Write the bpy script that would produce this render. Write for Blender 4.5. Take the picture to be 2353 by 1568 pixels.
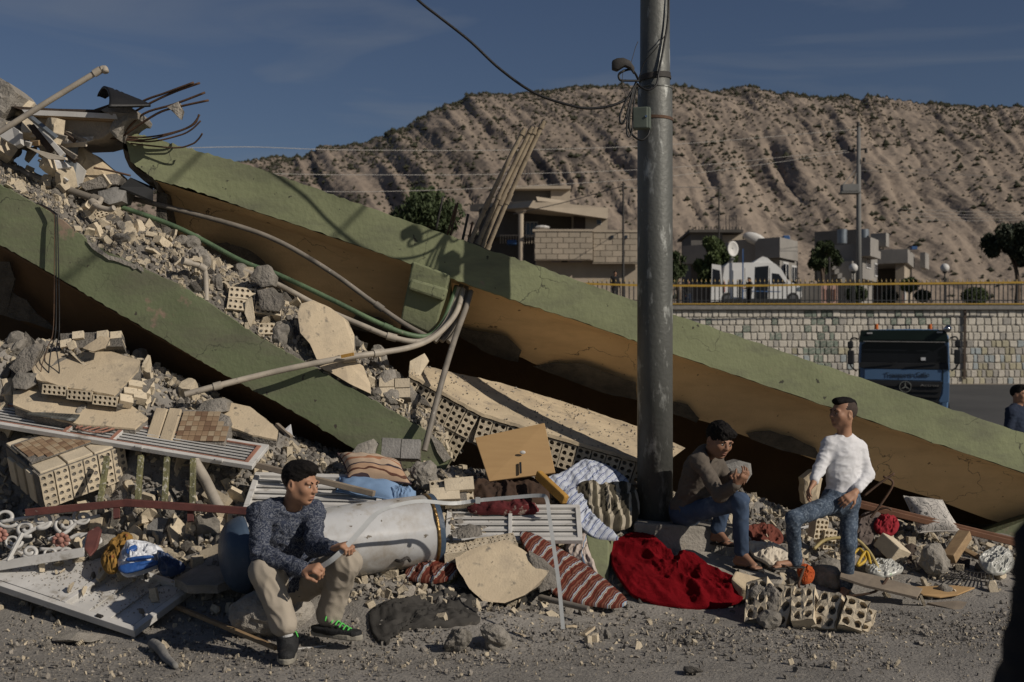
import bpy, bmesh, math, random
import numpy as np
from mathutils import Vector, Matrix, Quaternion, noise as mnoise
from mathutils.geometry import convex_hull_2d
for o in list(bpy.data.objects): bpy.data.objects.remove(o)
SC = bpy.context.scene
COL = SC.collection
# ------------------------------------------------------------------ camera
F, CX, HV, H = 2750.0, 1176.5, 874.0, 1.62      # focal length / centre / horizon in photo units (2353 wide), eye height
cam = bpy.data.cameras.new('Camera'); camo = bpy.data.objects.new('Camera', cam); COL.objects.link(camo)
camo.location = (0, 0, H); camo.rotation_euler = (math.pi/2, 0, 0)
cam.sensor_width = 36; cam.lens = 36*F/2353; cam.shift_y = (HV-784)/2353
cam.clip_start = .05; cam.clip_end = 6000
cam.dof.use_dof = True; cam.dof.focus_distance = 9.0; cam.dof.aperture_fstop = 3.2
SC.camera = camo
# ------------------------------------------------------------------ sky, sun, exposure
SUN = Vector((.734, -.459, .50)).normalized()
wd = bpy.data.worlds.new('World'); SC.world = wd; wd.use_nodes = True
wn, wl = wd.node_tree.nodes, wd.node_tree.links
sky = wn.new('ShaderNodeTexSky'); sky.sky_type = 'NISHITA'; sky.sun_disc = False
sky.sun_elevation = math.asin(SUN.z); sky.sun_rotation = math.atan2(SUN.x, SUN.y)
sky.air_density = 1.0; sky.dust_density = .6; sky.ozone_density = 2.6; sky.altitude = 600
bg = wn['Background']; bg.inputs['Strength'].default_value = .05
# thin wisps of cirrus, by view direction
tc = wn.new('ShaderNodeTexCoord'); mp = wn.new('ShaderNodeMapping')
mp.inputs['Scale'].default_value = (1.2, 1.2, 7.5); mp.inputs['Rotation'].default_value = (0, .12, 0)
nz = wn.new('ShaderNodeTexNoise'); nz.inputs['Scale'].default_value = 2.6; nz.inputs['Detail'].default_value = 7; nz.inputs['Distortion'].default_value = .9
rp = wn.new('ShaderNodeValToRGB'); rp.color_ramp.elements[0].position = .50; rp.color_ramp.elements[1].position = .80
rp.color_ramp.elements[0].color = (0, 0, 0, 1); rp.color_ramp.elements[1].color = (.42, .42, .42, 1)
mx = wn.new('ShaderNodeMixRGB'); mx.inputs['Color2'].default_value = (5.2, 5.6, 6.2, 1)
hs = wn.new('ShaderNodeHueSaturation'); hs.inputs['Saturation'].default_value = 1.0; hs.inputs['Hue'].default_value = .509
wl.new(tc.outputs['Generated'], mp.inputs['Vector']); wl.new(mp.outputs[0], nz.inputs['Vector'])
wl.new(nz.outputs['Fac'], rp.inputs[0]); wl.new(rp.outputs[0], mx.inputs['Fac']); wl.new(sky.outputs[0], hs.inputs['Color']); wl.new(hs.outputs[0], mx.inputs['Color1'])
wl.new(mx.outputs[0], bg.inputs['Color'])
sl = bpy.data.lights.new('Sun', 'SUN'); sl.energy = 5.0; sl.angle = math.radians(.5); sl.color = (1, .91, .79)
so = bpy.data.objects.new('Sun', sl); COL.objects.link(so); so.rotation_euler = SUN.to_track_quat('Z', 'Y').to_euler(); so.location = (20, -12, 20)
SC.view_settings.view_transform = 'Standard'; SC.view_settings.look = 'None'
SC.view_settings.exposure = -.5; SC.view_settings.gamma = 1; SC.view_settings.use_curve_mapping = False
# ------------------------------------------------------------------ helpers
RNG = random.Random(7)
def P(u, v, d): return Vector(((u-CX)/F*d, d, H-(v-HV)/F*d))       # a place seen at (u,v), d metres away
def lerp(a, b, t): return a+(b-a)*t
def polyline(pts, t):
    n = len(pts)-1; i = min(int(t*n), n-1); return pts[i].lerp(pts[i+1], t*n-i)
def spline(pts, n=8):
    pts = [Vector(p) for p in pts]; out = []
    for i in range(len(pts)-1):
        p0, p1, p2, p3 = pts[max(i-1, 0)], pts[i], pts[i+1], pts[min(i+2, len(pts)-1)]
        for k in range(n):
            t = k/n; out.append(.5*((2*p1)+(p2-p0)*t+(2*p0-5*p1+4*p2-p3)*t*t+(3*p1-p0-3*p2+p3)*t**3))
    return out+[pts[-1]]
class M:
    def __init__(s): s.v = []; s.f = []; s.m = []
    def add(s, vs, fs, mi=0):
        b = len(s.v); s.v += [tuple(p) for p in vs]; s.f += [tuple(i+b for i in f) for f in fs]; s.m += [mi]*len(fs); return s
    def hexa(s, p, mi=0):          # 8 corners: 0-3 one end loop, 4-7 the other
        return s.add(p, [(3, 2, 1, 0), (4, 5, 6, 7), (0, 1, 5, 4), (1, 2, 6, 5), (2, 3, 7, 6), (3, 0, 4, 7)], mi)
    def box(s, c, size, R=None, mi=0):
        c = Vector(c); x, y, z = [k/2 for k in size]
        q = [Vector(k) for k in ((-x,-y,-z), (x,-y,-z), (x,y,-z), (-x,y,-z), (-x,-y,z), (x,-y,z), (x,y,z), (-x,y,z))]
        return s.hexa([c+(R@k if R else k) for k in q], mi)
    def bar(s, a, b, w, h, up=(0, 0, 1), mi=0):
        a, b = Vector(a), Vector(b); t = (b-a).normalized(); up = Vector(up)
        x = t.cross(up); x = x.normalized() if x.length > 1e-5 else Vector((1, 0, 0)); y = x.cross(t)
        q = [x*i*w/2+y*j*h/2 for i, j in ((-1,-1), (1,-1), (1,1), (-1,1))]
        return s.hexa([a+k for k in q]+[b+k for k in q], mi)
    def prism(s, poly, ext, mi=0, mi2=None):
        n = len(poly); ext = Vector(ext); poly = [Vector(p) for p in poly]
        s.add(poly+[p+ext for p in poly], [tuple(range(n))], mi)
        b = len(s.v)-2*n; m2 = mi if mi2 is None else mi2
        s.f.append(tuple(b+n+i for i in reversed(range(n)))); s.m.append(m2)
        for i in range(n):
            j = (i+1) % n; s.f.append((b+j, b+i, b+n+i, b+n+j)); s.m.append(m2)
        return s
    def loft(s, rings, cap=True, closed=True, mi=0):
        n = len(rings[0]); b = len(s.v)
        for r in rings: s.v += [tuple(p) for p in r]
        for i in range(len(rings)-1):
            for j in range(n if closed else n-1):
                k = (j+1) % n; s.f.append((b+i*n+j, b+i*n+k, b+(i+1)*n+k, b+(i+1)*n+j)); s.m.append(mi)
        if cap and closed:
            s.f.append(tuple(b+j for j in reversed(range(n)))); s.m.append(mi)
            e = b+(len(rings)-1)*n; s.f.append(tuple(e+j for j in range(n))); s.m.append(mi)
        return s
    def tube(s, pts, r, n=8, mi=0, cap=True, flat=1.0):
        pts = [Vector(p) for p in pts]; N = len(pts); rings = []
        up = Vector((0, 0, 1)); t0 = (pts[1]-pts[0]).normalized()
        if abs(t0.z) > .95: up = Vector((0, 1, 0))
        x = t0.cross(up).normalized()
        for i, p in enumerate(pts):
            t = (pts[min(i+1, N-1)]-pts[max(i-1, 0)]).normalized()
            x = (x-t*x.dot(t)).normalized(); y = t.cross(x); rr = r[i] if isinstance(r, (list, tuple)) else r
            rings.append([p+(x*math.cos(a)+y*math.sin(a)*flat)*rr for a in [2*math.pi*k/n for k in range(n)]])
        return s.loft(rings, cap, True, mi)
    def cyl(s, a, b, r, n=16, mi=0, r2=None): return s.tube([a, b], [r, r if r2 is None else r2], n, mi)
    def grid(s, rows, mi=0):
        n = len(rows[0]); b = len(s.v)
        for r in rows: s.v += [tuple(p) for p in r]
        for i in range(len(rows)-1):
            for j in range(n-1):
                s.f.append((b+i*n+j, b+i*n+j+1, b+(i+1)*n+j+1, b+(i+1)*n+j)); s.m.append(mi)
        return s
    def ball(s, c, r, seg=12, rings=8, mi=0, R=None):
        c = Vector(c); r = Vector(r) if not isinstance(r, (int, float)) else Vector((r, r, r)); rs = []
        for i in range(rings+1):
            a = math.pi*i/rings; a = min(max(a, .02), math.pi-.02)
            q = [Vector((r.x*math.sin(a)*math.cos(b), r.y*math.sin(a)*math.sin(b), -r.z*math.cos(a))) for b in [2*math.pi*k/seg for k in range(seg)]]
            rs.append([c+(R@k if R else k) for k in q])
        return s.loft(rs, True, True, mi)
    def mesh(s, name, mats, smooth=False, off=(0, 0, 0)):
        me = bpy.data.meshes.new(name); o = Vector(off)
        me.from_pydata([(p[0]-o.x, p[1]-o.y, p[2]-o.z) for p in s.v], [], s.f)
        for m in (mats if isinstance(mats, (list, tuple)) else [mats]): me.materials.append(MT[m])
        if len(me.materials) > 1: me.polygons.foreach_set('material_index', s.m)
        if smooth: me.polygons.foreach_set('use_smooth', [True]*len(me.polygons))
        me.validate(); me.update(); return me
    def build(s, name, mats, parent=None, smooth=False, bevel=0, label=None, cat=None, group=None, kind=None, auto=None, sub=0, plabel=None):
        if parent is not None: off = Vector(parent.location) if parent.parent is None else Vector(parent.parent.location)
        else:
            a = np.array(s.v); off = Vector((float((a[:, 0].min()+a[:, 0].max())/2), float((a[:, 1].min()+a[:, 1].max())/2), float(a[:, 2].min())))
        me = s.mesh(name, mats, smooth, off); o = bpy.data.objects.new(name, me); COL.objects.link(o)
        if parent is not None: o.parent = parent
        else: o.location = off
        if bevel:
            b = o.modifiers.new('Bevel', 'BEVEL'); b.width = bevel; b.segments = 2; b.limit_method = 'ANGLE'; b.angle_limit = .6
        if sub:
            b = o.modifiers.new('Sub', 'SUBSURF'); b.levels = sub; b.render_levels = sub
        if smooth and auto:
            fl = s_sharp(me, auto)
        tag(o, label or plabel, cat, group, kind); return o
def s_sharp(me, ang):
    bm = bmesh.new(); bm.from_mesh(me)
    for e in bm.edges:
        e.smooth = not (len(e.link_faces) == 2 and e.calc_face_angle(0) > ang)
    bm.to_mesh(me); bm.free()
def tag(o, label=None, cat=None, group=None, kind=None):
    if label: o['label'] = label
    if cat: o['category'] = cat
    if group: o['group'] = group
    if kind: o['kind'] = kind
    return o
def thing(name, label, cat, loc, group=None):
    o = bpy.data.objects.new(name, None); COL.objects.link(o); o.location = loc; o.empty_display_size = .1
    return tag(o, label, cat, group)
def place(name, me, loc, R=None, sc=1, parent=None, label=None, cat=None, group=None):
    o = bpy.data.objects.new(name, me); COL.objects.link(o)
    m = (R.to_4x4() if R else Matrix.Identity(4)); s = sc if isinstance(sc, (tuple, list)) else (sc, sc, sc)
    m = Matrix.Translation(Vector(loc)) @ m @ Matrix.Diagonal((*s, 1))
    if parent is not None:
        pl = Vector(parent.location) if parent.parent is None else Vector(parent.parent.location); o.parent = parent; m = Matrix.Translation(-pl) @ m
    o.matrix_local = m
    return tag(o, label, cat, group)
def axes(x, y, z=None):
    x = Vector(x).normalized(); y = Vector(y); y = (y-x*x.dot(y)).normalized(); z = x.cross(y)
    return Matrix((x, y, z)).transposed()
def rot(rx, ry, rz):
    from mathutils import Euler
    return Euler((rx, ry, rz)).to_matrix()
def randrot(r): return rot(r.uniform(0, 6.28), r.uniform(0, 6.28), r.uniform(0, 6.28))
def fbm(p, o=4): return mnoise.fractal(p, 1.0, 2.0, o)
# ------------------------------------------------------------------ materials
MT = {}
def mat(name, c1, c2=None, scale=4, rough=.85, bump=.25, bs=60, metal=0, rand=.0, c3=None, s3=14, p3=(.58, .66), detail=6, spec=.3, contrast=(.35, .65), stretch=None, trans=0, bd=.02):
    m = bpy.data.materials.new(name); m.use_nodes = True; MT[name] = m
    n, l = m.node_tree.nodes, m.node_tree.links; b = n['Principled BSDF']
    b.inputs['Roughness'].default_value = rough; b.inputs['Metallic'].default_value = metal; b.inputs['Specular IOR Level'].default_value = spec
    t = n.new('ShaderNodeTexCoord'); src = t.outputs['Object']
    if stretch:
        mpn = n.new('ShaderNodeMapping'); mpn.inputs['Scale'].default_value = stretch; l.new(src, mpn.inputs[0]); src = mpn.outputs[0]
    m['src'] = 1
    if c2 is None: c2 = tuple(k*.75 for k in c1)
    a = n.new('ShaderNodeTexNoise'); a.inputs['Scale'].default_value = scale; a.inputs['Detail'].default_value = detail; a.inputs['Roughness'].default_value = .62
    l.new(src, a.inputs['Vector']); r = n.new('ShaderNodeValToRGB'); l.new(a.outputs['Fac'], r.inputs[0])
    r.color_ramp.elements[0].position, r.color_ramp.elements[1].position = contrast
    r.color_ramp.elements[0].color = (*c2, 1); r.color_ramp.elements[1].color = (*c1, 1); out = r.outputs[0]
    if c3:
        a3 = n.new('ShaderNodeTexNoise'); a3.inputs['Scale'].default_value = s3; a3.inputs['Detail'].default_value = 8; a3.inputs['Roughness'].default_value = .65
        l.new(src, a3.inputs['Vector']); r3 = n.new('ShaderNodeValToRGB'); l.new(a3.outputs['Fac'], r3.inputs[0])
        r3.color_ramp.elements[0].position, r3.color_ramp.elements[1].position = p3
        x = n.new('ShaderNodeMixRGB'); l.new(r3.outputs[0], x.inputs[0]); l.new(out, x.inputs[1]); x.inputs[2].default_value = (*c3, 1); out = x.outputs[0]
    if rand:
        oi = n.new('ShaderNodeObjectInfo'); hv = n.new('ShaderNodeHueSaturation'); mr = n.new('ShaderNodeMapRange')
        mr.inputs['To Min'].default_value = 1-rand; mr.inputs['To Max'].default_value = 1+rand
        l.new(oi.outputs['Random'], mr.inputs[0]); l.new(mr.outputs[0], hv.inputs['Value']); l.new(out, hv.inputs['Color']); out = hv.outputs[0]
    l.new(out, b.inputs['Base Color'])
    if bump:
        c = n.new('ShaderNodeTexNoise'); c.inputs['Scale'].default_value = bs; c.inputs['Detail'].default_value = 5; l.new(t.outputs['Object'], c.inputs['Vector'])
        bp = n.new('ShaderNodeBump'); bp.inputs['Strength'].default_value = bump; bp.inputs['Distance'].default_value = bd; l.new(c.outputs['Fac'], bp.inputs['Height']); l.new(bp.outputs[0], b.inputs['Normal'])
    return m
def bands(name, stops, axis='X', scale=1.0, rough=.95, bump=.3, bs=250, distort=0, wob=3, wave=True, kind='BANDS'):
    """cloth with woven stripes: a repeating ramp along one direction"""
    m = bpy.data.materials.new(name); m.use_nodes = True; MT[name] = m
    n, l = m.node_tree.nodes, m.node_tree.links; b = n['Principled BSDF']; b.inputs['Roughness'].default_value = rough; b.inputs['Specular IOR Level'].default_value = .15
    t = n.new('ShaderNodeTexCoord'); w = n.new('ShaderNodeTexWave'); w.wave_type = kind
    if kind == 'BANDS': w.bands_direction = axis
    w.wave_profile = 'SAW'; w.inputs['Scale'].default_value = scale; w.inputs['Distortion'].default_value = distort; w.inputs['Detail Scale'].default_value = wob
    l.new(t.outputs['UV'], w.inputs['Vector']); r = n.new('ShaderNodeValToRGB'); r.color_ramp.interpolation = 'CONSTANT'; l.new(w.outputs['Fac'], r.inputs[0])
    e = r.color_ramp.elements
    while len(e) < len(stops): e.new(.5)
    for k, (p, c) in enumerate(stops): e[k].position = p; e[k].color = (*c, 1)
    l.new(r.outputs[0], b.inputs['Base Color'])
    c = n.new('ShaderNodeTexNoise'); c.inputs['Scale'].default_value = bs; l.new(t.outputs['Object'], c.inputs['Vector'])
    bp = n.new('ShaderNodeBump'); bp.inputs['Strength'].default_value = bump; bp.inputs['Distance'].default_value = .004; l.new(c.outputs['Fac'], bp.inputs['Height']); l.new(bp.outputs[0], b.inputs['Normal'])
    return m
def node_of(m, t): return [k for k in MT[m].node_tree.nodes if k.bl_idname == t]
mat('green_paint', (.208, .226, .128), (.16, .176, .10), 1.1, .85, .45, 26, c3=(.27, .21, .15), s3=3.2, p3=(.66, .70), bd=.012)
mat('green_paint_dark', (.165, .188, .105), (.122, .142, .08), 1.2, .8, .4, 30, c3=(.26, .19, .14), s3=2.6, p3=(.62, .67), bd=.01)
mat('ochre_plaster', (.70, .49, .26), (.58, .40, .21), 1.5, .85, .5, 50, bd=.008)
mat('shaded_plaster', (.16, .095, .045), (.11, .065, .032), 1.5, .85, .4, 50, bd=.008)  # ochre plaster darkened: shade under the floors put into the colour
mat('beige_plaster', (.55, .455, .32), (.45, .37, .262), 3, .9, .5, 70, c3=(.20, .175, .14), s3=12, p3=(.57, .68), bd=.006, rand=.08)
mat('slab_plaster', (.54, .44, .30), (.43, .35, .24), 2.5, .9, .5, 50, c3=(.2, .17, .14), s3=7, p3=(.60, .72), bd=.008)
mat('brick', (.585, .50, .37), (.45, .385, .285), 6, .9, .5, 90, rand=.16, c3=(.24, .21, .17), s3=9, p3=(.60, .70), bd=.006)
mat('mortar', (.22, .20, .175), (.13, .12, .105), 12, .95, .9, 60, rand=.2, bd=.02)
mat('concrete', (.31, .285, .25), (.20, .185, .16), 5, .95, .8, 45, rand=.18, c3=(.33, .28, .21), s3=8, p3=(.6, .75), bd=.015)
mat('dark_concrete', (.12, .105, .085), (.065, .058, .05), 8, .95, .9, 40, bd=.02)
mat('grey_block', (.26, .25, .235), (.175, .17, .16), 6, .95, .7, 60, bd=.01, rand=.12)
mat('ground', (.255, .238, .215), (.175, .164, .148), 1.3, .95, .9, 55, c3=(.34, .31, .265), s3=22, p3=(.55, .72), bd=.012)
mat('gravel', (.32, .29, .25), (.20, .18, .157), 3, .95, .6, 60, rand=.1)
mat('gravel_beige', (.49, .42, .31), (.33, .285, .215), 4, .95, .5, 60)
mat('asphalt', (.075, .074, .072), (.055, .055, .054), .4, .9, .4, 20)
mat('galvanised', (.14, .142, .133), (.082, .085, .078), 2.2, .55, .2, 30, metal=.35, c3=(.40, .41, .39), s3=10, p3=(.56, .70), spec=.4, stretch=(1, 1, .35))
mat('black_rubber', (.018, .018, .019), (.012, .012, .013), 6, .5, .1, 60)
mat('rust_steel', (.115, .065, .04), (.06, .04, .03), 14, .8, .6, 120, bd=.004)
mat('dark_steel', (.05, .045, .042), (.03, .028, .026), 10, .7, .4, 120, bd=.004)
mat('pipe_white', (.40, .355, .29), (.28, .25, .21), 6, .55, .25, 50, c3=(.15, .13, .115), s3=18, p3=(.60, .72), bd=.004)
mat('pipe_grey', (.22, .195, .165), (.14, .125, .105), 6, .6, .25, 50, c3=(.40, .37, .33), s3=22, p3=(.63, .70), bd=.004)
mat('pipe_tan', (.33, .27, .19), (.21, .17, .125), 8, .7, .4, 60, c3=(.12, .10, .08), s3=26, p3=(.57, .68), bd=.004)
mat('pipe_green', (.115, .175, .095), (.06, .095, .055), 4, .5, .2, 50, c3=(.3, .27, .2), s3=14, p3=(.62, .74))
mat('white_metal', (.56, .55, .53), (.45, .44, .42), 4, .45, .15, 60, c3=(.26, .235, .20), s3=7, p3=(.58, .72), spec=.4, bd=.004)
mat('white_enamel', (.50, .505, .51), (.43, .435, .44), 2, .27, .03, 8, c3=(.30, .26, .20), s3=4.2, p3=(.52, .70), spec=.55)
mat('pink_trim', (.34, .17, .12), (.26, .13, .095), 9, .6, .2, 60)
mat('red_steel', (.135, .05, .042), (.085, .035, .032), 8, .55, .3, 60, c3=(.3, .25, .21), s3=20, p3=(.64, .72), bd=.004)
mat('olive_steel', (.19, .18, .085), (.09, .088, .05), 14, .7, .4, 60, c3=(.42, .40, .33), s3=30, p3=(.55, .62))
mat('wood', (.34, .235, .13), (.24, .16, .09), 3, .7, .25, 40, stretch=(1, 8, 8), bd=.004)
mat('board', (.44, .285, .135), (.40, .255, .12), 3, .55, .12, 40, stretch=(1, 1, 9), bd=.003)
mat('grey_wood', (.27, .22, .165), (.17, .14, .11), 4, .85, .4, 50, bd=.004)
mat('brown_rail', (.20, .10, .058), (.14, .07, .042), 5, .5, .2, 50, bd=.003)
mat('tile_a', (.32, .22, .14), None, 9, .25, .05); mat('tile_b', (.22, .14, .09), None, 9, .25, .05); mat('tile_c', (.40, .31, .21), None, 9, .25, .05)
mat('blue_plastic', (.055, .085, .13), (.04, .06, .095), 3, .45, .2, 30, c3=(.25, .23, .2), s3=6, p3=(.62, .75))
mat('gold_foil', (.30, .20, .08), (.17, .10, .04), 9, .35, .5, 40, metal=.7)
mat('red_fleece', (.20, .007, .012), (.12, .004, .007), 5, 1, .8, 170, spec=.05, bd=.02)
mat('grey_cloth', (.062, .058, .053), (.042, .04, .037), 4, 1, .35, 300, spec=.1, bd=.004, c3=(.17, .15, .125), s3=5, p3=(.62, .76))
mat('brown_cloth', (.06, .036, .024), (.035, .022, .016), 5, 1, .3, 200, bd=.004)
mat('maroon_cloth', (.11, .018, .02), (.06, .012, .014), 6, 1, .6, 150, c3=(.3, .24, .2), s3=10, p3=(.6, .64), bd=.006)
mat('red_cloth', (.30, .02, .03), (.19, .012, .02), 6, .95, .3, 200, bd=.004)
mat('rust_cloth', (.16, .045, .03), (.09, .028, .02), 6, .95, .3, 200, bd=.004)
mat('cream_cloth', (.55, .49, .40), (.45, .40, .33), 6, .95, .3, 200, bd=.004)
mat('taupe_cloth', (.14, .11, .095), (.09, .072, .064), 6, .95, .3, 200, bd=.004)
mat('yellow_cloth', (.30, .17, .04), (.18, .10, .025), 9, .95, .4, 150, c3=(.2, .05, .03), s3=14, p3=(.6, .66), bd=.006)
mat('blue_cloth', (.20, .30, .46), (.15, .235, .37), 3, .95, .3, 250, bd=.004)
mat('orange_knit', (.48, .10, .025), (.33, .06, .018), 20, 1, .9, 120, bd=.01)
mat('foam', (.44, .25, .06), (.33, .18, .045), 8, 1, .7, 120, bd=.008)
mat('white_paper', (.68, .68, .68), (.6, .6, .6), 5, .8, .2, 30)
mat('clear_plastic', (.42, .42, .39), (.30, .30, .275), 12, .35, .2, 25, c3=(.2, .42, .16), s3=7, p3=(.62, .68), spec=.6, bd=.02)
mat('strap', (.40, .41, .41), (.33, .34, .34), 6, .4, .05, 30, spec=.4)
mat('black_metal', (.03, .03, .032), None, 6, .4, .1); mat('grey_board', (.33, .29, .24), (.25, .22, .18), 5, .9, .4)
mat('dark_board', (.07, .05, .038), (.045, .034, .027), 6, .8, .4, 50, c3=(.16, .14, .12), s3=9, p3=(.62, .74))

def weather(name, crack=1.3, streak=(.25, 1, 1), dirt=(.10, .10, .075), cmask=(.56, .62)):
    """hairline cracks and rubbed-in dirt on painted render"""
    n, l = MT[name].node_tree.nodes, MT[name].node_tree.links; b = n['Principled BSDF']; old = b.inputs['Base Color'].links[0].from_socket; t = [k for k in n if k.bl_idname == 'ShaderNodeTexCoord'][0]
    w = n.new('ShaderNodeTexNoise'); w.inputs['Scale'].default_value = 5; w.inputs['Detail'].default_value = 6; l.new(t.outputs['Object'], w.inputs['Vector']); add = n.new('ShaderNodeMixRGB'); add.blend_type = 'ADD'; add.inputs[0].default_value = .35; l.new(t.outputs['Object'], add.inputs[1]); l.new(w.outputs['Color'], add.inputs[2])
    v = n.new('ShaderNodeTexVoronoi'); v.feature = 'DISTANCE_TO_EDGE'; v.inputs['Scale'].default_value = crack; l.new(add.outputs[0], v.inputs['Vector']); r = n.new('ShaderNodeValToRGB'); r.color_ramp.elements[0].position = .0; r.color_ramp.elements[1].position = .006; r.color_ramp.elements[0].color = (1, 1, 1, 1); r.color_ramp.elements[1].color = (0, 0, 0, 1); l.new(v.outputs['Distance'], r.inputs[0])
    k = n.new('ShaderNodeTexNoise'); k.inputs['Scale'].default_value = 1.1; l.new(t.outputs['Object'], k.inputs['Vector']); kr = n.new('ShaderNodeValToRGB'); kr.color_ramp.elements[0].position, kr.color_ramp.elements[1].position = .5, .6; l.new(k.outputs['Fac'], kr.inputs[0]); mu = n.new('ShaderNodeMath'); mu.operation = 'MULTIPLY'; l.new(r.outputs[0], mu.inputs[0]); l.new(kr.outputs[0], mu.inputs[1])
    mp = n.new('ShaderNodeMapping'); mp.inputs['Rotation'].default_value = (0, .36, 0); mp.inputs['Scale'].default_value = streak; l.new(t.outputs['Object'], mp.inputs[0]); s = n.new('ShaderNodeTexNoise'); s.inputs['Scale'].default_value = 3.2; s.inputs['Detail'].default_value = 9; s.inputs['Roughness'].default_value = .7; l.new(mp.outputs[0], s.inputs['Vector']); sr = n.new('ShaderNodeValToRGB'); sr.color_ramp.elements[0].position, sr.color_ramp.elements[1].position = .47, .78; l.new(s.outputs['Fac'], sr.inputs[0])
    sp = n.new('ShaderNodeTexNoise'); sp.inputs['Scale'].default_value = 16; sp.inputs['Detail'].default_value = 3; l.new(t.outputs['Object'], sp.inputs['Vector']); spr = n.new('ShaderNodeValToRGB'); spr.color_ramp.elements[0].position, spr.color_ramp.elements[1].position = .70, .73; l.new(sp.outputs['Fac'], spr.inputs[0])
    x = n.new('ShaderNodeMixRGB'); l.new(sr.outputs[0], x.inputs[0]); l.new(old, x.inputs[1]); x.inputs[2].default_value = (*dirt, 1); x3 = n.new('ShaderNodeMixRGB'); l.new(spr.outputs[0], x3.inputs[0]); l.new(x.outputs[0], x3.inputs[1]); x3.inputs[2].default_value = tuple(q*.5 for q in dirt)+(1,); y = n.new('ShaderNodeMixRGB'); l.new(mu.outputs[0], y.inputs[0]); l.new(x3.outputs[0], y.inputs[1]); y.inputs[2].default_value = (.03, .03, .025, 1); l.new(y.outputs[0], b.inputs['Base Color'])
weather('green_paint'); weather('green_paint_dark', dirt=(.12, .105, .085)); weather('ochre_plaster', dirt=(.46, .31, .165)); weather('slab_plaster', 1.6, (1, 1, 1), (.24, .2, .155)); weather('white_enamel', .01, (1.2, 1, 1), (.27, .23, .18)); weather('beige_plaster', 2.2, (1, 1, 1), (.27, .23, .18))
# ------------------------------------------------------------------ the ground: street in front, rising into the rubble mound
ANCH = [(180,1178,8.5),(60,1180,8.45),(0,1310,8.2),(250,1285,8.3),(100,1010,9.04),(60,1190,8.7),(200,1180,8.7),(280,1120,8.85),(300,1020,8.8),(200,960,8.85),(-100,1160,8.6),(-100,1300,8.2),(0,800,9.12),(150,790,9.12),(300,880,9.1),(440,945,9.1),(600,1030,9.05),(800,1105,9.1),(400,1120,8.7),
 (560,1250,8.25),(560,1120,8.75),(880,1335,7.95),(750,1340,8.0),(900,1170,8.7),(1040,1090,9.15),(1150,1395,8.05),(1200,1260,8.5),(1200,1125,9.2),(1400,1240,8.9),(1400,1385,8.4),
 (1400,1120,9.4),(1510,1250,9.1),(1650,1310,8.8),(1790,1352,8.75),(1700,1392,8.45),(1560,1400,8.35),(1800,1215,9.8),(1700,1130,10.3),(1950,1375,8.95),(2100,1285,9.6),(2100,1215,10.2),(2300,1310,9.8),
 (2353,1240,10.8),(2150,1385,8.75),(2300,1400,8.45),(2500,1330,9.6),(380,1430,7.8),(150,1440,7.7),(0,1425,7.8),(-60,1400,7.9),(200,1380,8.0),(640,1440,7.6),(900,1440,7.45),(1100,1440,7.5),(900,1395,7.65),(1150,1398,7.75),(1000,1490,7.22),(750,1478,7.3)]
_a = [tuple(P(*k)) for k in ANCH]
for x in np.arange(-9, 11, 1.5):
    for y in (1, 3, 4.5, 6, 7.2): _a.append((x, y, 0))
for x, z in ((-8, 1.9), (-6, 1.9), (-4, 1.5), (-2, 1.1), (-.5, .7), (1, .6), (2.5, .45), (4, .25), (5.5, .05)): _a.append((x, 10.8, z*.8)); _a.append((x, 12.2, z*.6))
for x in (-8, -6.2, -5): _a += [(x, 7.9, .12), (x, 8.6, .6), (x, 9.3, 1.8)]
for x in (6, 7.5, 9, 11): _a += [(x, 8, 0), (x, 9.5, 0), (x, 11, 0), (x, 12.5, 0)]
_a = np.array(_a); _n = len(_a)
def _k(r): return np.where(r > 0, r, 0.0)
_A = np.zeros((_n+3, _n+3)); _D = np.sqrt(((_a[:, None, :2]-_a[None, :, :2])**2).sum(-1))
_A[:_n, :_n] = _k(_D)-np.eye(_n)*.02; _A[:_n, _n] = 1; _A[_n, :_n] = 1; _A[:_n, _n+1:] = _a[:, :2]; _A[_n+1:, :_n] = _a[:, :2].T
_w = np.linalg.solve(_A, np.concatenate([_a[:, 2], [0, 0, 0]]))
def gz0(xs, ys):
    xs = np.asarray(xs, float); ys = np.asarray(ys, float); sh = xs.shape; q = np.stack([xs.ravel(), ys.ravel()], 1)
    o = np.empty(len(q))
    for i in range(0, len(q), 8000):
        c = q[i:i+8000]; d = np.sqrt(((c[:, None]-_a[None, :, :2])**2).sum(-1)); o[i:i+8000] = _k(d)@_w[:_n]+_w[_n]+c@_w[_n+1:]
    return np.maximum(o, -.01).reshape(sh)
def gz(x, y): return float(gz0(np.array([x]), np.array([y]))[0])
def make_ground():
    xs = np.concatenate([np.arange(-11, -5, .25), np.arange(-5, 6.4, .045), np.arange(6.4, 13, .3)])
    ys = np.concatenate([np.arange(-3, 4.5, .3), np.arange(4.5, 11.2, .045), np.arange(11.2, 13.6, .2)])
    X, Y = np.meshgrid(xs, ys); Z = gz0(X, Y); rows = []
    for i in range(len(ys)):
        r = []
        for j in range(len(xs)):
            z = Z[i, j]; k = min(max(z*2.2, .0), 1)
            z += (.012+.05*k)*mnoise.noise((X[i, j]*2.3, Y[i, j]*2.3, 3))+(.006+.05*k)*mnoise.noise((X[i, j]*8, Y[i, j]*8, 7))
            r.append((X[i, j], Y[i, j], z))
        rows.append(r)
    m = M(); m.grid(rows); return m.build('ground', 'ground', smooth=True, kind='structure')
make_ground()
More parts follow.
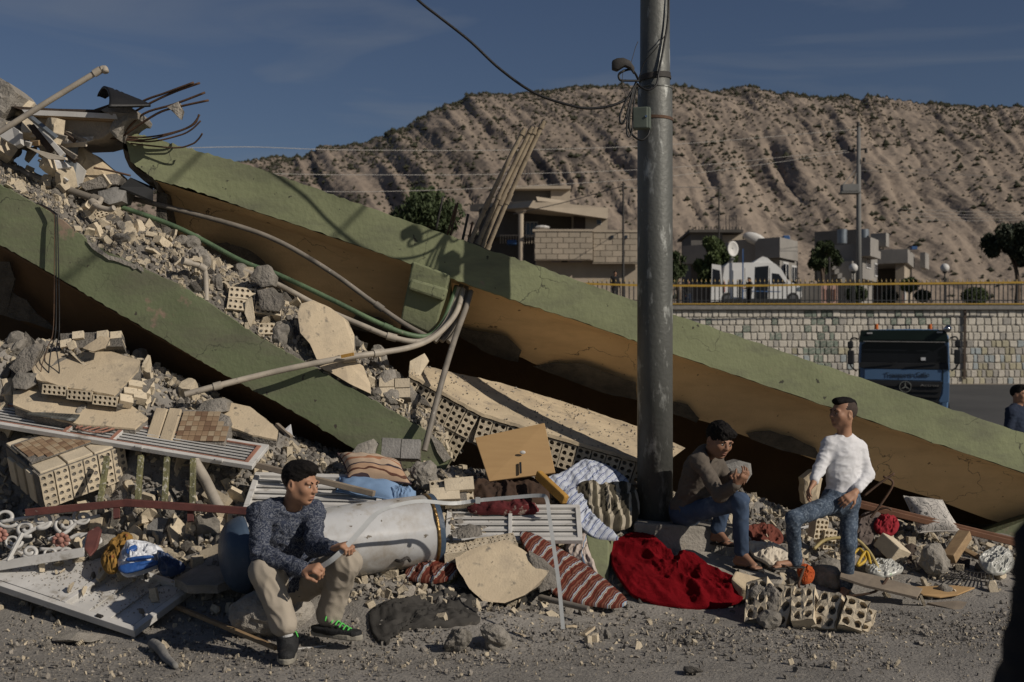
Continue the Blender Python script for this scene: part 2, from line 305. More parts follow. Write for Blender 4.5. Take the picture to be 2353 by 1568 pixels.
# ------------------------------------------------------------------ far terrain, street behind, terrace and mountain
mat('terrain', (.25, .21, .165), (.19, .16, .125), .02, .95, .5, .8)
mat('rock', (.275, .222, .175), (.205, .165, .13), .012, .95, .9, .25, c3=(.10, .082, .068), s3=.06, p3=(.54, .62), bd=1.5)
_rn, _rl = MT['rock'].node_tree.nodes, MT['rock'].node_tree.links; _mp = _rn.new('ShaderNodeMapping'); _mp.inputs['Scale'].default_value = (.12, .2, 1.7); _mr = _rn.new('ShaderNodeMapping'); _mr.inputs['Rotation'].default_value = (0, math.radians(-50), 0)
_t = [k for k in _rn if k.bl_idname == 'ShaderNodeTexCoord'][0]; _rl.new(_t.outputs['Object'], _mr.inputs[0]); _rl.new(_mr.outputs[0], _mp.inputs[0]); _rl.new(_mp.outputs[0], [k for k in _rn if k.bl_idname == 'ShaderNodeTexNoise'][1].inputs['Vector'])
mat('scrub', (.05, .05, .03), (.03, .032, .02), .1, 1, 0)
def sstep(a, b, x):
    t = min(max((x-a)/(b-a), 0), 1); return t*t*(3-2*t)
WALL_Y = 62.0; WALL_B, WALL_T = 1.45, 5.45
def far_z(y): return -.06+1.50*sstep(36, 61, y) if y < WALL_Y+.3 else WALL_T-.15+max(0, y-66)*.012
m = M(); ys = [-400, -100, -20, 0, 8, 14, 20, 30, 36]+list(range(38, 62, 2))+[62.2, 62.4, 64, 80, 120, 200, 400, 900, 2500, 5500]
m.grid([[(x, y, far_z(y)) for x in (-5000, -1500, -400, -100, -40, 0, 40, 100, 400, 1500, 5000)] for y in ys])
m.build('terrain', 'terrain', kind='structure')
m = M(); m.grid([[(x, y, far_z(y)+.03) for x in (-30, -10, 0, 10, 20, 40, 70)] for y in [11.4, 14, 20, 30, 36]+list(range(38, 59, 2))])
m.build('road', 'asphalt', kind='structure')
RID = [(-900,700),(-200,640),(200,585),(400,520),(560,450),(625,388),(660,376),(690,372),(735,376),(800,352),(845,348),(880,338),(940,318),(1000,287),(1050,258),(1080,240),(1110,232),(1180,228),(1250,219),(1330,214),(1400,213),(1480,214),(1545,216),(1575,224),(1592,231),(1620,228),(1665,218),(1700,219),(1760,229),(1800,236),(1900,240),(1960,243),(2030,250),(2140,259),(2250,262),(2353,265),(2600,270),(3400,300),(4400,420),(5400,600)]
def ridge_v(u):
    for i in range(len(RID)-1):
        if u <= RID[i+1][0]:
            a, b = RID[i], RID[i+1]; t = (u-a[0])/(b[0]-a[0]); return lerp(a[1], b[1], max(t, 0))
    return RID[-1][1]
YR, YB = 950.0, 330.0
def strata(x, h):          # diagonal gullies and beds running down to the right
    a = (x*.80+h*.60); b = (x*.60-h*.80)
    w = 26*mnoise.noise((a*.006, b*.006, 1.5))+7*mnoise.noise((a*.02, b*.02, 8)); a += w
    n1 = 1-abs(mnoise.noise((a*.022, b*.0035, 4)))*2.2
    n2 = 1-abs(mnoise.noise((a*.07, b*.008, 9)))*2
    n3 = 1-abs(mnoise.noise((a*.21, b*.026, 12)))*2
    g = max(.15, .75+1.5*mnoise.noise((x*.006, h*.011, 21))); k = max(.2, .8+1.3*mnoise.noise((x*.014, h*.02, 31)))
    return 3.6*n1*g+3.4*n2*k+1.8*n3+.9*mnoise.noise((x*.12, h*.16, 2))+1.0*mnoise.noise((x*.35, h*.4, 5))
def mount_pt(u, t):
    y = lerp(YB, YR, t); x = (u-CX)/F*YR*1.0; zt = H+(HV-ridge_v(u))/F*YR
    h = 12+(zt-12)*(1-(1-t)**1.25)*1.0
    s = strata(x*950/y, h*950/y)*min(1, (t+.05)*3)
    if t > .93: s *= (1-t)/.07*.9+.1
    return Vector((x, y-s*1.1, h+s*.35))
us = np.concatenate([np.arange(-900, 560, 40), np.arange(560, 2480, 3.4), np.arange(2480, 5000, 60)]); ts = np.linspace(0, 1, 260)
MP = [[mount_pt(u, t) for u in us] for t in ts]
m = M(); back = [[Vector((p.x, p.y+60*k, p.z-45*k)) for p in MP[-1]] for k in (1, 4)]
m.grid(MP+back); m.build('mountain', 'rock', kind='structure', smooth=True)
rr = random.Random(3); m = M(); i0 = int(np.searchsorted(us, 600)); i1 = int(np.searchsorted(us, 2420))
for k in range(26000):
    i = rr.randrange(i0, i1); j = int(260*(rr.random()**.8)*.999)
    if mnoise.noise((i*.035, j*.05, 1))+rr.uniform(-.5, .5) < -.05: continue
    p = MP[j][i]; s = rr.uniform(.35, 1.0)*(1+.9*(rr.random() < .12))*(1.15 if j > 225 else 1)
    q = [Vector((1,0,0)), Vector((.3,.95,0)), Vector((-.8,.6,0)), Vector((-.8,-.6,0)), Vector((.3,-.95,0)), Vector((0,0,1)), Vector((0,0,-.6))]
    q = [p+Vector((v.x*s*rr.uniform(.7, 1.3), v.y*s, v.z*s*rr.uniform(.6, 1.3)+.3*s)) for v in q]
    m.add(q, [(i_, (i_+1) % 5, 5) for i_ in range(5)]+[((i_+1) % 5, i_, 6) for i_ in range(5)])
m.build('hillside_scrub', 'scrub', kind='stuff', label='dark scrub bushes dotted over the bare mountainside', cat='scrub')
# ------------------------------------------------------------------ the two collapsed floors with their green edge beams
def ragged(a, b, n, amp, seed):      # edge points between a and b, chipped
    return [a.lerp(b, i/n)+Vector((0, 0, amp*mnoise.noise((i*.9+seed, seed, 0))+amp*.6*mnoise.noise((i*2.7, seed, 4)))) for i in range(n+1)]
def multi(pts, n, amp, seed):
    out = []
    for k in range(len(pts)-1):
        q = ragged(P(*pts[k]), P(*pts[k+1]), n, amp, seed+k*7.3); out += q if k == len(pts)-2 else q[:-1]
    return out
def strip(m, rows, mi=0, sub=0, amp=0, seed=0, nrm=(0, -1, 0)):
    """a surface between edge lines, with fine unevenness"""
    nrm = Vector(nrm); R = []
    for k in range(len(rows)-1):
        for s in range(sub+1):
            t = s/(sub+1); R.append([rows[k][i].lerp(rows[k+1][i], t) for i in range(len(rows[k]))])
    R.append(rows[-1])
    for a in range(1, len(R)-1):
        R[a] = [p+nrm*amp*mnoise.noise((p.x*3+seed, p.y*3, p.z*3)) for p in R[a]]
    m.grid(R, mi)
UT = [(285,303,9.72),(330,312,9.76),(440,343,9.82),(588,385,9.9),(840,474,10.0),(1090,562,10.1),(1320,642,10.28),(1545,722,10.45),(1882,837,10.75),(2353,996,11.2),(2680,1106,11.5)]
UB = [(300,372,9.72),(355,412,9.76),(440,436,9.82),(588,486,9.9),(840,570,10.0),(1090,660,10.1),(1320,735,10.28),(1545,813,10.45),(1882,927,10.75),(2353,1087,11.2),(2680,1196,11.5)]
up_loc = P(1500, 1300, 10.9); up_loc.z = 0
upper = thing('fallen_storey', 'upper collapsed storey, long green edge beam sloping down to the street at right', 'collapsed storey', up_loc)
def edge_beam(T, B, parent, mat_, thick, n, seed, drop):
    top, bot = multi(T, n*2, .014, seed), multi(B, n*2, .012, seed+50); m = M()
    strip(m, [[p+Vector((0, thick, -drop)) for p in top], [p+Vector((0, .03, .004)) for p in top], top], 0)
    strip(m, [top, bot], 0, 9, .010, seed)
    strip(m, [bot, [p+Vector((0, thick, 0)) for p in bot]], 0)
    # ragged ends
    for e in (0, -1):
        a, b = top[e], bot[e]; q = [a, b, b+Vector((0, thick, 0)), a+Vector((0, thick, -drop))]; m.add(q, [(0, 1, 2, 3) if e == 0 else (3, 2, 1, 0)])
    return m.build('edge_beam', mat_, parent, smooth=True, auto=.6)
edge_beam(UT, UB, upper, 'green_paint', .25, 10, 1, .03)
# slab running back from the beam, falling away behind
m = M(); tl = [P(*k) for k in UT]; rows = [[p+Vector((0, .2, -.04)) for p in tl], [p+Vector((.1, 2.2, -.55)) for p in tl], [p+Vector((.2, 4.5, -1.25-.12*p.z)) for p in tl]]
m.grid(rows); m.grid([[p+Vector((0, 0, -.16)) for p in r] for r in rows][::-1]); m.build('slab', 'concrete', upper)
# ochre soffit panels that turn in under the beam
def soffit(name, top, low, mat_, parent, n, seed, lip=.22):
    a = multi(top, n, .004, seed); b = multi(low, n, .02, seed+9); m = M()
    mid = [a[i].lerp(b[i], .16)+Vector((0, lip*.55, .05)) for i in range(len(a))]
    strip(m, [[p+Vector((0, .012, .004)) for p in a], mid, b], 0, 4, .006, seed)
    return m.build(name, mat_, parent, smooth=True)
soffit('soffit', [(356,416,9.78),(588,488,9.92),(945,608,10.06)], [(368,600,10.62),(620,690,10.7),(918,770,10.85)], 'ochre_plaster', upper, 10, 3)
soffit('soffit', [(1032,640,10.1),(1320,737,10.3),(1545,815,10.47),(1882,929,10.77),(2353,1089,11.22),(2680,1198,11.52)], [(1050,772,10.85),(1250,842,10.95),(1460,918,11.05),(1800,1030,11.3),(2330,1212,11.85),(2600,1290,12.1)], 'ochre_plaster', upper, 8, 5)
# bare concrete where the plaster has fallen away
def patch(pts, mat_, parent, name='bare_patch', thick=.02, nrm=(0, 1, 0)):
    q = []
    w = [P(*p) for p in pts]
    for i in range(len(w)):
        a, b = w[i], w[(i+1) % len(w)]
        for k in range(5):
            t = k/5; p = a.lerp(b, t); j = .012*mnoise.noise((p.x*9, p.z*9, i)); q.append(p+Vector((j, 0, j*.8)))
    m = M(); m.prism(q, Vector(nrm)*thick); return m.build(name, mat_, parent)
def on_quad(T, L, u, v, off=-.015):   # depth on a soffit strip at (u,v)
    def at(Q):
        for i in range(len(Q)-1):
            if u <= Q[i+1][0] or i == len(Q)-2:
                t = (u-Q[i][0])/(Q[i+1][0]-Q[i][0]); return lerp(Q[i][1], Q[i+1][1], t), lerp(Q[i][2], Q[i+1][2], t)
    v0, d0 = at(T); v1, d1 = at(L); t = (v-v0)/(v1-v0); return lerp(d0, d1, t)+off
SR = ([(1032,640,10.1),(1320,737,10.3),(1545,815,10.47),(1882,929,10.77),(2353,1089,11.22)], [(1050,772,10.85),(1250,842,10.95),(1460,918,11.05),(1800,1030,11.3),(2330,1212,11.85)])
SL = ([(356,416,9.78),(588,488,9.92),(945,608,10.06)], [(368,600,10.62),(620,690,10.7),(918,770,10.85)])
for poly in ([(1052,772),(1062,752),(1110,762),(1165,772),(1198,806),(1190,834),(1120,812)], [(1225,842),(1270,834),(1340,836),(1410,862),(1460,878),(1464,920),(1380,902)],
             [(1548,922),(1580,930),(1607,962),(1600,972),(1545,950)], [(1715,996),(1770,990),(1830,1008),(1872,1030),(1885,1056),(1800,1036),(1725,1010)]):
    patch([(u, v, on_quad(*SR, u, v, -.03)) for u, v in poly], 'dark_concrete', upper)
for poly in ([(455,570),(520,556),(580,578),(620,612),(650,650),(690,690),(640,700),(520,655)], [(800,755),(818,722),(880,733),(908,758),(905,775)]):
    patch([(u, v, on_quad(*SL, u, v, -.05)) for u, v in poly], 'dark_concrete', upper)
# column head between the bays
cq = [(948,600,10.0),(1034,632,10.0),(998,772,10.05),(920,735,10.05)]
m = M(); m.prism([P(*k) for k in cq], (0.02, .8, 0)); m.build('column_head', 'green_paint', upper, bevel=.015)
m = M(); m.hexa([P(*k) for k in ((945,640,9.94),(1030,664,9.94),(1018,692,9.94),(936,664,9.94))]+[P(*k)+Vector((0, .1, 0)) for k in ((945,640,9.94),(1030,664,9.94),(1018,692,9.94),(936,664,9.94))]); m.build('ledge', 'green_paint', upper, bevel=.02)
# broken left end: dark torn concrete + column stub under it
q = [(283,318,9.74),(281,340,9.74),(297,352,9.74),(304,366,9.75),(308,382,9.76),(330,398,9.77),(362,410,9.79),(362,440,9.85),(352,418,9.8),(330,416,9.8),(312,400,9.8),(296,384,9.8),(286,362,9.8)]
m = M(); m.prism([P(*k)+Vector((0, .01, 0)) for k in q], (0, .3, -.02)); m.build('broken_end', 'dark_concrete', upper)
m = M(); m.prism([P(*k) for k in ((360,438,9.95),(384,446,9.95),(380,560,10.0),(358,545,10.0))], (0, .4, 0)); m.build('column_stub', 'dark_concrete', upper)
# added back wall, keeps light out of the space below the upper floor
m = M(); m.prism([P(-60,520,12.2), P(330,590,12.3), P(420,500,12.3), P(900,600,12.4), P(2300,1100,12.9), P(2300,1420,12.9), P(-60,1420,12.2)], (0, .15, 0)); m.build('added_back_wall', 'shaded_plaster', upper)
# green foot of the far column at the lower right
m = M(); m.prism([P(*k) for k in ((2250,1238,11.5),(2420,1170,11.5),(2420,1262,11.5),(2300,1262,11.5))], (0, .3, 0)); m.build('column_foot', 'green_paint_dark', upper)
# ---- lower floor
LT = [(-420,190,9.5),(-120,362,9.35),(0,424,9.3),(87,471,9.3),(126,494,9.3),(231,573,9.3),(294,601,9.3),(410,654,9.3),(483,699,9.3),(590,772,9.3),(687,826,9.3),(852,917,9.3),(973,988,9.3),(1015,1020,9.3),(1036,1054,9.3)]
LB = [(-420,322,9.5),(-120,494,9.35),(0,562,9.3),(79,607,9.3),(131,636,9.3),(236,699,9.3),(300,735,9.3),(410,800,9.3),(500,852,9.3),(587,899,9.3),(697,959,9.3),(805,1027,9.3),(900,1082,9.3),(960,1110,9.3),(1000,1118,9.3)]
lo_loc = P(900, 1150, 9.6); lo_loc.z = gz(lo_loc.x, lo_loc.y)
lower = thing('fallen_storey', 'lower collapsed storey, dark green edge beam buried in rubble on the left', 'collapsed storey', lo_loc)
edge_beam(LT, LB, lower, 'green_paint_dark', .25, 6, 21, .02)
soffit('soffit', [(-420,326,9.52),(0,566,9.32),(410,803,9.32),(697,962,9.32),(960,1112,9.32)], [(-420,470,10.2),(0,712,10.1),(300,870,10.1),(640,1040,10.1),(900,1160,10.1)], 'shaded_plaster', lower, 10, 31)
for poly in ([(-20,600,9.55),(22,602,9.55),(34,640,9.62),(28,672,9.7),(60,690,9.72),(85,720,9.78),(140,764,9.85),(60,740,9.8),(-20,720,9.8)],):
    patch(poly, 'dark_concrete', lower)
m = M(); tl = [P(*k) for k in LT]; m.grid([[p+Vector((0, .2, -.02)) for p in tl], [p+Vector((0, 2.6, -.1)) for p in tl]]); m.build('slab', 'concrete', lower)
# shed paint: concrete lip along the top edge
lip = multi([(200,548,9.285),(250,586,9.285),(300,603,9.285),(330,614,9.285)], 4, .008, 77)
m = M(); lo = [p+Vector((0, 0, -.03-.05*abs(mnoise.noise((i*.7, 2, 3))))) for i, p in enumerate(lip)]
m.grid([lip, lo]); m.build('bare_patch', 'concrete', lower)
m = M(); q = [P(*k) for k in ((985,992,9.283),(1015,1018,9.283),(1037,1054,9.283),(1020,1062,9.283),(1005,1040,9.283),(996,1018,9.283))]; m.add(q, [tuple(range(6))[::-1]]); m.build('bare_patch', 'concrete', lower)
# ------------------------------------------------------------------ retaining wall of painted stones, railing and tape on the terrace
mat('stone_white', (.54, .505, .44), (.44, .41, .355), 1.5, .9, .5, 9, rand=.12, bd=.03)
mat('stone_grey', (.38, .36, .325), (.29, .275, .25), 1.5, .9, .5, 9, rand=.15, bd=.03)
mat('stone_leaf', (.20, .235, .195), (.13, .16, .13), 2, .9, .5, 9, rand=.2, bd=.03, c3=(.36, .34, .3), s3=5, p3=(.5, .62))
mat('stone_yellow', (.42, .39, .28), (.34, .315, .235), 2, .9, .5, 9, rand=.15, bd=.03)
mat('stone_blue', (.33, .37, .38), (.27, .30, .305), 2, .9, .5, 9, rand=.12, bd=.03)
mat('wall_joint', (.33, .31, .265), None, 2, .95, .5, 9); mat('yellow_paint', (.42, .26, .035), None, 3, .7, .1)
mat('fence_black', (.022, .024, .026), None, 3, .5, .05); mat('fence_tip', (.38, .25, .06), None, 3, .5, .05)
X0, X1 = -14.0, 46.0
wall = thing('retaining_wall', 'long retaining wall of white painted stones with a faded mural behind the truck', 'wall', (16, WALL_Y, WALL_B-.2))
m = M(); m.box(((X0+X1)/2, WALL_Y+.35, (WALL_B+WALL_T)/2-.2), (X1-X0, .6, WALL_T-WALL_B+.2)); m.build('wall_core', 'wall_joint', wall)
m = M(); m.box(((X0+X1)/2, WALL_Y+.3, WALL_T-.02), (X1-X0, .95, .34)); m.build('wall_cap', 'grey_block', wall, bevel=.03)
m = M(); m.box(((X0+X1)/2, WALL_Y-.19, WALL_T+.11), (X1-X0, .06, .06)); m.build('painted_kerb', 'yellow_paint', wall)
def mural(x, z, r):
    u, v = CX+x/WALL_Y*F, HV-(z-H)/WALL_Y*F
    k = r.random()
    for tu, tv, a, b in ((1700,760,18,22),(1712,748,30,22),(1780,752,16,34),(1880,735,42,26),(1870,790,10,34),(2060,725,70,18),(2150,735,36,14),(1632,738,14,10),(1890,800,40,50)):
        if ((u-tu)/a)**2+((v-tv)/b)**2 < 1 and k < .55: return 'stone_leaf'
    if v > 800 and u < 1960: return ('stone_yellow', 'stone_blue', 'stone_grey', 'stone_white')[min(int(k*5), 3)]
    if v > 790 and u > 2080: return ('stone_yellow', 'stone_grey', 'stone_white', 'stone_blue', 'stone_grey')[int(k*5)]
    return 'stone_white' if k > .14 else 'stone_grey'
rs = random.Random(11); stones = []; base = []
for k in range(5):
    q = M(); w, h = 1, 1; pts = [(rs.uniform(-.5, -.4), rs.uniform(-.5, -.42)), (rs.uniform(-.1, .1), -.5), (rs.uniform(.42, .5), rs.uniform(-.5, -.4)), (.5, rs.uniform(-.1, .1)), (rs.uniform(.4, .5), rs.uniform(.4, .5)), (rs.uniform(-.5, -.4), rs.uniform(.42, .5))]
    q.loft([[Vector((x, .15, z)) for x, z in pts], [Vector((x, -.02, z)) for x, z in pts], [Vector((x*.82, -.07+.02*rs.random(), z*.84)) for x, z in pts]], True)
    base.append(q)
SB = {}
for mn in ('stone_white', 'stone_grey', 'stone_leaf', 'stone_yellow', 'stone_blue'): SB[mn] = [q.mesh('stone', mn) for q in base]
z = WALL_B-.1; row = 0; cand = []
while z < WALL_T-.3:
    h = .37+.05*rs.random(); x = X0+rs.random()*.3
    while x < X1:
        w = rs.uniform(.22, .46)*(1.0 if z > 3.0 else .85); cand.append((x+w/2, z+h/2, w-.02, h-.02)); x += w
    z += h
def hid(c):
    u, v = CX+c[0]/WALL_Y*F, HV-(c[1]-H)/WALL_Y*F
    return u < 1548 or u > 2360 or v > 722+(u-1545)*.339
vis = [c for c in cand if not hid(c)]; rs.shuffle(vis)
vis.sort(key=lambda c: -c[2]*c[3]); big = vis[:300]; rest = vis[300:]+[c for c in cand if hid(c) and -4 < c[0] < 34]
for c in big:
    mn = mural(c[0], c[1], rs); place('stone', rs.choice(SB[mn]), (c[0], WALL_Y+.03+rs.uniform(-.02, .02), c[1]), None, (c[2], .45, c[3]), wall)
mm = {}
for c in rest:
    mn = mural(c[0], c[1], rs); q = rs.choice(base); g = mm.setdefault(mn, M()); g.add([(c[0]+v[0]*c[2], WALL_Y+.04+v[1]*.45, c[1]+v[2]*c[3]) for v in q.v], q.f)
for mn, g in mm.items(): g.build('stones', mn, wall, kind='stuff')
# mural joint stripe / drain pipe
m = M(); m.bar(P(2218,706,WALL_Y-.08), P(2216,872,WALL_Y-.08), .12, .06, (0, 1, 0)); m.build('drain_pipe', 'dark_board', wall)
# railing
fence = thing('railing', 'black iron picket railing with gilt tips along the terrace edge', 'fence', (16, WALL_Y+.4, WALL_T+.15))
FY = WALL_Y+.4; FZ = WALL_T+.15; pm = M(); pm.cyl((0, 0, 0), (0, 0, 1.16), .031, 5); pm.cyl((0, 0, 1.16), (0, 0, 1.3), .036, 5, 1, .003)
pk = pm.mesh('picket', ['fence_black', 'fence_tip'])
x = 4.0
while x < 27.5: place('picket', pk, (x, FY, FZ), None, 1, fence); x += .235
m = M()
for zz in (.18, 1.0): m.bar((2, FY, FZ+zz), (30, FY, FZ+zz), .04, .05)
m.build('rail', 'fence_black', fence)
for uu in (1960, 2172, 1700, 1480):
    xx = (uu-CX)/F*FY; m = M(); m.box((xx, FY, FZ+.62), (.11, .11, 1.3)); m.build('post', 'fence_black', fence)
tp = spline([P(1340,652,60.5), P(1480,656,60.5), P(1700,657,60.5), P(1900,654,60.5), P(2100,652,60.5), P(2290,650,60.5), P(2420,649,60.5)], 5)
m = M(); m.grid([[p+Vector((0, 0, .05)) for p in tp], [p-Vector((0, 0, .05)) for p in tp]]); ob = m.build('barrier_tape', 'yellow_paint', label='yellow barrier tape stretched along the terrace railing', cat='tape')
ob.modifiers.new('Solid', 'SOLIDIFY').thickness = .006
# ------------------------------------------------------------------ houses on the terrace
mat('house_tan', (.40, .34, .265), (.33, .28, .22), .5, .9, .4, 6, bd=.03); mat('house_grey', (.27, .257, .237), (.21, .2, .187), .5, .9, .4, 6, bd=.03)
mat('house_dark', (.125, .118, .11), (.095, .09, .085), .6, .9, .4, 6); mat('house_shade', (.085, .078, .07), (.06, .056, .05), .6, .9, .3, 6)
mat('window_glass', (.03, .035, .045), None, 2, .15, 0, spec=.6); mat('window_white', (.55, .55, .55), None, 2, .5, 0); mat('curtain', (.28, .25, .27), (.2, .17, .19), 6, .9, .2, 20)
mat('pink_gate', (.46, .30, .26), None, 2, .6, .1); mat('tank_metal', (.20, .23, .26), None, 2, .4, .1, metal=.4); mat('block_wall', (.35, .30, .235), (.28, .24, .19), .8, .9, .3, 5)
mat('tank_blue', (.04, .10, .24), None, 2, .4, .1); mat('dish_white', (.60, .59, .57), (.5, .49, .47), 3, .5, .05)
def BX(m, u0, v0, u1, v1, d, dep, mi=0, rz=0):
    a, b = P(u0, v0, d), P(u1, v1, d); c = (a+b)/2; c.y += dep/2; m.box(c, (abs(b.x-a.x), dep, abs(a.z-b.z)), None, mi); return m
def part(name, mt, par, *bx, bevel=0):
    m = M()
    for b in bx: BX(m, *b)
    return m.build(name, mt, par, bevel=bevel)
def rblock(par, name, mt, u, v0, v1, d, wl, wr, th, out=0):
    """a block turned by th: its near upright edge at u, faces running wl px left and wr px right"""
    z0, z1 = P(u, v1, d).z, P(u, v0, d).z; a = P(u, v0, d); s = d/F
    L = wl*s/math.cos(th); Rr = wr*s/math.sin(th)
    l = Vector((-math.cos(th), math.sin(th), 0))*L; r = Vector((math.sin(th), math.cos(th), 0))*Rr
    q = [Vector((a.x, a.y, 0)), Vector((a.x, a.y, 0))+r, Vector((a.x, a.y, 0))+r+l, Vector((a.x, a.y, 0))+l]
    m = M(); m.hexa([Vector((p.x, p.y, z0)) for p in q]+[Vector((p.x, p.y, z1)) for p in q]); o = m.build(name, mt, par)
    return (q[0], l.normalized(), r.normalized(), L, Rr, s)
def on_face(m, fr, side, t0, t1, z0, z1, out, dep=.08, mi=0):
    q0, l, r, L, Rr, s = fr; ax = l if side == 'l' else r; ln = L if side == 'l' else Rr; nrm = -(r if side == 'l' else l)
    a, b = q0+ax*ln*t0+nrm*out, q0+ax*ln*t1+nrm*out; bk = -nrm*dep
    m.hexa([Vector((p.x, p.y, z0)) for p in (a, b, b+bk, a+bk)]+[Vector((p.x, p.y, z1)) for p in (a, b, b+bk, a+bk)], mi)
def win(par, fr, side, t0, t1, v0, v1, d, panes=2, frame='window_white', glass='window_glass'):
    z0, z1 = P(0, v1, d).z, P(0, v0, d).z
    m = M(); on_face(m, fr, side, t0, t1, z0, z1, .05, .1); w = m.build('window', frame, par)
    for k in range(panes):
        a = lerp(t0, t1, (k+.14)/panes); b = lerp(t0, t1, (k+.86)/panes); m = M(); on_face(m, fr, side, a, b, lerp(z0, z1, .1), lerp(z0, z1, .9), .07, .05); m.build('pane', glass, w)
# --- big tan house, left of the pole
d = 78; hb = P(1290, 705, d); hb.z = WALL_T
hA = thing('house', 'tan two storey concrete house with jutting roof and round porch column', 'house', hb)
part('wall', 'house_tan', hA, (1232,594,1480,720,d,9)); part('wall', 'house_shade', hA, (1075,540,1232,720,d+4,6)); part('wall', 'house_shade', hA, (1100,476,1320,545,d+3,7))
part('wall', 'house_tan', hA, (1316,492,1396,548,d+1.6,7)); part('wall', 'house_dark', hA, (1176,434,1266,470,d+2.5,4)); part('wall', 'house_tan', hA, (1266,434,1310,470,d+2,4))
ro = part('roof', 'house_tan', hA, (1170,427,1312,434,d+1.6,5.5)); 
m = M(); m.hexa([P(1215,477,d-1), P(1396,503,d+1), P(1396,503,d+8), P(1080,486,d+6), P(1225,461,d-1), P(1398,478,d+1), P(1398,478,d+8), P(1080,470,d+6)]); m.build('roof', 'house_tan', hA)
m = M(); m.hexa([P(1235,462,d-1), P(1300,468,d), P(1300,468,d+.3), P(1235,462,d-.7), P(1232,452,d-1), P(1300,462,d), P(1300,462,d+.3), P(1232,452,d-.7)]); m.build('parapet', 'house_tan', hA)
part('parapet', 'block_wall', hA, (1228,531,1362,598,d-1.2,.5)); part('parapet', 'block_wall', hA, (1362,533,1480,606,d-.8,.5)); part('cornice', 'house_tan', hA, (1224,527,1364,532,d-1.3,.7), (1362,529,1480,534,d-.9,.7))
for i in range(5):      # coursed blocks of the parapet
    for k in range(5+i % 2):
        u = 1230+k*26-(i % 2)*13; u1 = min(u+24.5, 1361)
        if u1-max(u, 1229) > 4: part('block', ('block_wall', 'house_tan', 'block_wall')[(i*3+k*5) % 3], hA, (max(u, 1229), 534+i*12.6, u1, 545.4+i*12.6, d-1.24, .08))
    for k in range(4):
        u = 1364+k*28-(i % 2)*12
        part('block', ('block_wall', 'house_tan', 'block_wall')[(i*2+k*5) % 3], hA, (max(u, 1364), 536+i*13.6, min(u+26.5, 1470), 548.4+i*13.6, d-.84, .08))
m = M(); m.cyl(P(1197,720,d-.6), P(1197,492,d-.6), .17, 14); m.cyl(P(1197,492,d-.6), P(1197,484,d-.6), .18, 14, 0, .45); m.build('column', 'house_tan', hA, smooth=True, auto=.7)
w = part('window', 'house_tan', hA, (1264,582,1340,606,d-.06,.2))
for a, b, g in ((1267,1287,'curtain'), (1290,1305,'window_glass'), (1308,1337,'curtain')): part('pane', g, w, (a, 585,b,603,d-.1,.06))
w = part('window', 'window_white', hA, (1371,504,1382,516,d+1.55,.1))
for a, b in ((1372.2,1376), (1377,1380.8)): part('pane', 'window_glass', w, (a,505.5,b,514.8,d+1.5,.08))
w = part('window', 'window_white', hA, (1208,510,1236,545,d+2.9,.1)); [part('pane', 'window_glass', w, (1210+k*9,512,1217+k*9,543,d+2.85,.06)) for k in range(3)]
part('door', 'dark_board', hA, (1318,492,1345,530,d+1.5,.1)); part('window', 'window_glass', hA, (1404,541,1410,548,d-.95,.1), ); part('window', 'window_glass', hA, (1436,541,1442,548,d-.95,.1))
m = M(); [m.bar(P(1150+k*6,560,d+1.5), P(1150+k*6,541,d+1.5), .04, .04) for k in range(14)]; m.bar(P(1148,541,d+1.5), P(1230,541,d+1.5), .06, .06); m.build('balcony_rail', 'house_tan', hA)
m = M(); m.ball(P(1246,523,d-.6), (.5,.35,.14), 10, 6); m.build('satellite_dish', 'dish_white', hA)
m = M(); BX(m, 1165,551,1188,562,d+1.4,.8); m.build('water_tank', 'tank_blue', hA, bevel=.1)
# --- low dark house behind the van
d = 84; hB = thing('house', 'low dark grey house with blue rooftop tank behind the white van', 'house', Vector((P(1780,700,d).x, d, WALL_T)))
f1 = rblock(hB, 'wall', 'house_grey', 1792, 545, 720, d, 100, 62, .62); f2 = rblock(hB, 'parapet', 'house_grey', 1792, 545, 592, d-.6, 50, 62, .62); f3 = rblock(hB, 'parapet', 'house_grey', 1690, 557, 600, d+3, 110, 40, .62)
win(hB, f1, 'r', .15, .45, 600, 650, d); win(hB, f1, 'r', .62, .9, 604, 650, d)
m = M(); BX(m, 1800,541,1816,560,d+1,.9); m.build('water_tank', 'tank_blue', hB, bevel=.08)
m = M(); m.cyl(P(1728,560,d+1), P(1733,550,d+1), .06, 6); c = P(1734,549,d+.6); m.ball(c, (.85,.25,.42), 16, 8, 0, rot(.4, .35, 0)); m.build('satellite_dish', 'dish_white', hB, smooth=True)
hB2 = thing('house', 'small tan rooftop room with iron bars behind the green tree', 'house', Vector((P(1640,700,90).x, 90, WALL_T)))
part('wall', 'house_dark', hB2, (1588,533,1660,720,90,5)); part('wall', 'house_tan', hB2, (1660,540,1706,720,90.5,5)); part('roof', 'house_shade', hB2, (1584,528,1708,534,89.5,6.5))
m = M(); [m.bar(P(1592+k*7,528,89.6), P(1592+k*7,521,89.6), .05, .05) for k in range(17)]; [m.bar(P(u,528,90), P(u,495,90), .05, .05) for u in (1668,1676,1692)]; m.build('rebar', 'dark_steel', hB2)
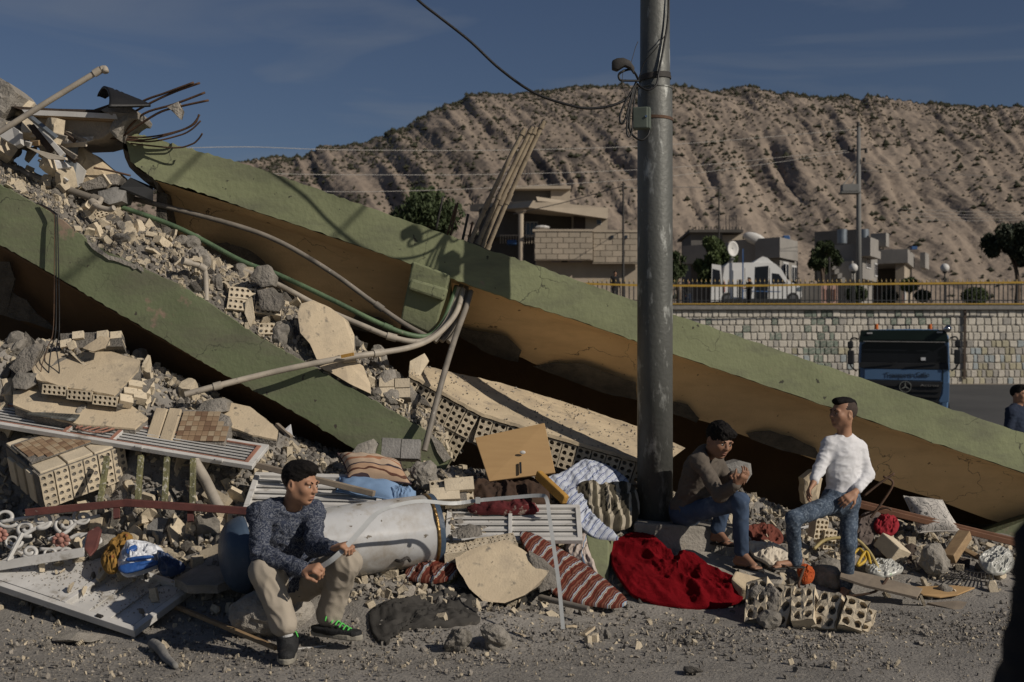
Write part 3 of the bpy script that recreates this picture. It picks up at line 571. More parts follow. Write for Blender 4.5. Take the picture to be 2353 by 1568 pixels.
# --- stepped grey house
d = 80; hC = thing('house', 'tall stepped grey house with outside stair and white windows', 'house', Vector((P(1990,700,d).x, d, WALL_T)))
f1 = rblock(hC, 'wall', 'house_grey', 1958, 600, 720, d, 70, 96, .55); f2 = rblock(hC, 'wall', 'house_grey', 1982, 560, 640, d+.5, 60, 68, .55); f3 = rblock(hC, 'wall', 'house_dark', 1990, 526, 640, d+4, 104, 20, .5)
f4 = rblock(hC, 'parapet', 'house_grey', 2000, 545, 588, d-.3, 28, 48, .55); f5 = rblock(hC, 'parapet', 'house_grey', 2036, 535, 566, d+1.2, 30, 14, .55)
win(hC, f2, 'r', .22, .50, 587, 612, d, 3); win(hC, f2, 'r', .78, .96, 594, 626, d, 2); win(hC, f1, 'r', .22, .32, 629, 644, d, 1)
for u, v in ((1952,1),(2002,2)):
    m = M(); m.cyl(P(u-17,560,d+2.2), P(u-17,528,d+2.2), .34, 12); m.build('water_tank', 'tank_metal', hC, smooth=True, auto=.6)
for k in range(7): part('step', 'house_grey', hC, (1890+k*7,578+k*10,1900+k*7,590+k*10,d-.4,1.2))
w = part('gate', 'pink_gate', hC, (1888,656,1925,700,d-8,.1)); [part('panel', 'brown_rail', w, (1894+k*8,664,1896+k*8,692,d-8.06,.06)) for k in range(4)]
part('garden_wall', 'house_dark', hC, (1700,652,1890,710,d-7,.3))
# --- grey house at the right
d = 90; hD = thing('house', 'squat grey house at the foot of the mountain, farthest right', 'house', Vector((P(2110,700,d).x, d, WALL_T)))
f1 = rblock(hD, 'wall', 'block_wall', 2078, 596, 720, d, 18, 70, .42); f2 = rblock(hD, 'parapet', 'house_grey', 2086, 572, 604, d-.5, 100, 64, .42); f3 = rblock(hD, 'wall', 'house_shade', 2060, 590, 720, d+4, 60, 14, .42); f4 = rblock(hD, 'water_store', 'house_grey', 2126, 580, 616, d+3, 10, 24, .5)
m = M(); on_face(m, f1, 'r', .0, .12, P(0,690,d).z, P(0,664,d).z, .06); m.build('window', 'window_white', hD); m = M(); on_face(m, f1, 'r', -.2, -.05, P(0,715,d).z, P(0,680,d).z, .06); m.build('door', 'pink_gate', hD)
m = M(); BX(m, 2096,566,2108,573,d+1,.5); m.build('roof_box', 'tank_blue', hD)
# ------------------------------------------------------------------ trees
mat('bark', (.10, .075, .055), None, 6, .9, .5); mat('leaf', (.055, .075, .028), (.03, .045, .018), .9, .7, 0, rand=.1); mat('leaf_light', (.085, .115, .035), (.045, .065, .022), .9, .7, 0, rand=.1); mat('leaf_dark', (.035, .045, .024), (.02, .028, .016), .9, .7, 0)
def tree(label, u, v, vb, d, rx, rz, mt, n, seed, leaf=.16, group=None, bare=0):
    r = random.Random(seed); s = d/F; c = P(u, v, d); base = Vector((c.x, c.y, WALL_T if d > 60 else 0)); t = thing('tree', label, 'tree', base, group)
    rx *= s; rz *= s; cl = []
    for k in range(26):
        a = Vector((r.gauss(0, 1), r.gauss(0, 1), r.gauss(0, 1))).normalized()*(r.random()**.45); cl.append((Vector((c.x+a.x*rx*.85, c.y+a.y*rx*.75, c.z+a.z*rz*.85)), r.uniform(.22, .42)*rx))
    m = M(); top = Vector((c.x, c.y, c.z+rz*.2)); tr = spline([base, base.lerp(top, .4)+Vector((.1, 0, 0)), base.lerp(top, .75)+Vector((-.12, .1, 0)), top], 3); m.tube(tr, [lerp(.17, .05, i/(len(tr)-1)) for i in range(len(tr))], 7); m.build('trunk', 'bark', t, smooth=True)
    m = M()
    for q, rad in cl[:14]: m.tube(spline([base.lerp(top, r.uniform(.45, .85)), (q+top)/2+Vector((0, 0, -.2)), q], 2), [.06, .05, .04, .03, .02], 5)
    m.build('limbs', 'bark', t)
    m = M()
    for k in range(n):
        q, rad = r.choice(cl); a = Vector((r.gauss(0, 1), r.gauss(0, 1), r.gauss(0, 1))).normalized()*rad*(r.random()**.4); p = q+a
        e = leaf*r.uniform(.6, 1.5); R = randrot(r); m.add([p+R@Vector(w_)*e for w_ in ((-1, 0, 0), (0, -.42, .1), (1, 0, 0), (0, .42, .1))], [(0, 1, 2), (0, 2, 3)])
    m.build('crown', mt, t)
tree('feathery dark green tree rising behind the upper green beam', 975, 500, 640, 66, 90, 52, 'leaf', 7500, 1, .13)
tree('dense bright green tree beside the dish of the white van', 1640, 600, 690, 74, 50, 58, 'leaf_light', 8000, 2, .14)
tree('narrow green tree half hidden by the steel pole', 1556, 612, 690, 70, 22, 50, 'leaf', 3000, 3, .14)
tree('grey green tree in front of the stepped house stair', 1893, 590, 690, 76, 40, 40, 'leaf', 5000, 4, .13)
tree('dark tree at the right edge above the railing', 2335, 560, 690, 66, 68, 66, 'leaf_dark', 8500, 5, .15)
for i, (u, v, rr_) in enumerate(((1968,676,26), (2090,655,22), (2044,682,20), (2120,680,18), (2240,682,30))):
    r = random.Random(40+i); d = 68+i*.6; c = P(u, v, d); s = d/F; t = thing('bush', ['clipped dark bush behind the railing beside the lamp', 'taller leafy bush behind the railing by the far right house', 'small round bush behind the railing under the stepped house', 'low bush at the foot of the far right house', 'wide low bush behind the railing at right'][i], 'bush', Vector((c.x, c.y, WALL_T)))
    m = M()
    for k in range(1300):
        a = Vector((r.gauss(0, 1), r.gauss(0, 1), r.gauss(0, 1))).normalized()*(r.random()**.4)*rr_*s; p = c+Vector((a.x, a.y, a.z*.75)); e = .1*r.uniform(.6, 1.4); R = randrot(r)
        m.add([p+R@Vector(w_)*e for w_ in ((-1, 0, 0), (0, -.5, .1), (1, 0, 0), (0, .5, .1))], [(0, 1, 2), (0, 2, 3)])
    m.build('foliage', ('leaf', 'leaf_light', 'leaf_dark')[i % 3], t); m = M(); m.cyl((c.x, c.y, WALL_T-.1), (c.x, c.y, c.z), .05, 6); m.build('stem', 'bark', t)
# ------------------------------------------------------------------ posts, lamps, wires
mat('pole_grey', (.17, .17, .165), (.13, .13, .127), 1, .7, .2, 8)
d = 72; x = P(1973, 0, d).x
up = thing('utility_pole', 'tall grey power pole with transformer rack in front of the stepped house', 'utility pole', (x, d, WALL_T))
m = M(); m.cyl((x, d, WALL_T-.2), (x, d, P(0,292,d).z), .20, 12, 0, .11); m.build('shaft', 'pole_grey', up, smooth=True)
m = M(); m.bar(P(1950,348,d), P(1992,342,d), .1, .1); m.bar(P(1966,300,d), P(1982,296,d), .1, .1); m.build('crossarm', 'dark_steel', up)
for u, v in ((1952,345),(1962,350),(1990,352),(1985,372),(1972,290)): m = M(); m.cyl(P(u,v,d-.15), P(u,v-9,d-.15), .09, 8); m.build('insulator', 'black_rubber', up)
m = M(); m.box(P(1952,433,d-.3), (.95, .6, .42)); m.bar(P(1930,444,d-.3), P(1975,444,d-.3), .7, .08); m.bar(P(1935,428,d-.3), P(1966,390,d-.1), .04, .04); m.bar(P(1958,425,d-.3), P(1968,398,d-.1), .04, .04); m.build('transformer', 'pole_grey', up)
for i, (u, v0, dd, lb) in enumerate(((1432,418,64,'thin dark wire post by the tan house, left of the steel pole'), (1652,428,86,'thin dark wire post rising above the green tree'), (1906,590,70,'thin light pole beside the grey green tree'))):
    x = P(u, 0, dd).x; t = thing('wire_post', lb, 'post', (x, dd, WALL_T)); m = M(); m.cyl((x, dd, WALL_T-.1), (x, dd, P(0, v0, dd).z), .075, 8, 0, .05); m.build('shaft', 'dark_steel', t); m = M(); m.bar(P(u-5, v0+6, dd), P(u+5, v0+6, dd), .06, .06); m.build('crossarm', 'dark_steel', t)
for i, (u, v) in enumerate(((1961,616), (2171,616))):
    dd = 64.5; p = P(u, v, dd); t = thing('street_lamp', ['globe street lamp close to the grey power pole', 'globe street lamp by the far right house'][i], 'lamp', (p.x, dd, WALL_T))
    m = M(); m.cyl((p.x, dd, WALL_T-.1), (p.x, dd, p.z-.18), .05, 8, 0, .035); m.build('post', 'fence_black', t); m = M(); m.ball(p, .24, 14, 10); m.build('globe', 'dish_white', t, smooth=True); m = M(); m.cyl(p+Vector((0, 0, -.3)), p+Vector((0, 0, -.2)), .09, 10, 0, .14); m.build('collar', 'fence_black', t)
mat('wire', (.16, .15, .14), None, 2, .6, 0); mat('wire_pale', (.42, .40, .37), None, 2, .6, 0)
def wire(label, pts, r, mt='wire', n=5, cat='wire', group=None, name='overhead_wire', k=8):
    m = M(); m.tube(spline([P(*p) for p in pts], k), r, n); return m.build(name, mt, smooth=True, label=label, cat=cat, group=group)
wire('topmost pale power line running to the grey power pole', [(1972,297,72),(1550,332,66),(1180,345,58),(800,345,50),(560,338,44),(300,345,40)], .012, 'wire_pale')
wire('second pale power line, crossing at mid mountain', [(1953,345,72),(1550,385,66),(1180,400,58),(800,402,50),(560,398,44)], .011, 'wire_pale')
wire('third pale power line, just under the second', [(1956,349,72),(1560,403,66),(1210,428,60),(900,440,54),(700,440,50)], .011, 'wire_pale')
wire('dark wire rising from the tan house to the thin post', [(1432,428,64),(1360,448,66),(1290,467,70),(1180,492,74)], .025)
wire('dark wire from thin post to post behind the pole', [(1432,428,64),(1470,433,66),(1560,430,74),(1652,433,86)], .022)
wire('faint wire across the mountain at right, upper', [(1985,375,72),(2100,388,80),(2250,405,90),(2420,424,100)], .014)
wire('faint wire across the mountain at right, lower', [(1980,392,72),(2140,400,85),(2420,412,100)], .014)
for k in range(4): wire('one of four faint level wires low over the right mountainside', [(2060,480+k*8,140),(2240,487+k*7,140),(2420,486+k*6,140)], .022, 'wire_pale', group='level wires over the right mountainside')
# ------------------------------------------------------------------ white van on the terrace
mat('van_white', (.66, .66, .65), (.6, .6, .59), 1.2, .3, .02, spec=.5); mat('tyre', (.02, .02, .021), None, 5, .8, .1); mat('rim', (.16, .16, .165), None, 5, .4, .05, metal=.5)
mat('dark_glass', (.012, .013, .017), None, 2, .18, 0, spec=.28); mat('lamp_red', (.35, .03, .02), None, 2, .3, 0); mat('lamp_amber', (.55, .13, .02), None, 2, .3, 0); mat('black_plastic', (.025, .026, .028), None, 4, .5, .1)
mat('truck_blue', (.085, .16, .29), (.075, .145, .26), 1.5, .22, .02, spec=.55); mat('truck_green', (.010, .020, .016), None, 2, .4, .03); mat('chrome', (.6, .6, .6), None, 3, .15, 0, metal=1); mat('lettering', (.025, .04, .06), None, 2, .6, 0)
d = 70; S = d/F
van = thing('van', 'white broadcast van with high roof and open side and rear doors on the terrace', 'van', Vector((P(1740,697,d).x, d, WALL_T+.02)))
def VP(u, v, k=0): return P(u, v, d)+Vector((0, k, 0))
prof = [(1662,684),(1660,640),(1664,612),(1672,604),(1740,603),(1772,603),(1782,606),(1796,618),(1810,642),(1822,650),(1842,660),(1844,680),(1840,690),(1668,690)]
m = M(); rings = []
for k, sq in ((0, .985), (.12, 1), (1.9, 1), (2.02, .985)):
    c = P(1750, 650, d); rings.append([c+(VP(u, v)-c)*sq+Vector((0, k, 0)) for u, v in prof])
m.loft(rings); m.build('body', 'van_white', van, smooth=True, auto=.5)
m = M(); m.loft([[VP(1726,606,k), VP(1734,602,k), VP(1746,593,k), VP(1754,589,k), VP(1764,592,k), VP(1788,612,k), VP(1784,616,k), VP(1740,607,k)] for k in (.15, 1.85)]); m.build('roof_fairing', 'van_white', van, smooth=True, auto=.7)
m = M(); m.hexa([VP(1634,694), VP(1661,692), VP(1661,692,.06), VP(1634,694,.06), VP(1636,607), VP(1657,610), VP(1657,610,.06), VP(1636,607,.06)]); rd = m.build('rear_door', 'van_white', van)
m = M(); m.hexa([VP(1637,658,-.02), VP(1657,656,-.02), VP(1657,656,.0), VP(1637,658,.0), VP(1638,618,-.02), VP(1654,622,-.02), VP(1654,622,.0), VP(1638,618,.0)]); m.build('window', 'dark_glass', rd)
m = M(); m.prism([VP(*k, -.015) for k in ((1733,694),(1735,614),(1766,611),(1764,694))], (0, .05, 0)); m.build('door_opening', 'dark_glass', van)  # dark plate for the open doorway, interior shade put into its colour
m = M(); m.prism([VP(*k, -.015) for k in ((1774,652),(1774,628),(1790,630),(1806,652))], (0, .05, 0)); m.build('cab_window', 'dark_glass', van)
m = M(); m.prism([VP(*k, -.04) for k in ((1678,690),(1678,622),(1709,620),(1709,690))], (0, .03, 0)); m.build('side_panel', 'van_white', van)
for z, x in ((1, 1706), (2, 1822)):
    x = (1672, 1822)[z-1]; m = M(); m.cyl(VP(x, 686, -.03), VP(x, 686, .24), .34, 20); w = m.build('wheel', 'tyre', van, smooth=True, auto=.6); m = M(); m.cyl(VP(x, 686, -.045), VP(x, 686, .0), .2, 14); m.build('rim', 'rim', w)
m = M(); m.box(VP(1664,660,-.02), (.08, .06, .6)); m.build('tail_light', 'lamp_red', van); m = M(); m.box(VP(1838,664,-.02), (.2, .08, .2)); m.build('headlight', 'chrome', van); m = M(); m.box(VP(1750,692,.5), (4.4, 1.9, .2)); m.build('sill', 'black_plastic', van)
m = M(); m.cyl(VP(1687,604,.9), VP(1687,588,.9), .1, 8); m.bar(VP(1680,600,.9), VP(1692,592,.7), .12, .08); dm = m.build('dish_mount', 'pole_grey', van)
c = VP(1686, 570, .6); m = M(); R = axes((.80, .35, .0), (0, 0, 1)); rs_ = []
for k in range(7):
    t = k/6; rs_.append([c+R@Vector((.52*t*math.cos(a), .86*t*math.sin(a), -.2*t*t+.2 if t else .2)) if t else c+R@Vector((.001*math.cos(a), .001*math.sin(a), 0.0)) for a in [2*math.pi*j/22 for j in range(22)]])
    if k: rs_[-1] = [p for p in rs_[-1]]
rs_ = [[c+R@Vector((.38*t*math.cos(a), .46*t*math.sin(a), .12*t*t)) for a in [2*math.pi*j/22 for j in range(22)]] for t in (.01, .3, .55, .8, 1)]
m.loft(rs_, False); ob = m.build('satellite_dish', 'dish_white', van, smooth=True); ob.modifiers.new('Solid', 'SOLIDIFY').thickness = .03
m = M(); m.bar(VP(1704,694,-.4), VP(1704,574,-.4), .07, .07); m.bar(VP(1704,685-15,-.4), VP(1790,685-13,-.4), .05, .05); m.build('gantry', label='blue steel frame standing beside the open van', cat='frame', mats='tank_blue')
# ------------------------------------------------------------------ blue lorry coming down the street
d = 34.0; zb = far_z(d)+.03; tk = thing('truck', 'blue lorry with dark green visor coming down the road by the mural wall', 'truck', Vector((P(2075,0,d).x, d, zb)))
def T(u, v, k=0): return P(u, v, d)+Vector((0, k, 0))
fp = [(1974,935),(1972,900),(1976,870),(1977,800),(1980,775),(1986,763),(2000,757),(2080,756),(2150,758),(2168,764),(2174,775),(2175,800),(2176,870),(2174,905),(2172,940)]
m = M(); c0 = P(2075, 850, d); m.loft([[c0+(T(u, v)-c0)*s_+Vector((0, k, 0)) for u, v in fp] for k, s_ in ((0, .97), (.06, 1), (2.0, 1), (2.1, .97))]); m.build('cab', 'truck_blue', tk, smooth=True, auto=.5)
def plate(name, mt, pts, k, t=.03, par=None, bevel=.01):
    m = M(); m.prism([T(u, v, k) for u, v in pts], (0, t, 0)); return m.build(name, mt, par or tk, bevel=bevel)
plate('sun_visor', 'truck_green', [(1978,786),(1982,758),(2168,760),(2174,789),(2164,785),(2000,781)], -.14, .14)
plate('windscreen', 'dark_glass', [(1982,832),(1984,792),(2000,782),(2160,786),(2170,798),(2171,836)], -.03)
plate('wiper_panel', 'black_plastic', [(1978,843),(1979,832),(2172,836),(2174,850),(1990,847)], -.05)
plate('bonnet', 'truck_blue', [(1990,847),(2160,851),(2162,876),(1990,872)], -.04)
gr = plate('grille', 'black_plastic', [(1992,873),(2162,878),(2150,932),(2005,928)], -.06)
for k in range(4): plate('grille_bar', 'tyre', [(2000,882+k*12),(2155,886+k*12),(2154,890+k*12),(2000,886+k*12)], -.09, .03, gr, 0)
plate('corner_panel', 'truck_blue', [(2162,878),(2175,880),(2174,924),(2150,926),(2160,905)], -.07)
plate('bumper', 'pole_grey', [(1985,940),(2172,938),(2174,962),(1985,965)], -.1, .3)
hl = plate('headlight', 'chrome', [(2148,944),(2166,944),(2166,956),(2148,958)], -.13, .05); plate('headlight', 'chrome', [(1990,944),(2008,944),(2008,956),(1990,958)], -.13, .05)
plate('indicator', 'lamp_amber', [(2168,944),(2172,944),(2172,956),(2168,956)], -.13, .05)
for u, v in ((2016,755), (2134,757)):
    m = M(); m.cyl(T(u,v,.3), T(u,v-12,.3), .06, 10, 0, .05); m.build('beacon', 'lamp_amber', tk, smooth=True, auto=.7)
m = M(); m.bar(T(2052,757,.4), T(2052,746,.4), .03, .03); m.bar(T(2089,757,.4), T(2089,746,.4), .03, .03); m.bar(T(2052,746,.4), T(2090,746,.4), .03, .04); m.build('roof_rack', 'black_plastic', tk)
m = M(); m.cyl(T(2163,762,.1), T(2172,757,-.25), .05, 10, 0, .1); m.build('horn', 'chrome', tk, smooth=True)
for sgn, u0 in ((-1, 1975), (1, 2177)):
    m = M(); m.tube(spline([T(u0, 778, .1), T(u0+sgn*12, 776, -.05), T(u0+sgn*17, 790, -.05), T(u0+sgn*17, 836, -.05), T(u0+sgn*3, 853, .1)], 4), .022, 6); a = m.build('mirror_arm', 'black_plastic', tk, smooth=True)
    m = M(); m.box(T(u0+sgn*16, 792, -.1), (.16, .1, .20)); m.box(T(u0+sgn*15, 821, -.1), (.18, .11, .40)); m.build('mirror', 'black_plastic', tk, bevel=.03)
m = M(); cs = T(2080, 889, -.1); R_ = .155; m.tube([cs+Vector((R_*math.cos(a), 0, R_*math.sin(a))) for a in [2*math.pi*k/24 for k in range(25)]], .013, 6)
for a in (90, 210, 330):
    q = Vector((math.cos(math.radians(a)), 0, math.sin(math.radians(a)))); pq = Vector((-q.z, 0, q.x)); m.prism([cs+pq*.02, cs+q*R_, cs-pq*.02, cs-q*.012+Vector((0, -.01, 0))], (0, .02, 0))
m.build('emblem', 'chrome', gr)
def text(s, u, v, h, k, mt, par, w=None, y=None):
    c = bpy.data.curves.new('lettering', 'FONT'); c.body = s; c.size = h; c.extrude = .004; c.align_x = 'CENTER'; c.align_y = 'CENTER'; o = bpy.data.objects.new('lettering', c); COL.objects.link(o)
    dg = bpy.context.evaluated_depsgraph_get(); me = bpy.data.meshes.new_from_object(o.evaluated_get(dg)); bpy.data.objects.remove(o); me.materials.clear(); me.materials.append(MT[mt])
    sx = 1
    if w: xs = [v_.co.x for v_ in me.vertices]; sx = w/(max(xs)-min(xs))
    return place('lettering', me, T(u, v, k), rot(math.pi/2, 0, 0), (sx, 1, 1), par)
text('Transports Gallo', 2084, 862, .19, -.055, 'lettering', tk, 96*d/F); text('Actros', 2132, 886, .10, -.1, 'grey_block', gr, 40*d/F)
for u in (2000, 2150):
    m = M(); m.cyl((T(u,0).x, d+.4, zb+.5), (T(u,0).x+.32, d+.4, zb+.5), .5, 20); w = m.build('wheel', 'tyre', tk, smooth=True, auto=.6); m = M(); m.cyl((T(u,0).x-.01, d+.4, zb+.5), (T(u,0).x+.34, d+.4, zb+.5), .28, 14); m.build('rim', 'rim', w)
m = M(); m.box((T(2075,0).x, d+4.8, zb+1.75), (2.35, 5.0, 1.5)); m.build('tipper_body', 'truck_green', tk, bevel=.03); m = M(); m.box((T(2075,0).x, d+4, zb+.75), (1.0, 7, .3)); m.build('chassis', 'black_plastic', tk)
for k in range(2):
    for s_ in (-1, 1):
        q = Vector((T(2075,0).x+s_*1.0, d+4.6+k*1.4, zb+.5)); m = M(); m.cyl(q, q+Vector((s_*.2, 0, 0)), .5, 16); m.build('wheel', 'tyre', tk, smooth=True, auto=.6)
for u0, u1 in ((2000, 2062), (2090, 2155)):
    m = M(); m.bar(T(u0, 839, -.09), T(u1, 833, -.09), .02, .02); m.build('wiper', 'black_plastic', tk)
plate('visor_strip', 'grey_block', [(1988,783),(2166,787),(2166,789),(1988,785)], -.16, .02, None, 0)
plate('door_edge', 'truck_green', [(1977,847),(1980,847),(1980,900),(1977,900)], -.03, .02, None, 0); plate('door_edge', 'truck_green', [(2160,851),(2162,851),(2162,880),(2160,880)], -.05, .02, None, 0)
plate('dash_card', 'white_paper', [(2114,822),(2124,822),(2124,829),(2114,829)], -.05, .01, None, 0)
for u in (1996, 2148): plate('marker_lamp', 'white_metal', [(u,764),(u+12,764),(u+12,767),(u,767)], -.17, .03, None, 0)
tk.rotation_euler.z = -.315
for u0, u1 in ((1711, 1731), (1768, 1772)): m = M(); m.prism([VP(*k, -.02) for k in ((u0,688),(u0,616),(u0+.8,616),(u0+.8,688))], (0, .03, 0)); m.build('door_gap', 'black_plastic', van)
# ------------------------------------------------------------------ steel pole with its footing and cables
PD = 9.3; pb = P(1505, 1192, PD); pole = thing('steel_pole', 'thick galvanised steel pole standing in a concrete footing, boy leaning on it', 'pole', pb)
def pz(v): return P(0, v, PD).z
m = M(); rings = []
for v, r in ((1200, .138), (700, .137), (300, .136), (215, .134), (205, .131), (200, .117), (0, .114), (-300, .108), (-900, .10)):
    rings.append([Vector((pb.x+r*math.cos(a), PD+r*math.sin(a), pz(v))) for a in [2*math.pi*k/36 for k in range(36)]])
m.loft(rings); m.build('shaft', 'galvanised', pole, smooth=True)
def ring(v, r, h, mt, tilt=0, name='band'):
    m = M(); m.loft([[Vector((pb.x+(r+e)*math.cos(a), PD+(r+e)*math.sin(a), pz(v)+z+tilt*math.cos(a))) for a in [2*math.pi*k/32 for k in range(32)]] for z, e in ((-h/2, -.01), (-h/2, .004), (h/2, .004), (h/2, -.01))]); return m.build(name, mt, pole, smooth=True, auto=.5)
ring(276, .137, .022, 'rust_steel', -.004); ring(178, .118, .035, 'dark_steel', .012); ring(183, .122, .02, 'dark_steel', .012); ring(205, .133, .01, 'galvanised')
# weathered tape flapping on the pole
m = M(); q = [(1527,50),(1534,60),(1538,75),(1536,90),(1540,102),(1535,108),(1537,120),(1530,124),(1528,100),(1524,80)]; m.prism([P(*k, PD-.03)+Vector((0, .02*math.sin(i*2), 0)) for i, k in enumerate(q)], (0, .012, 0)); m.build('tape_scrap', 'taupe_cloth', pole)
bxc = P(1475, 273, PD-.16); Rb = rot(0, 0, -.25)
jb = thing('junction_box', 'small grey green junction box strapped high on the steel pole', 'junction box', bxc-Vector((0, 0, .085)))
mat('box_green', (.105, .125, .105), None, 5, .45, .05)
m = M(); m.box(bxc, (.135, .06, .168), Rb); m.build('case', 'box_green', jb, bevel=.012); m = M(); m.box(bxc+Rb@Vector((-.008, -.036, 0)), (.118, .022, .164), Rb); m.build('lid', 'box_green', jb, bevel=.01); m = M(); m.cyl(bxc+Rb@Vector((.04, -.045, .005)), bxc+Rb@Vector((.04, -.055, .005)), .009, 10); m.build('latch', 'chrome', jb)
m = M(); m.box(bxc+Rb@Vector((.03, .06, 0)), (.05, .08, .03), Rb); m.build('bracket', 'dark_steel', jb)
def cable(label, pts, r, mt='black_rubber', n=7, name='cable', group=None, k=8, cat='cable'):
    m = M(); m.tube(spline([P(*p) for p in pts], k), r, n); return m.build(name, mt, smooth=True, label=label, cat=cat, group=group)
cable('thick black cable sagging from the pole and rising to upper left', [(1462,190,9.16),(1445,222,9.13),(1415,240,9.1),(1370,249,9.08),(1320,245,9.06),(1230,215,9.05),(1150,160,9.05),(1080,95,9.03),(1010,40,9.0),(960,0,8.98),(880,-80,8.95),(700,-320,8.9)], .0105, k=10)
cable('black cable running down the right side of the pole', [(1537,-40,9.2),(1535,40,9.18),(1526,100,9.17),(1514,165,9.16),(1508,195,9.13),(1490,207,9.12),(1475,202,9.13),(1463,192,9.15)], .0085)
cable('black cable loop hanging below the junction box', [(1460,195,9.14),(1450,235,9.13),(1446,290,9.12),(1455,312,9.11),(1474,322,9.1),(1488,312,9.11),(1492,300,9.12)], .0085)
cable('black cable coil dangling in a long loop left of the pole', [(1462,192,9.14),(1448,215,9.12),(1432,245,9.1),(1424,270,9.09),(1428,285,9.08),(1436,275,9.08),(1446,240,9.1),(1455,205,9.13)], .008)
cable('second black cable loop hanging beside the junction box', [(1463,192,9.15),(1452,230,9.13),(1444,255,9.12),(1440,300,9.1),(1445,315,9.1),(1452,300,9.11),(1456,240,9.13),(1464,200,9.15)], .007)
cable('stiff black cable loop jutting left from the pole band', [(1468,186,9.15),(1440,186,9.05),(1425,184,9.0),(1422,172,9.0),(1432,164,9.0),(1450,160,9.05),(1460,170,9.1),(1466,182,9.14)], .009)
cable('thin wire crossing the pole diagonally under the tape', [(1529,80,9.16),(1510,108,9.14),(1490,132,9.14),(1478,150,9.15),(1466,186,9.16)], .004)
cable('thin stray wires drooping from the cable clamp', [(1432,160,9.0),(1430,190,9.0),(1436,215,9.0),(1444,240,9.02),(1452,262,9.05)], .002, 'dark_steel', 4)
cable('thin wire slanting up left of the pole', [(1446,155,9.08),(1452,138,9.1),(1460,110,9.14),(1466,96,9.16)], .003, 'dark_steel', 4)
cc = P(1432, 150, 9.0); m = M(); m.loft([[cc+Vector((dx, dy*.6, dz)) for dx, dy, dz in r] for r in ([(-.085,-.04,.03),(-.085,.04,.03),(-.085,.04,-.035),(-.085,-.04,-.035)], [(-.05,-.06,.045),(-.05,.06,.045),(-.045,.06,-.045),(-.045,-.06,-.045)], [(.0,-.05,.05),(.0,.05,.05),(.01,.05,-.01),(.01,-.05,-.01)], [(.05,-.04,.03),(.05,.04,.03),(.055,.04,-.03),(.055,-.04,-.03)], [(.085,-.03,-.02),(.085,.03,-.02),(.08,.03,-.07),(.08,-.03,-.07)])])
m.build('cable_clamp', 'dark_steel', smooth=True, bevel=.008, label='hooked black cable clamp reaching left from the pole', cat='clamp')
# overhead lines above the frame: their soft shadows cross the beams
def overhead(label, pts): m = M(); m.tube(spline([Vector(p) for p in pts], 10), .016, 6); m.build('overhead_cable', 'black_rubber', smooth=True, label=label, cat='cable')
overhead('overhead cable leaving the pole top towards the street', [(1.02, 9.2, 4.75), (2.1, 8.2, 5.42), (3.2, 7.25, 6.1), (4.36, 6.33, 6.8), (9, 2.6, 9.6)])
overhead('overhead cable high above the beams, left of the others', [(.2, 8.6, 5.6), (2.6, 6.6, 7.0), (3.45, 5.9, 7.5), (9, 1.3, 10.8)])
overhead('overhead cable high above the lower beam', [(1.2, 6.9, 5.65), (2.67, 5.6, 6.6), (3.1, 5.15, 6.9), (8, .4, 10.2)])
# ------------------------------------------------------------------ footing, broken kerb slab
ft = thing('concrete_footing', 'grey concrete footing block under the steel pole', 'footing', P(1515, 1262, 9.05))
m = M(); fq = [(1456,1200,8.95),(1560,1206,8.95),(1690,1215,9.1),(1700,1205,9.6),(1560,1188,9.65),(1470,1184,9.6)]
m.prism([P(*k)+Vector((0, 0, .0)) for k in fq][::-1], (0, 0, -.24)); m.build('block', 'concrete', ft, bevel=.02)
m = M(); sq = [P(*k) for k in ((1570,1262,8.9),(1640,1270,9.0),(1720,1288,8.95),(1800,1322,8.85),(1790,1345,8.6),(1720,1350,8.55),(1640,1330,8.55),(1590,1300,8.65))]
m.prism([p+Vector((.012*math.sin(i*3), 0, .01*math.cos(i*5))) for i, p in enumerate(sq)], (0, .02, -.16)); m.build('broken_kerb_slab', 'concrete', bevel=.02, label='cracked sloping concrete slab under the feet by the pole', cat='concrete slab')
m = M(); sq = [P(*k) for k in ((1690,1310,8.5),(1760,1330,8.5),(1760,1358,8.4),(1705,1352,8.38),(1680,1330,8.42))]; m.prism(sq, (0, .05, -.1)); m.build('broken_kerb_slab', 'slab_plaster', bevel=.015, label='pale broken slab corner beside the red blanket', cat='concrete slab')
# ------------------------------------------------------------------ pipes
def pipe(label, pts, r, mt, par=None, n=10, cat='pipe', group=None, k=8, end=None, name='pipe', extra=()):
    w = [P(*p) for p in pts]; t = thing(name, label, cat, w[-1], group); m = M(); s = spline(w, k); m.tube(s, r, n, cap=True); m.build('tube', mt, t, smooth=True, auto=.9)
    for f, ln, sc in extra:
        i = min(int(f*(len(s)-1)), len(s)-2); dr = (s[i+1]-s[i]).normalized(); m = M(); m.cyl(s[i]-dr*ln/2, s[i]+dr*ln/2, r*sc, n+2); m.build('coupling', mt, t, smooth=True, auto=.7)
    return t
pipe('pale broken pipe reaching out of the notch across the lower beam', [(1064,665,10.2),(1050,715,10.0),(1020,755,9.85),(985,782,9.7),(940,799,9.55),(880,810,9.4),(790,823,9.24),(690,842,9.15),(600,862,9.1),(500,887,9.0),(425,907,8.95)], .0235, 'pipe_white', extra=((.52, .09, 1.35), (.9, .06, 1.3)))
m = M(); a = P(800,820,9.2); m.box(a+Vector((0, -.035, .01)), (.1, .02, .025), rot(0, -.2, 0)); m.build('valve_handle', 'foam', label='yellow valve lever on the pale broken pipe', cat='valve')
pipe('grey pipe hanging steeply from the notch to the lower beam end', [(1082,670,10.2),(1070,710,10.05),(1048,770,9.75),(1020,860,9.4),(995,955,9.2),(975,1036,9.1)], .024, 'pipe_grey')
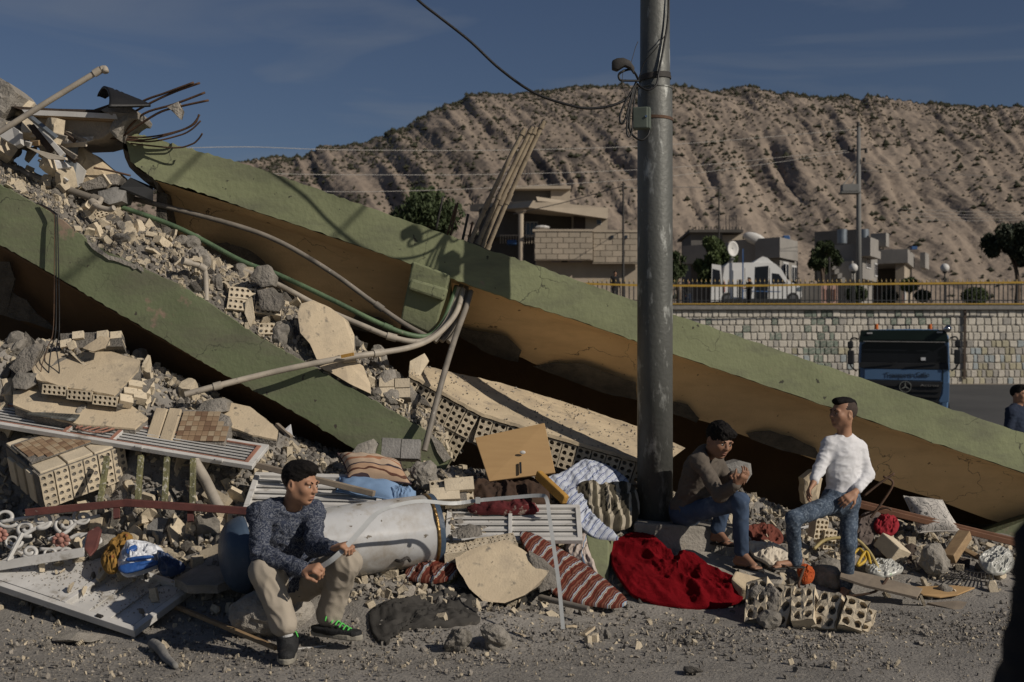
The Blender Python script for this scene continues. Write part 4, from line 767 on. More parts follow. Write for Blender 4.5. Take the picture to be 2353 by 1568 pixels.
pipe('long green pipe running down the rubble into the notch', [(-40,350,9.75),(60,395,9.75),(200,450,9.75),(400,520,9.75),(555,600,9.75),(640,632,9.72),(760,688,9.72),(860,738,9.75),(935,768,9.8),(985,772,9.9),(1015,745,10.0),(1035,700,10.12),(1048,662,10.2)], .0215, 'pipe_green', extra=((.62, .07, 1.2),))
pipe('white pipe lying beside the green pipe on the rubble', [(560,622,9.72),(640,655,9.7),(740,708,9.7),(832,748,9.7),(900,775,9.72),(965,785,9.78),(1010,760,9.9),(1040,710,10.1),(1054,662,10.2)], .0235, 'pipe_white', extra=((.5, .08, 1.35),))
pipe('dark brown pipe along the foot of the ochre soffit', [(300,455,9.95),(520,512,9.98),(640,555,10.0),(760,625,10.0),(850,690,10.0),(930,745,10.0),(985,775,10.0)], .022, 'pipe_grey', extra=((.72, .08, 1.35),))
for i, (u, v0) in enumerate(((1047,668),(1058,666),(1070,668))):
    pipe(['grey conduit at the left of the notch bundle', 'grey conduit in the middle of the notch bundle', 'grey conduit at the right of the notch bundle'][i], [(u+2,v0-10,10.25),(u-4,v0+45,10.12),(u-18-i*3,v0+85+i*6,10.0),(u-48+i*4,v0+118,9.92)], .021, 'pipe_grey')
pipe('long weathered grey pipe at the left on the rubble slope', [(-60,362,9.6),(40,392,9.6),(120,423,9.58),(230,462,9.55)], .03, 'pipe_grey', extra=((.98, .07, 1.3),))
pipe('bent white pipe elbow poking out of the rubble slope', [(232,458,9.52),(226,468,9.42),(212,462,9.4),(222,474,9.36),(250,482,9.34),(262,478,9.32)], .022, 'pipe_white', extra=((.5, .05, 1.35),))
pipe('curved white pipe standing up on the lower beam edge', [(474,692,9.34),(474,670,9.36),(473,645,9.38),(470,622,9.38),(460,612,9.36),(444,607,9.33),(425,601,9.28)], .0215, 'pipe_white', extra=((.62, .06, 1.4), (.97, .07, 1.4)))
for i, (u0, v0, u1, v1, r) in enumerate(((1082,552,1206,295,.02), (1100,556,1224,291,.02), (1110,562,1232,292,.021), (1122,568,1250,278,.02))):
    pipe(['leftmost tan pipe of the four standing above the beam', 'second from left tan pipe standing above the beam', 'third from left tan pipe standing above the beam', 'rightmost and tallest tan pipe standing above the beam'][i], [(u0,v0,10.25+i*.03),(lerp(u0,u1,.45)-3,lerp(v0,v1,.45),10.2+i*.02),(u1,v1,10.15)], .0195, 'pipe_tan', extra=((.42+.02*i, .1 if i != 1 else .03, 1.3), (.05, .04, 1.3), (.98, .03, 1.35)))
def rebar(label, pts, r=.009, group=None, mt='rust_steel', k=5):
    m = M(); m.tube(spline([P(*p) for p in pts], k), r, 6); return m.build('rebar', mt, smooth=True, label=label, cat='rebar', group=group)
for i, (a, b) in enumerate((((1002,528),(1018,452)), ((1028,540),(1048,470)), ((1034,545),(1052,466)), ((1062,556),(1076,492)), ((1075,560),(1086,510)))):
    rebar(['leftmost rebar stub above the beam by the tree', 'thinner of the paired rebars above the beam', 'taller of the paired rebars above the beam', 'black rebar stub left of the tan pipes', 'short rusty rebar touching the tan pipes'][i], [(*a, 10.25), (*b, 10.22)], .011 if i == 3 else .009, None, 'dark_steel' if i in (3, 0) else 'rust_steel')
# ------------------------------------------------------------------ wreckage at the upper left
for i, pts in enumerate(([(265,268,9.6),(330,232,9.5),(380,214,9.45),(445,190,9.4)], [(270,280,9.6),(340,240,9.5),(400,212,9.45),(459,191,9.4)], [(282,308,9.6),(330,262,9.5),(400,240,9.45),(471,213,9.4)], [(284,312,9.6),(360,262,9.5),(410,246,9.45),(479,231,9.4)])):
    rebar(['topmost straight rebar fanning right from the torn slab', 'second straight rebar fanning right from the torn slab', 'third straight rebar fanning right from the torn slab', 'lowest straight rebar fanning right from the torn slab'][i], pts)
for i, pts in enumerate(([(250,310,9.7),(330,316,9.68),(400,304,9.66),(440,288,9.64),(459,264,9.62)], [(250,318,9.7),(340,326,9.68),(410,312,9.66),(440,298,9.64),(461,278,9.62)], [(300,330,9.7),(400,340,9.68),(440,332,9.66),(456,320,9.64),(465,307,9.62)], [(258,314,9.7),(330,322,9.68),(400,306,9.66),(446,286,9.64),(457,263,9.62)])):
    rebar(['uppermost curled rebar above the beam end', 'longest curled rebar above the beam end', 'shortest curled rebar above the beam end', 'curled rebar doubled with the uppermost one'][i], pts, .007)
rebar('bare rebar poking left under the torn slab', [(215,386,9.65),(250,392,9.68),(300,404,9.7)], .009)
pipe('long pale pipe slanting up against the sky at upper left', [(-60,340,9.0),(0,303,9.02),(120,228,9.05),(232,160,9.08)], .022, 'pipe_white', extra=((.99, .06, 1.35),))
m = M(); m.tube(spline([P(232,160,9.08), P(240,158,9.08), P(243,166,9.07)], 3), .026, 8); m.build('pipe_elbow', 'pipe_white', smooth=True, label='broken white elbow at the tip of the pale pipe', cat='pipe elbow')
def rough_chunk(pts, dep, mt, amp, seed, sub=2):
    """a torn block: outline in the picture plane, real depth, broken surfaces"""
    m = M(); w = [P(*p) for p in pts]; n = []
    for i in range(len(w)):
        a, b = w[i], w[(i+1) % len(w)]; k = max(2, int((b-a).length/.05))
        n += [a.lerp(b, t/k)+Vector((mnoise.noise((i, t*.8, seed)), 0, mnoise.noise((t*.8, i, seed)))).__mul__(amp) for t in range(k)]
    c = sum(n, Vector())/len(n)
    def rg(s, y, e): return [c+(p-c)*s+Vector((0, y+e*amp*mnoise.noise((p.x*11, p.z*11, seed+y*5)), e*.6*amp*mnoise.noise((p.z*9, p.x*9, seed+y)))) for p in n]
    m.loft([rg(.55, -dep*.06, 1.2), rg(.85, -dep*.03, 1), rg(1, 0, .5), rg(1.0, dep*.35, 1), rg(.98, dep*.7, 1), rg(.92, dep, .6)], True); return m
def chunk(label, pts, dep, mt, amp=.015, seed=0, name='concrete_chunk', cat='concrete chunk', bevel=0, group=None):
    return rough_chunk(pts, dep, mt, amp, seed).build(name, mt, label=label, cat=cat, group=group)
chunk('big pitted concrete block at the upper left corner', [(-60,165,9.6),(0,178,9.55),(20,190,9.5),(36,212,9.5),(28,236,9.5),(10,262,9.5),(-10,290,9.55),(-60,300,9.6)], .5, 'concrete', .02, 1)
t = thing('torn_roof_slab', 'torn roof slab with grey underside jutting out at upper left', 'roof slab', P(160, 330, 9.6))
m = M(); q = [(55,268,9.55),(268,272,9.55),(262,300,9.56),(235,318,9.58),(205,326,9.6),(110,330,9.6)]; m.prism([P(*k) for k in q], (0, .6, .03)); m.build('soffit_board', 'grey_board', t, bevel=.01)
m = M(); q = [(50,252,9.48),(150,256,9.48),(266,262,9.48),(270,274,9.48),(160,268,9.48),(60,264,9.48)]; m.prism([P(*k) for k in q], (0, .5, .02)); m.build('metal_edge', 'white_metal', t); m = M(); m.prism([P(*k) for k in ((62,264,9.5),(268,274,9.5),(266,279,9.5),(70,268,9.5))], (0, .4, 0)); m.build('timber_strip', 'wood', t)
m = M(); m.prism([P(*k) for k in ((22,244,9.52),(130,250,9.52),(215,252,9.52),(250,240,9.52),(258,246,9.52),(225,258,9.52),(60,256,9.52))], (0, .6, .02)); m.build('roof_felt', 'dark_board', t)
m = M(); m.prism([P(*k) for k in ((125,318,9.54),(215,314,9.54),(212,322,9.54),(190,328,9.54),(135,331,9.54))], (0, .03, 0)); m.build('white_trim', 'white_metal', t)
rough_chunk([(232,254,9.5),(262,240,9.5),(300,246,9.5),(322,262,9.5),(318,274,9.5),(296,280,9.5),(280,300,9.5),(268,318,9.5),(250,300,9.5),(262,274,9.5)], .35, 'concrete', .03, 5).build('torn_edge', 'concrete', t)
chunk('concrete clod hanging on the fanned rebars', [(384,246,9.43),(410,234,9.43),(418,252,9.43),(412,272,9.43),(402,262,9.43)], .09, 'concrete', .012, 8)
# curled dark roofing
m = M(); rows = []
for k in range(18):
    t_ = k/17; c = lerp(Vector((236, 236, 9.42)), Vector((340, 246, 9.45)), t_); r = lerp(1.15, .18, t_**1.1); j_ = .12*mnoise.noise((k*.9, 1, 2))
    rows.append([P(c.x+math.cos(a)*13*r-10*(1-r)*math.sin(a), c.y-2-math.sin(a)*(27+20*j_)*r, c.z+.30*(a/3.2-.4)*r) for a in [lerp(-.5, 2.75+j_*3, j/14) for j in range(15)]])
m.grid(rows); ob = m.build('curled_roofing', 'black_rubber', smooth=True, label='curled black roofing sheet on top of the torn slab', cat='roofing sheet'); ob.modifiers.new('Solid', 'SOLIDIFY').thickness = .02
def panel(label, pts, th, mt, name='broken_panel', cat='panel', bevel=.003, ext=None, group=None, par=None):
    w = [P(*p) for p in pts]; nrm = (w[1]-w[0]).cross(w[2]-w[0]).normalized(); nrm = nrm if nrm.y > 0 else -nrm
    m = M(); m.prism(w, ext if ext else nrm*th)
    return m.build(name, mt, par, bevel=bevel, label=label, cat=cat, group=group)
panel('grey blue metal sheet slanting under the torn slab', [(58,268,9.4),(70,272,9.35),(128,318,9.3),(124,322,9.32)], .03, 'tank_metal', name='metal_sheet', cat='metal sheet')
panel('pale slanted ceiling board at upper left', [(70,276,9.42),(90,288,9.4),(148,352,9.32),(138,360,9.32)], .03, 'white_metal', name='ceiling_board', cat='ceiling board')
panel('dark slanted wooden board at upper left', [(62,290,9.45),(80,284,9.45),(122,340,9.38),(112,352,9.38)], .03, 'dark_board', name='wooden_board', cat='wooden board')
panel('white curved plastic basin piece at far left', [(-5,312,9.3),(28,290,9.3),(44,300,9.28),(48,330,9.28),(36,336,9.3)], .05, 'white_metal', name='plastic_basin', cat='plastic basin')
panel('narrow pale plank below the white basin piece', [(60,338,9.35),(150,362,9.3),(152,368,9.3),(110,366,9.32)], .03, 'cream_cloth', name='plank', cat='plank')
panel('upright dark steel frame piece beside the broken tile wall', [(150,340,9.6),(176,334,9.6),(166,430,9.62),(148,420,9.62)], .05, 'tank_metal', name='steel_upright', cat='steel upright')
panel('black plastic sheet lying under the beam end', [(276,430,9.62),(300,408,9.8),(352,430,9.85),(352,462,9.75)], .02, 'black_plastic', bevel=0, name='plastic_sheet', cat='plastic sheet')
panel('small white board scrap in the upper left wreckage', [(108,362,9.5),(150,372,9.5),(164,384,9.48),(128,388,9.48)], .02, 'white_paper', name='board_scrap', cat='board scrap')
t = thing('tile_wall_piece', 'broken white tiled wall piece with ragged brick edge, upper left', 'wall piece', P(200, 440, 9.7))
chunkm = rough_chunk([(165,352,9.72),(188,338,9.72),(230,368,9.75),(258,390,9.78),(276,402,9.78),(274,425,9.75),(255,440,9.72),(205,432,9.7),(178,440,9.7),(160,410,9.7)], .25, 'concrete', .018, 12); chunkm.build('wall_core', 'slab_plaster', t)
m = M(); m.prism([P(*k) for k in ((158,384,9.66),(178,374,9.66),(196,392,9.66),(186,425,9.66),(168,440,9.66),(158,430,9.66))], (0, .03, 0)); m.build('white_facing', 'white_metal', t)
rough_chunk([(180,424,9.6),(230,404,9.62),(268,398,9.64),(276,408,9.64),(270,424,9.62),(240,432,9.6),(196,438,9.58)], .2, 'mortar', .018, 14).build('brick_edge', 'mortar', t)
chunk('grey plastered block under the broken tile wall', [(225,440,9.62),(262,428,9.64),(292,436,9.66),(280,462,9.6),(250,470,9.56),(228,455,9.58)], .25, 'grey_block', .012, 15)
# hanging wires at the left
for i, (du, r) in enumerate(((0, .005), (4, .005), (-3, .0035))):
    cable(['left black wire hanging over the lower beam', 'right black wire hanging over the lower beam', 'thin reddish wire hanging over the lower beam'][i], [(92+du,470,9.28),(124+du,490,9.24),(128+du,510,9.22),(129+du*1.5,640,9.2),(128+du*2,760,9.18),(118+du*3,800,9.0),(112+du*6,860,8.95),(116+du,930,8.92),(124-du*4,942,8.9),(112,948,8.88)], r, 'black_rubber' if i < 2 else 'rust_steel', 5)
# ------------------------------------------------------------------ rubble: templates
def holed_brick(nx, nz, w, h, t, rf=.36, chip=0, seed=0, depth=.045, mi_hole=1):
    m = M(); r = random.Random(seed); cw, ch = w/nx, h/nz; R = min(cw, ch)*rf; y0 = -t/2
    for i in range(nx):
        for j in range(nz):
            cx, cz = -w/2+(i+.5)*cw, -h/2+(j+.5)*ch; ang = [math.pi/4*k+math.pi/8*0 for k in range(8)]
            sq = []
            for a in ang:
                c, s = math.cos(a), math.sin(a); k = 1/max(abs(c), abs(s)); sq.append(Vector((cx+c*k*cw/2, y0, cz+s*k*ch/2)))
            ci = [Vector((cx+R*math.cos(a), y0, cz+R*math.sin(a))) for a in ang]; bk = [p+Vector((0, depth*r.uniform(.5, 1.1), 0)) for p in ci]
            m.add(sq+ci, [(k, (k+1) % 8, 8+(k+1) % 8, 8+k) for k in range(8)], 0); m.add(ci+bk, [(k, (k+1) % 8, 8+(k+1) % 8, 8+k) for k in range(8)], 0); m.add(bk, [tuple(range(8))], mi_hole)
    x, z, y1 = w/2, h/2, t/2; c = [(-x,y0,-z), (x,y0,-z), (x,y0,z), (-x,y0,z), (-x,y1,-z), (x,y1,-z), (x,y1,z), (-x,y1,z)]
    m.add([Vector(k) for k in c], [(0, 4, 5, 1), (1, 5, 6, 2), (2, 6, 7, 3), (3, 7, 4, 0), (5, 4, 7, 6)], 0)
    a = .035*min(w, h)*(1+chip); m.v = [tuple(Vector(v)+a*Vector((mnoise.noise((v[0]*38/(w*8)+seed, v[1]*30, v[2]*38/(h*5))), .9*mnoise.noise((v[0]*30, v[2]*30, seed+5)), mnoise.noise((v[2]*38/(h*5), v[0]*38/(w*8), seed+9))))) for v in m.v]; return m
BRK = [holed_brick(2, 4, .100, .205, .10, .34, seed=k).mesh('brick', ['brick', 'mortar']) for k in range(3)]
BRK5 = [holed_brick(5, 2, .205, .10, .10, .34, seed=k+5).mesh('brick', ['brick', 'mortar']) for k in range(3)]
PLAIN = []
for k in range(4):
    r = random.Random(k+60); m = M(); m.box((0, 0, 0), (.205, .10, .10)); m.v = [tuple(c+r.uniform(-.006, .006) for c in v) for v in m.v]; me = m.mesh('brick', 'brick'); PLAIN.append(me)
def hull_mesh(pts):
    bm = bmesh.new(); [bm.verts.new(p) for p in pts]; bmesh.ops.convex_hull(bm, input=bm.verts); bmesh.ops.delete(bm, geom=[v for v in bm.verts if not v.link_faces], context='VERTS')
    bm.verts.ensure_lookup_table(); bm.verts.index_update(); m = M(); m.add([v.co.copy() for v in bm.verts], [tuple(v.index for v in f.verts) for f in bm.faces]); bm.free(); return m
def stone_t(seed, n=16, sq=(1, .8, .6)):
    r = random.Random(seed); pts = []
    for k in range(n):
        v = Vector((r.gauss(0, 1), r.gauss(0, 1), r.gauss(0, 1))).normalized()*r.uniform(.75, 1.0); pts.append((v.x*sq[0]*.5, v.y*sq[1]*.5, v.z*sq[2]*.5))
    return hull_mesh(pts)
def shard_t(seed):       # broken brick shell: thin curved piece with ragged outline
    r = random.Random(seed); n = r.randint(5, 7); th = r.uniform(.10, .2); cv = r.uniform(.0, .35); m = M(); out = []
    for k in range(n):
        a = 2*math.pi*k/n+r.uniform(-.35, .35); q = r.uniform(.32, .55); out.append((q*math.cos(a)*1.25, q*math.sin(a)*.8))
    top = [Vector((x, y, th/2-cv*y*y*2)) for x, y in out]; bot = [Vector((x*.96, y*.96, -th/2-cv*y*y*2)) for x, y in out]; c = Vector((0, 0, th/2)); cb = Vector((0, 0, -th/2+.04))
    m.add(top+bot+[c, cb], [(k, (k+1) % n, 2*n) for k in range(n)]+[(n+(k+1) % n, n+k, 2*n+1) for k in range(n)]+[((k+1) % n, k, n+k, n+(k+1) % n) for k in range(n)]); return m
def bat_t(seed):         # broken brick end: a block with knocked-off corners
    r = random.Random(seed); d = (r.uniform(.40, .52), r.uniform(.22, .34), r.uniform(.20, .30)); pts = []
    for sx in (-1, 1):
        for sy in (-1, 1):
            for sz in (-1, 1):
                if r.random() < .38: pts += [(sx*d[0]*(1-q[0]*r.uniform(.25, .8)), sy*d[1]*(1-q[1]*r.uniform(.25, .8)), sz*d[2]*(1-q[2]*r.uniform(.25, .8))) for q in ((1, 0, 0), (0, 1, 0), (0, 0, 1))]
                else: pts.append((sx*d[0]*r.uniform(.92, 1), sy*d[1]*r.uniform(.9, 1), sz*d[2]*r.uniform(.9, 1)))
    return hull_mesh(pts)
def lump_t(seed, sub=3, amp=.22, fr=2.2):
    bm = bmesh.new(); bmesh.ops.create_icosphere(bm, subdivisions=sub, radius=.5)
    for v in bm.verts:
        p = v.co.copy(); k = 1+amp*mnoise.noise(p*fr+Vector((seed, 0, 0)))*1.6+amp*.5*mnoise.noise(p*fr*3+Vector((0, seed, 0)))+amp*.35*mnoise.noise(p*fr*7); v.co = p*k
        v.co.z *= .8
    bm.verts.index_update(); m = M(); m.add([v.co.copy() for v in bm.verts], [tuple(v.index for v in f.verts) for f in bm.faces]); bm.free(); return m
ST = [stone_t(k, 14) for k in range(8)]+[stone_t(k+20, 10, (1, .7, .35)) for k in range(6)]; SH = [shard_t(k) for k in range(10)]; BA = [bat_t(k) for k in range(12)]; LU = [lump_t(k*3.7, 3, .30, 2.0) for k in range(6)]
class Pile:               # many small pieces gathered into one mesh per material
    def __init__(s): s.d = {}
    def put(s, tm, mt, loc, R, sc):
        vs, fs, off = s.d.setdefault(mt, ([], [], [0])); a = np.array(tm.v)*sc; a = a@np.array(R).T+np.array(loc); vs.append(a); b = off[0]; fs += [tuple(i+b for i in f) for f in tm.f]; off[0] += len(a)
    def build(s, names):
        for mt, (vs, fs, _) in s.d.items():
            m = M(); m.v = [tuple(v) for v in np.concatenate(vs).tolist()]; m.f = fs; m.m = [0]*len(fs); nm, lb = names(mt); m.build(nm, mt, kind='stuff', label=lb, cat='rubble')
# rubble bed lying on the lower floor, between the two beams
BU = [(-420,110,9.9),(-120,310,9.85),(0,378,9.8),(60,402,9.8),(150,430,9.8),(230,470,9.8),(300,500,9.8),(400,545,9.8),(470,575,9.8),(560,620,9.8),(640,665,9.8),(720,720,9.8),(820,800,9.8),(900,850,9.8),(1000,960,9.8)]
bl = [P(u, v-1, d+.035) for u, v, d in LT]; bu = [P(*k) for k in BU]
def bed(t, s):
    a, b = polyline(bl, t), polyline(bu, t); p = a.lerp(b, s); p.z += .06*math.sin(s*math.pi)+.04*mnoise.noise((p.x*5, p.y*5, 1))*min(1, s*5); return p
m = M(); m.grid([[bed(t, s) for t in np.linspace(0, 1, 200)] for s in np.linspace(0, 1, 18)]+[[polyline(bu, t)+Vector((0, .5, -.5)) for t in np.linspace(0, 1, 200)]]); m.build('rubble_bed', 'mortar', kind='structure')
pile = Pile(); r = random.Random(5); BEIGE = SH+SH+BA+ST
def toss(pile, p, s, r, pb=.45, small=True):
    k = r.random(); R = randrot(r)
    if k < pb: pile.put(r.choice(BEIGE), 'gravel_beige', p+Vector((0, 0, s*.12)), R, s)
    else: pile.put(r.choice(ST), 'gravel' if k < pb+.33 else 'dark_rubble', p+Vector((0, 0, s*.15)), R, s)
mat('dark_rubble', (.19, .175, .155), (.115, .106, .095), 5, .95, .6, 60)
for k in range(5200):
    t = r.uniform(.12, 1); s = r.random(); p = bed(t, s); toss(pile, p, r.uniform(.018, .055) if r.random() < .82 else r.uniform(.05, .085), r, .30+.25*t)
# the mound in front
def dens(x, y):
    z = gz(x, y); return z
n_ = 0; X = np.array([r.uniform(-4.6, 5.2) for _ in range(60000)]); Y = np.array([r.uniform(7.7, 10.6) for _ in range(60000)]); Z = gz0(X, Y)
for x, y, z in zip(X, Y, Z):
    if y > 9.9 and x < 1.2: continue
    w = min(1, max(0, (z-.03)*3.2)); 
    if r.random() > w: continue
    n_ += 1
    if n_ > 21000: break
    s = r.uniform(.014, .05) if r.random() < .78 else r.uniform(.05, .12); toss(pile, Vector((x, y, z)), s, r, .33)
for k in range(12000):     # thrown-out gravel along the foot of the mound, thinning towards the street
    x = r.uniform(-4, 4.4); y0 = 7.4+.25*math.sin(x*1.7)+(.55 if x > 2.2 else 0)+(-.35 if x < -1.8 else 0); y = y0+r.gauss(0, .42)
    if y < 4.6: continue
    s = r.uniform(.008, .028) if r.random() < .93 else r.uniform(.028, .06); toss(pile, Vector((x, y, gz(x, y) if y > 6.9 else 0)), s, r, .13)
for k in range(14000):
    x = r.uniform(-3.6, 3.9); y = r.uniform(5.0, 8.6); s = r.uniform(.004, .013); toss(pile, Vector((x, y, gz(x, y) if y > 6.9 else .0)), s, r, .08)
pile.build(lambda mt: {'gravel_beige': ('brick_crumbs', 'small beige brick crumbs strewn through the rubble'), 'gravel': ('gravel', 'grey gravel and grit over the street and rubble'), 'dark_rubble': ('mortar_crumbs', 'dark mortar crumbs scattered through the rubble')}[mt])
# ------------------------------------------------------------------ fragments one can count
HB = [holed_brick(3, 2, .55, .36, .42, .34, seed=k, depth=.2) for k in range(2)]
FR = {'holed': [q.mesh('broken_brick', ['brick', 'mortar']) for q in HB], 'shard': [q.mesh('brick_shard', 'brick') for q in SH], 'bat': [q.mesh('broken_brick', 'brick') for q in BA], 'lump': [q.mesh('concrete_lump', 'concrete', smooth=False) for q in LU], 'stone': [q.mesh('mortar_lump', 'mortar') for q in ST[:8]]}
NM = {'holed': ('broken_brick', 'broken brick'), 'shard': ('brick_shard', 'brick shard'), 'bat': ('broken_brick', 'broken brick'), 'lump': ('concrete_lump', 'concrete lump'), 'stone': ('mortar_lump', 'mortar lump')}
LOOK = {'holed': 'half hollow brick with round holes', 'shard': 'thin beige brick shard', 'bat': 'broken beige hollow brick end', 'lump': 'rough grey concrete lump', 'stone': 'dark angular mortar lump'}
def frag(kind, p, s, r, where, sink=.12, R=None):
    nm, ct = NM[kind]; place(nm, r.choice(FR[kind]), p+Vector((0, 0, s*(.25-sink))), R or randrot(r), (s, s*r.uniform(.8, 1.1), s*r.uniform(.7, 1)), None, LOOK[kind]+' '+where, ct, LOOK[kind].split(' ', 1)[1]+'s '+where)
r = random.Random(17)
def kinds(r): return r.choices(['shard', 'bat', 'lump', 'stone', 'holed'], (5, 4, 2.4, 2.2, 1.0))[0]
for k in range(120):
    t = r.uniform(.16, .93); s = r.uniform(.05, .98); frag(kinds(r), bed(t, s), r.uniform(.06, .15)*(.7+.6*t), r, 'in the rubble stream between the green beams')
for k in range(46):
    t = r.uniform(.2, .95); s = r.uniform(.12, .95); frag(r.choices(['lump', 'bat', 'stone', 'holed'], (4, 3, 3, 2))[0], bed(t, s), r.uniform(.12, .20)*(.75+.5*t), r, 'in the rubble stream between the green beams')
def zone(n, u0, u1, v0, v1, d0, d1, s0, s1, where, r, skip=()):
    k = 0
    while k < n:
        u, v = r.uniform(u0, u1), r.uniform(v0, v1); 
        # find the mound surface along the sight line
        hit = None
        for d in np.arange(d0, d1, .04):
            p = P(u, v, d)
            if p.z <= gz(p.x, p.y)+.01: hit = p; break
        k += 1
        if hit is None: continue
        frag(kinds(r), hit, r.uniform(s0, s1), r, where)
zone(70, -20, 480, 770, 1010, 8, 9.6, .08, .24, 'heaped under the lower green beam', r)
zone(50, 380, 1000, 930, 1120, 8, 9.6, .07, .19, 'strewn before the lower beam end', r)
zone(70, 150, 560, 1150, 1310, 7.6, 9.3, .08, .23, 'lying below the red steel rail', r)
zone(30, 560, 1250, 1320, 1440, 7.2, 8.8, .05, .11, 'scattered round the seated boy and the water tank', r)
zone(70, 1750, 2353, 1200, 1400, 8.2, 10.5, .06, .13, 'in the litter behind the standing boy', r)
zone(26, 1000, 1460, 1090, 1240, 8.2, 9.8, .05, .11, 'among the bedding by the pole', r)
for k in range(34):
    u, v = r.uniform(820, 1700), r.uniform(1395, 1490); d = 1.62*F/(v-HV); frag(kinds(r), Vector((P(u, v, d).x, d, 0)), r.uniform(.035, .085), r, 'lying loose on the street in front')
for k in range(14):
    u, v = r.uniform(20, 480), r.uniform(1440, 1540); d = 1.62*F/(v-HV); frag(kinds(r), Vector((P(u, v, d).x, d, 0)), r.uniform(.03, .07), r, 'on the street before the fallen white door')
# ------------------------------------------------------------------ masonry pieces with their bricks
def masonry(label, name, cat, O, ax, az, nx, nz, bw, bh, bt, meshes, r, backing=True, jit=.004, chip=.0, mats=None, gap=.008):
    """bricks laid on a grid: O corner, ax along, az up, each brick its own object; mortar behind"""
    ax = Vector(ax).normalized(); az = Vector(az).normalized(); ay = az.cross(ax); R = Matrix((ax, ay, az)).transposed(); t = thing(name, label, cat, O)
    if backing:
        m = M(); c = O+ax*(nx*(bw+gap)/2)+az*(nz*(bh+gap)/2)+ay*(bt*.56); m.box(c, (nx*(bw+gap)-.004, bt*.92, nz*(bh+gap)-.004), R); m.build('mortar_bed', 'mortar', t)
    for i in range(nx):
        for j in range(nz):
            if r.random() < chip: continue
            p = O+ax*((i+.5)*(bw+gap))+az*((j+.5)*(bh+gap))+ay*(bt/2+r.uniform(-jit, jit)*2); R2 = R@rot(r.uniform(-jit, jit)*4, r.uniform(-jit, jit)*4, r.uniform(-jit, jit)*4)
            place('brick', r.choice(meshes), p, R2, 1, t)
    return t, R
r = random.Random(23)
# fallen panel: plastered wall lying under the upper floor, brick edge towards the street
fe = [P(*k) for k in ((940,858,9.5),(1106,949,9.5),(1264,998,9.5),(1464,1055,9.5),(1520,1071,9.5))]
t = thing('fallen_wall', 'long fallen wall panel, sunlit plaster top and hollow brick edge behind the pole', 'fallen wall', P(1300, 1090, 9.6))
m = M(); bkp = [P(*k) for k in ((960,838,9.95),(1150,880,10.5),(1300,925,10.7),(1480,985,10.6),(1575,1030,10.2))]
rows = [[lerp(polyline(fe, s), polyline(bkp, s), q)+Vector((0, 0, .006*mnoise.noise((s*30, q*8, 2)))) for s in np.linspace(0, 1, 60)] for q in np.linspace(0, 1, 9)]
m.grid(rows); fl = [p+Vector((0, .015*mnoise.noise((i*.6, 1, 1)), -.028+.008*mnoise.noise((i*.8, 4, 1)))) for i, p in enumerate(rows[0])]; m.grid([fl, rows[0]]); m.build('plaster_top', 'slab_plaster', t, smooth=True, auto=.7)
m = M(); m.grid([[p+Vector((0, .06, -.26)) for p in fl], [p+Vector((0, .06, .0)) for p in fl]]); m.build('mortar_bed', 'mortar', t)
for seg in range(len(fe)-1):
    a, b = fe[seg], fe[seg+1]; ln = (b-a).length; ax = (b-a).normalized(); az = Vector((0, -.08, 1)); az = (az-ax*az.dot(ax)).normalized(); ay = az.cross(ax); R = Matrix((ax, ay, az)).transposed(); n = int(ln/.106)
    for i in range(n):
        p = a+ax*(i+.5)*ln/n-az*.138+ay*.062; place('brick', r.choice(BRK), p, R@rot(r.uniform(-.02, .02), r.uniform(-.03, .03), r.uniform(-.03, .03)), (ln/n/.106, 1, 1), t)
        if seg in (0, ) : place('brick', r.choice(BRK), p-az*.212+ay*.01, R, (ln/n/.106, 1, 1), t)
# clods on its top
for k in range(1):
    m = M(); rr2 = random.Random(9)
    for _ in range(420):
        s, q = rr2.random(), rr2.random()**1.2; p = polyline(fe, s).lerp(polyline(bkp, s), q); sc = rr2.uniform(.008, .03); tm = rr2.choice(ST); Rm = randrot(rr2); m.add([p+Rm@Vector(v)*sc+Vector((0, 0, sc*.3)) for v in tm.v], tm.f)
    m.build('grit', 'gravel', t, kind='stuff')
# front left block with holed bricks and mosaic
O = P(104, 1174, 8.34); zdir = Vector((0, -.42, .9)).normalized(); axr = Vector((.45, .40, .187)); axl = Vector((-.42, .41, .191))
t, R = masonry('large brick block at the left edge with round holes and mosaic tile top', 'brick_block', 'brick block', O, axr, zdir, 6, 1, .10, .27, .11, [holed_brick(2, 5, .098, .265, .10, .33, seed=3).mesh('brick', ['brick', 'mortar']), holed_brick(2, 5, .098, .265, .10, .33, seed=4).mesh('brick', ['brick', 'mortar'])], r, True, .003)
axr = axr.normalized(); axl = axl.normalized(); axr = (axr-zdir*axr.dot(zdir)).normalized(); axl = (axl-zdir*axl.dot(zdir)).normalized(); L1, L2, HH = .62, .62, .275
m = M(); o2 = O+axl*.012+axr*.02-zdir*.02+axr*0; q = [O+axl*.10, O+axl*L2, O+axl*L2+axr*L1, O+axr*L1+axl*.10]; q = [p+axr*.012 for p in q[:2]]+q[2:]
m.prism(q, zdir*(HH-.012)); m.build('mortar_core', 'mortar', t, bevel=.01)
for k in range(3):      # plain brick ends on the left face, mortar between
    a = O+axl*(.11+k*.165)-axr*.012+zdir*.012; m = M(); m.hexa([a, a+axl*.115, a+axl*.115+axr*.12, a+axr*.12]+[p+zdir*(HH-.04-.02*k) for p in (a, a+axl*.115, a+axl*.115+axr*.12, a+axr*.12)]); m.build('brick', 'brick', t, bevel=.006)
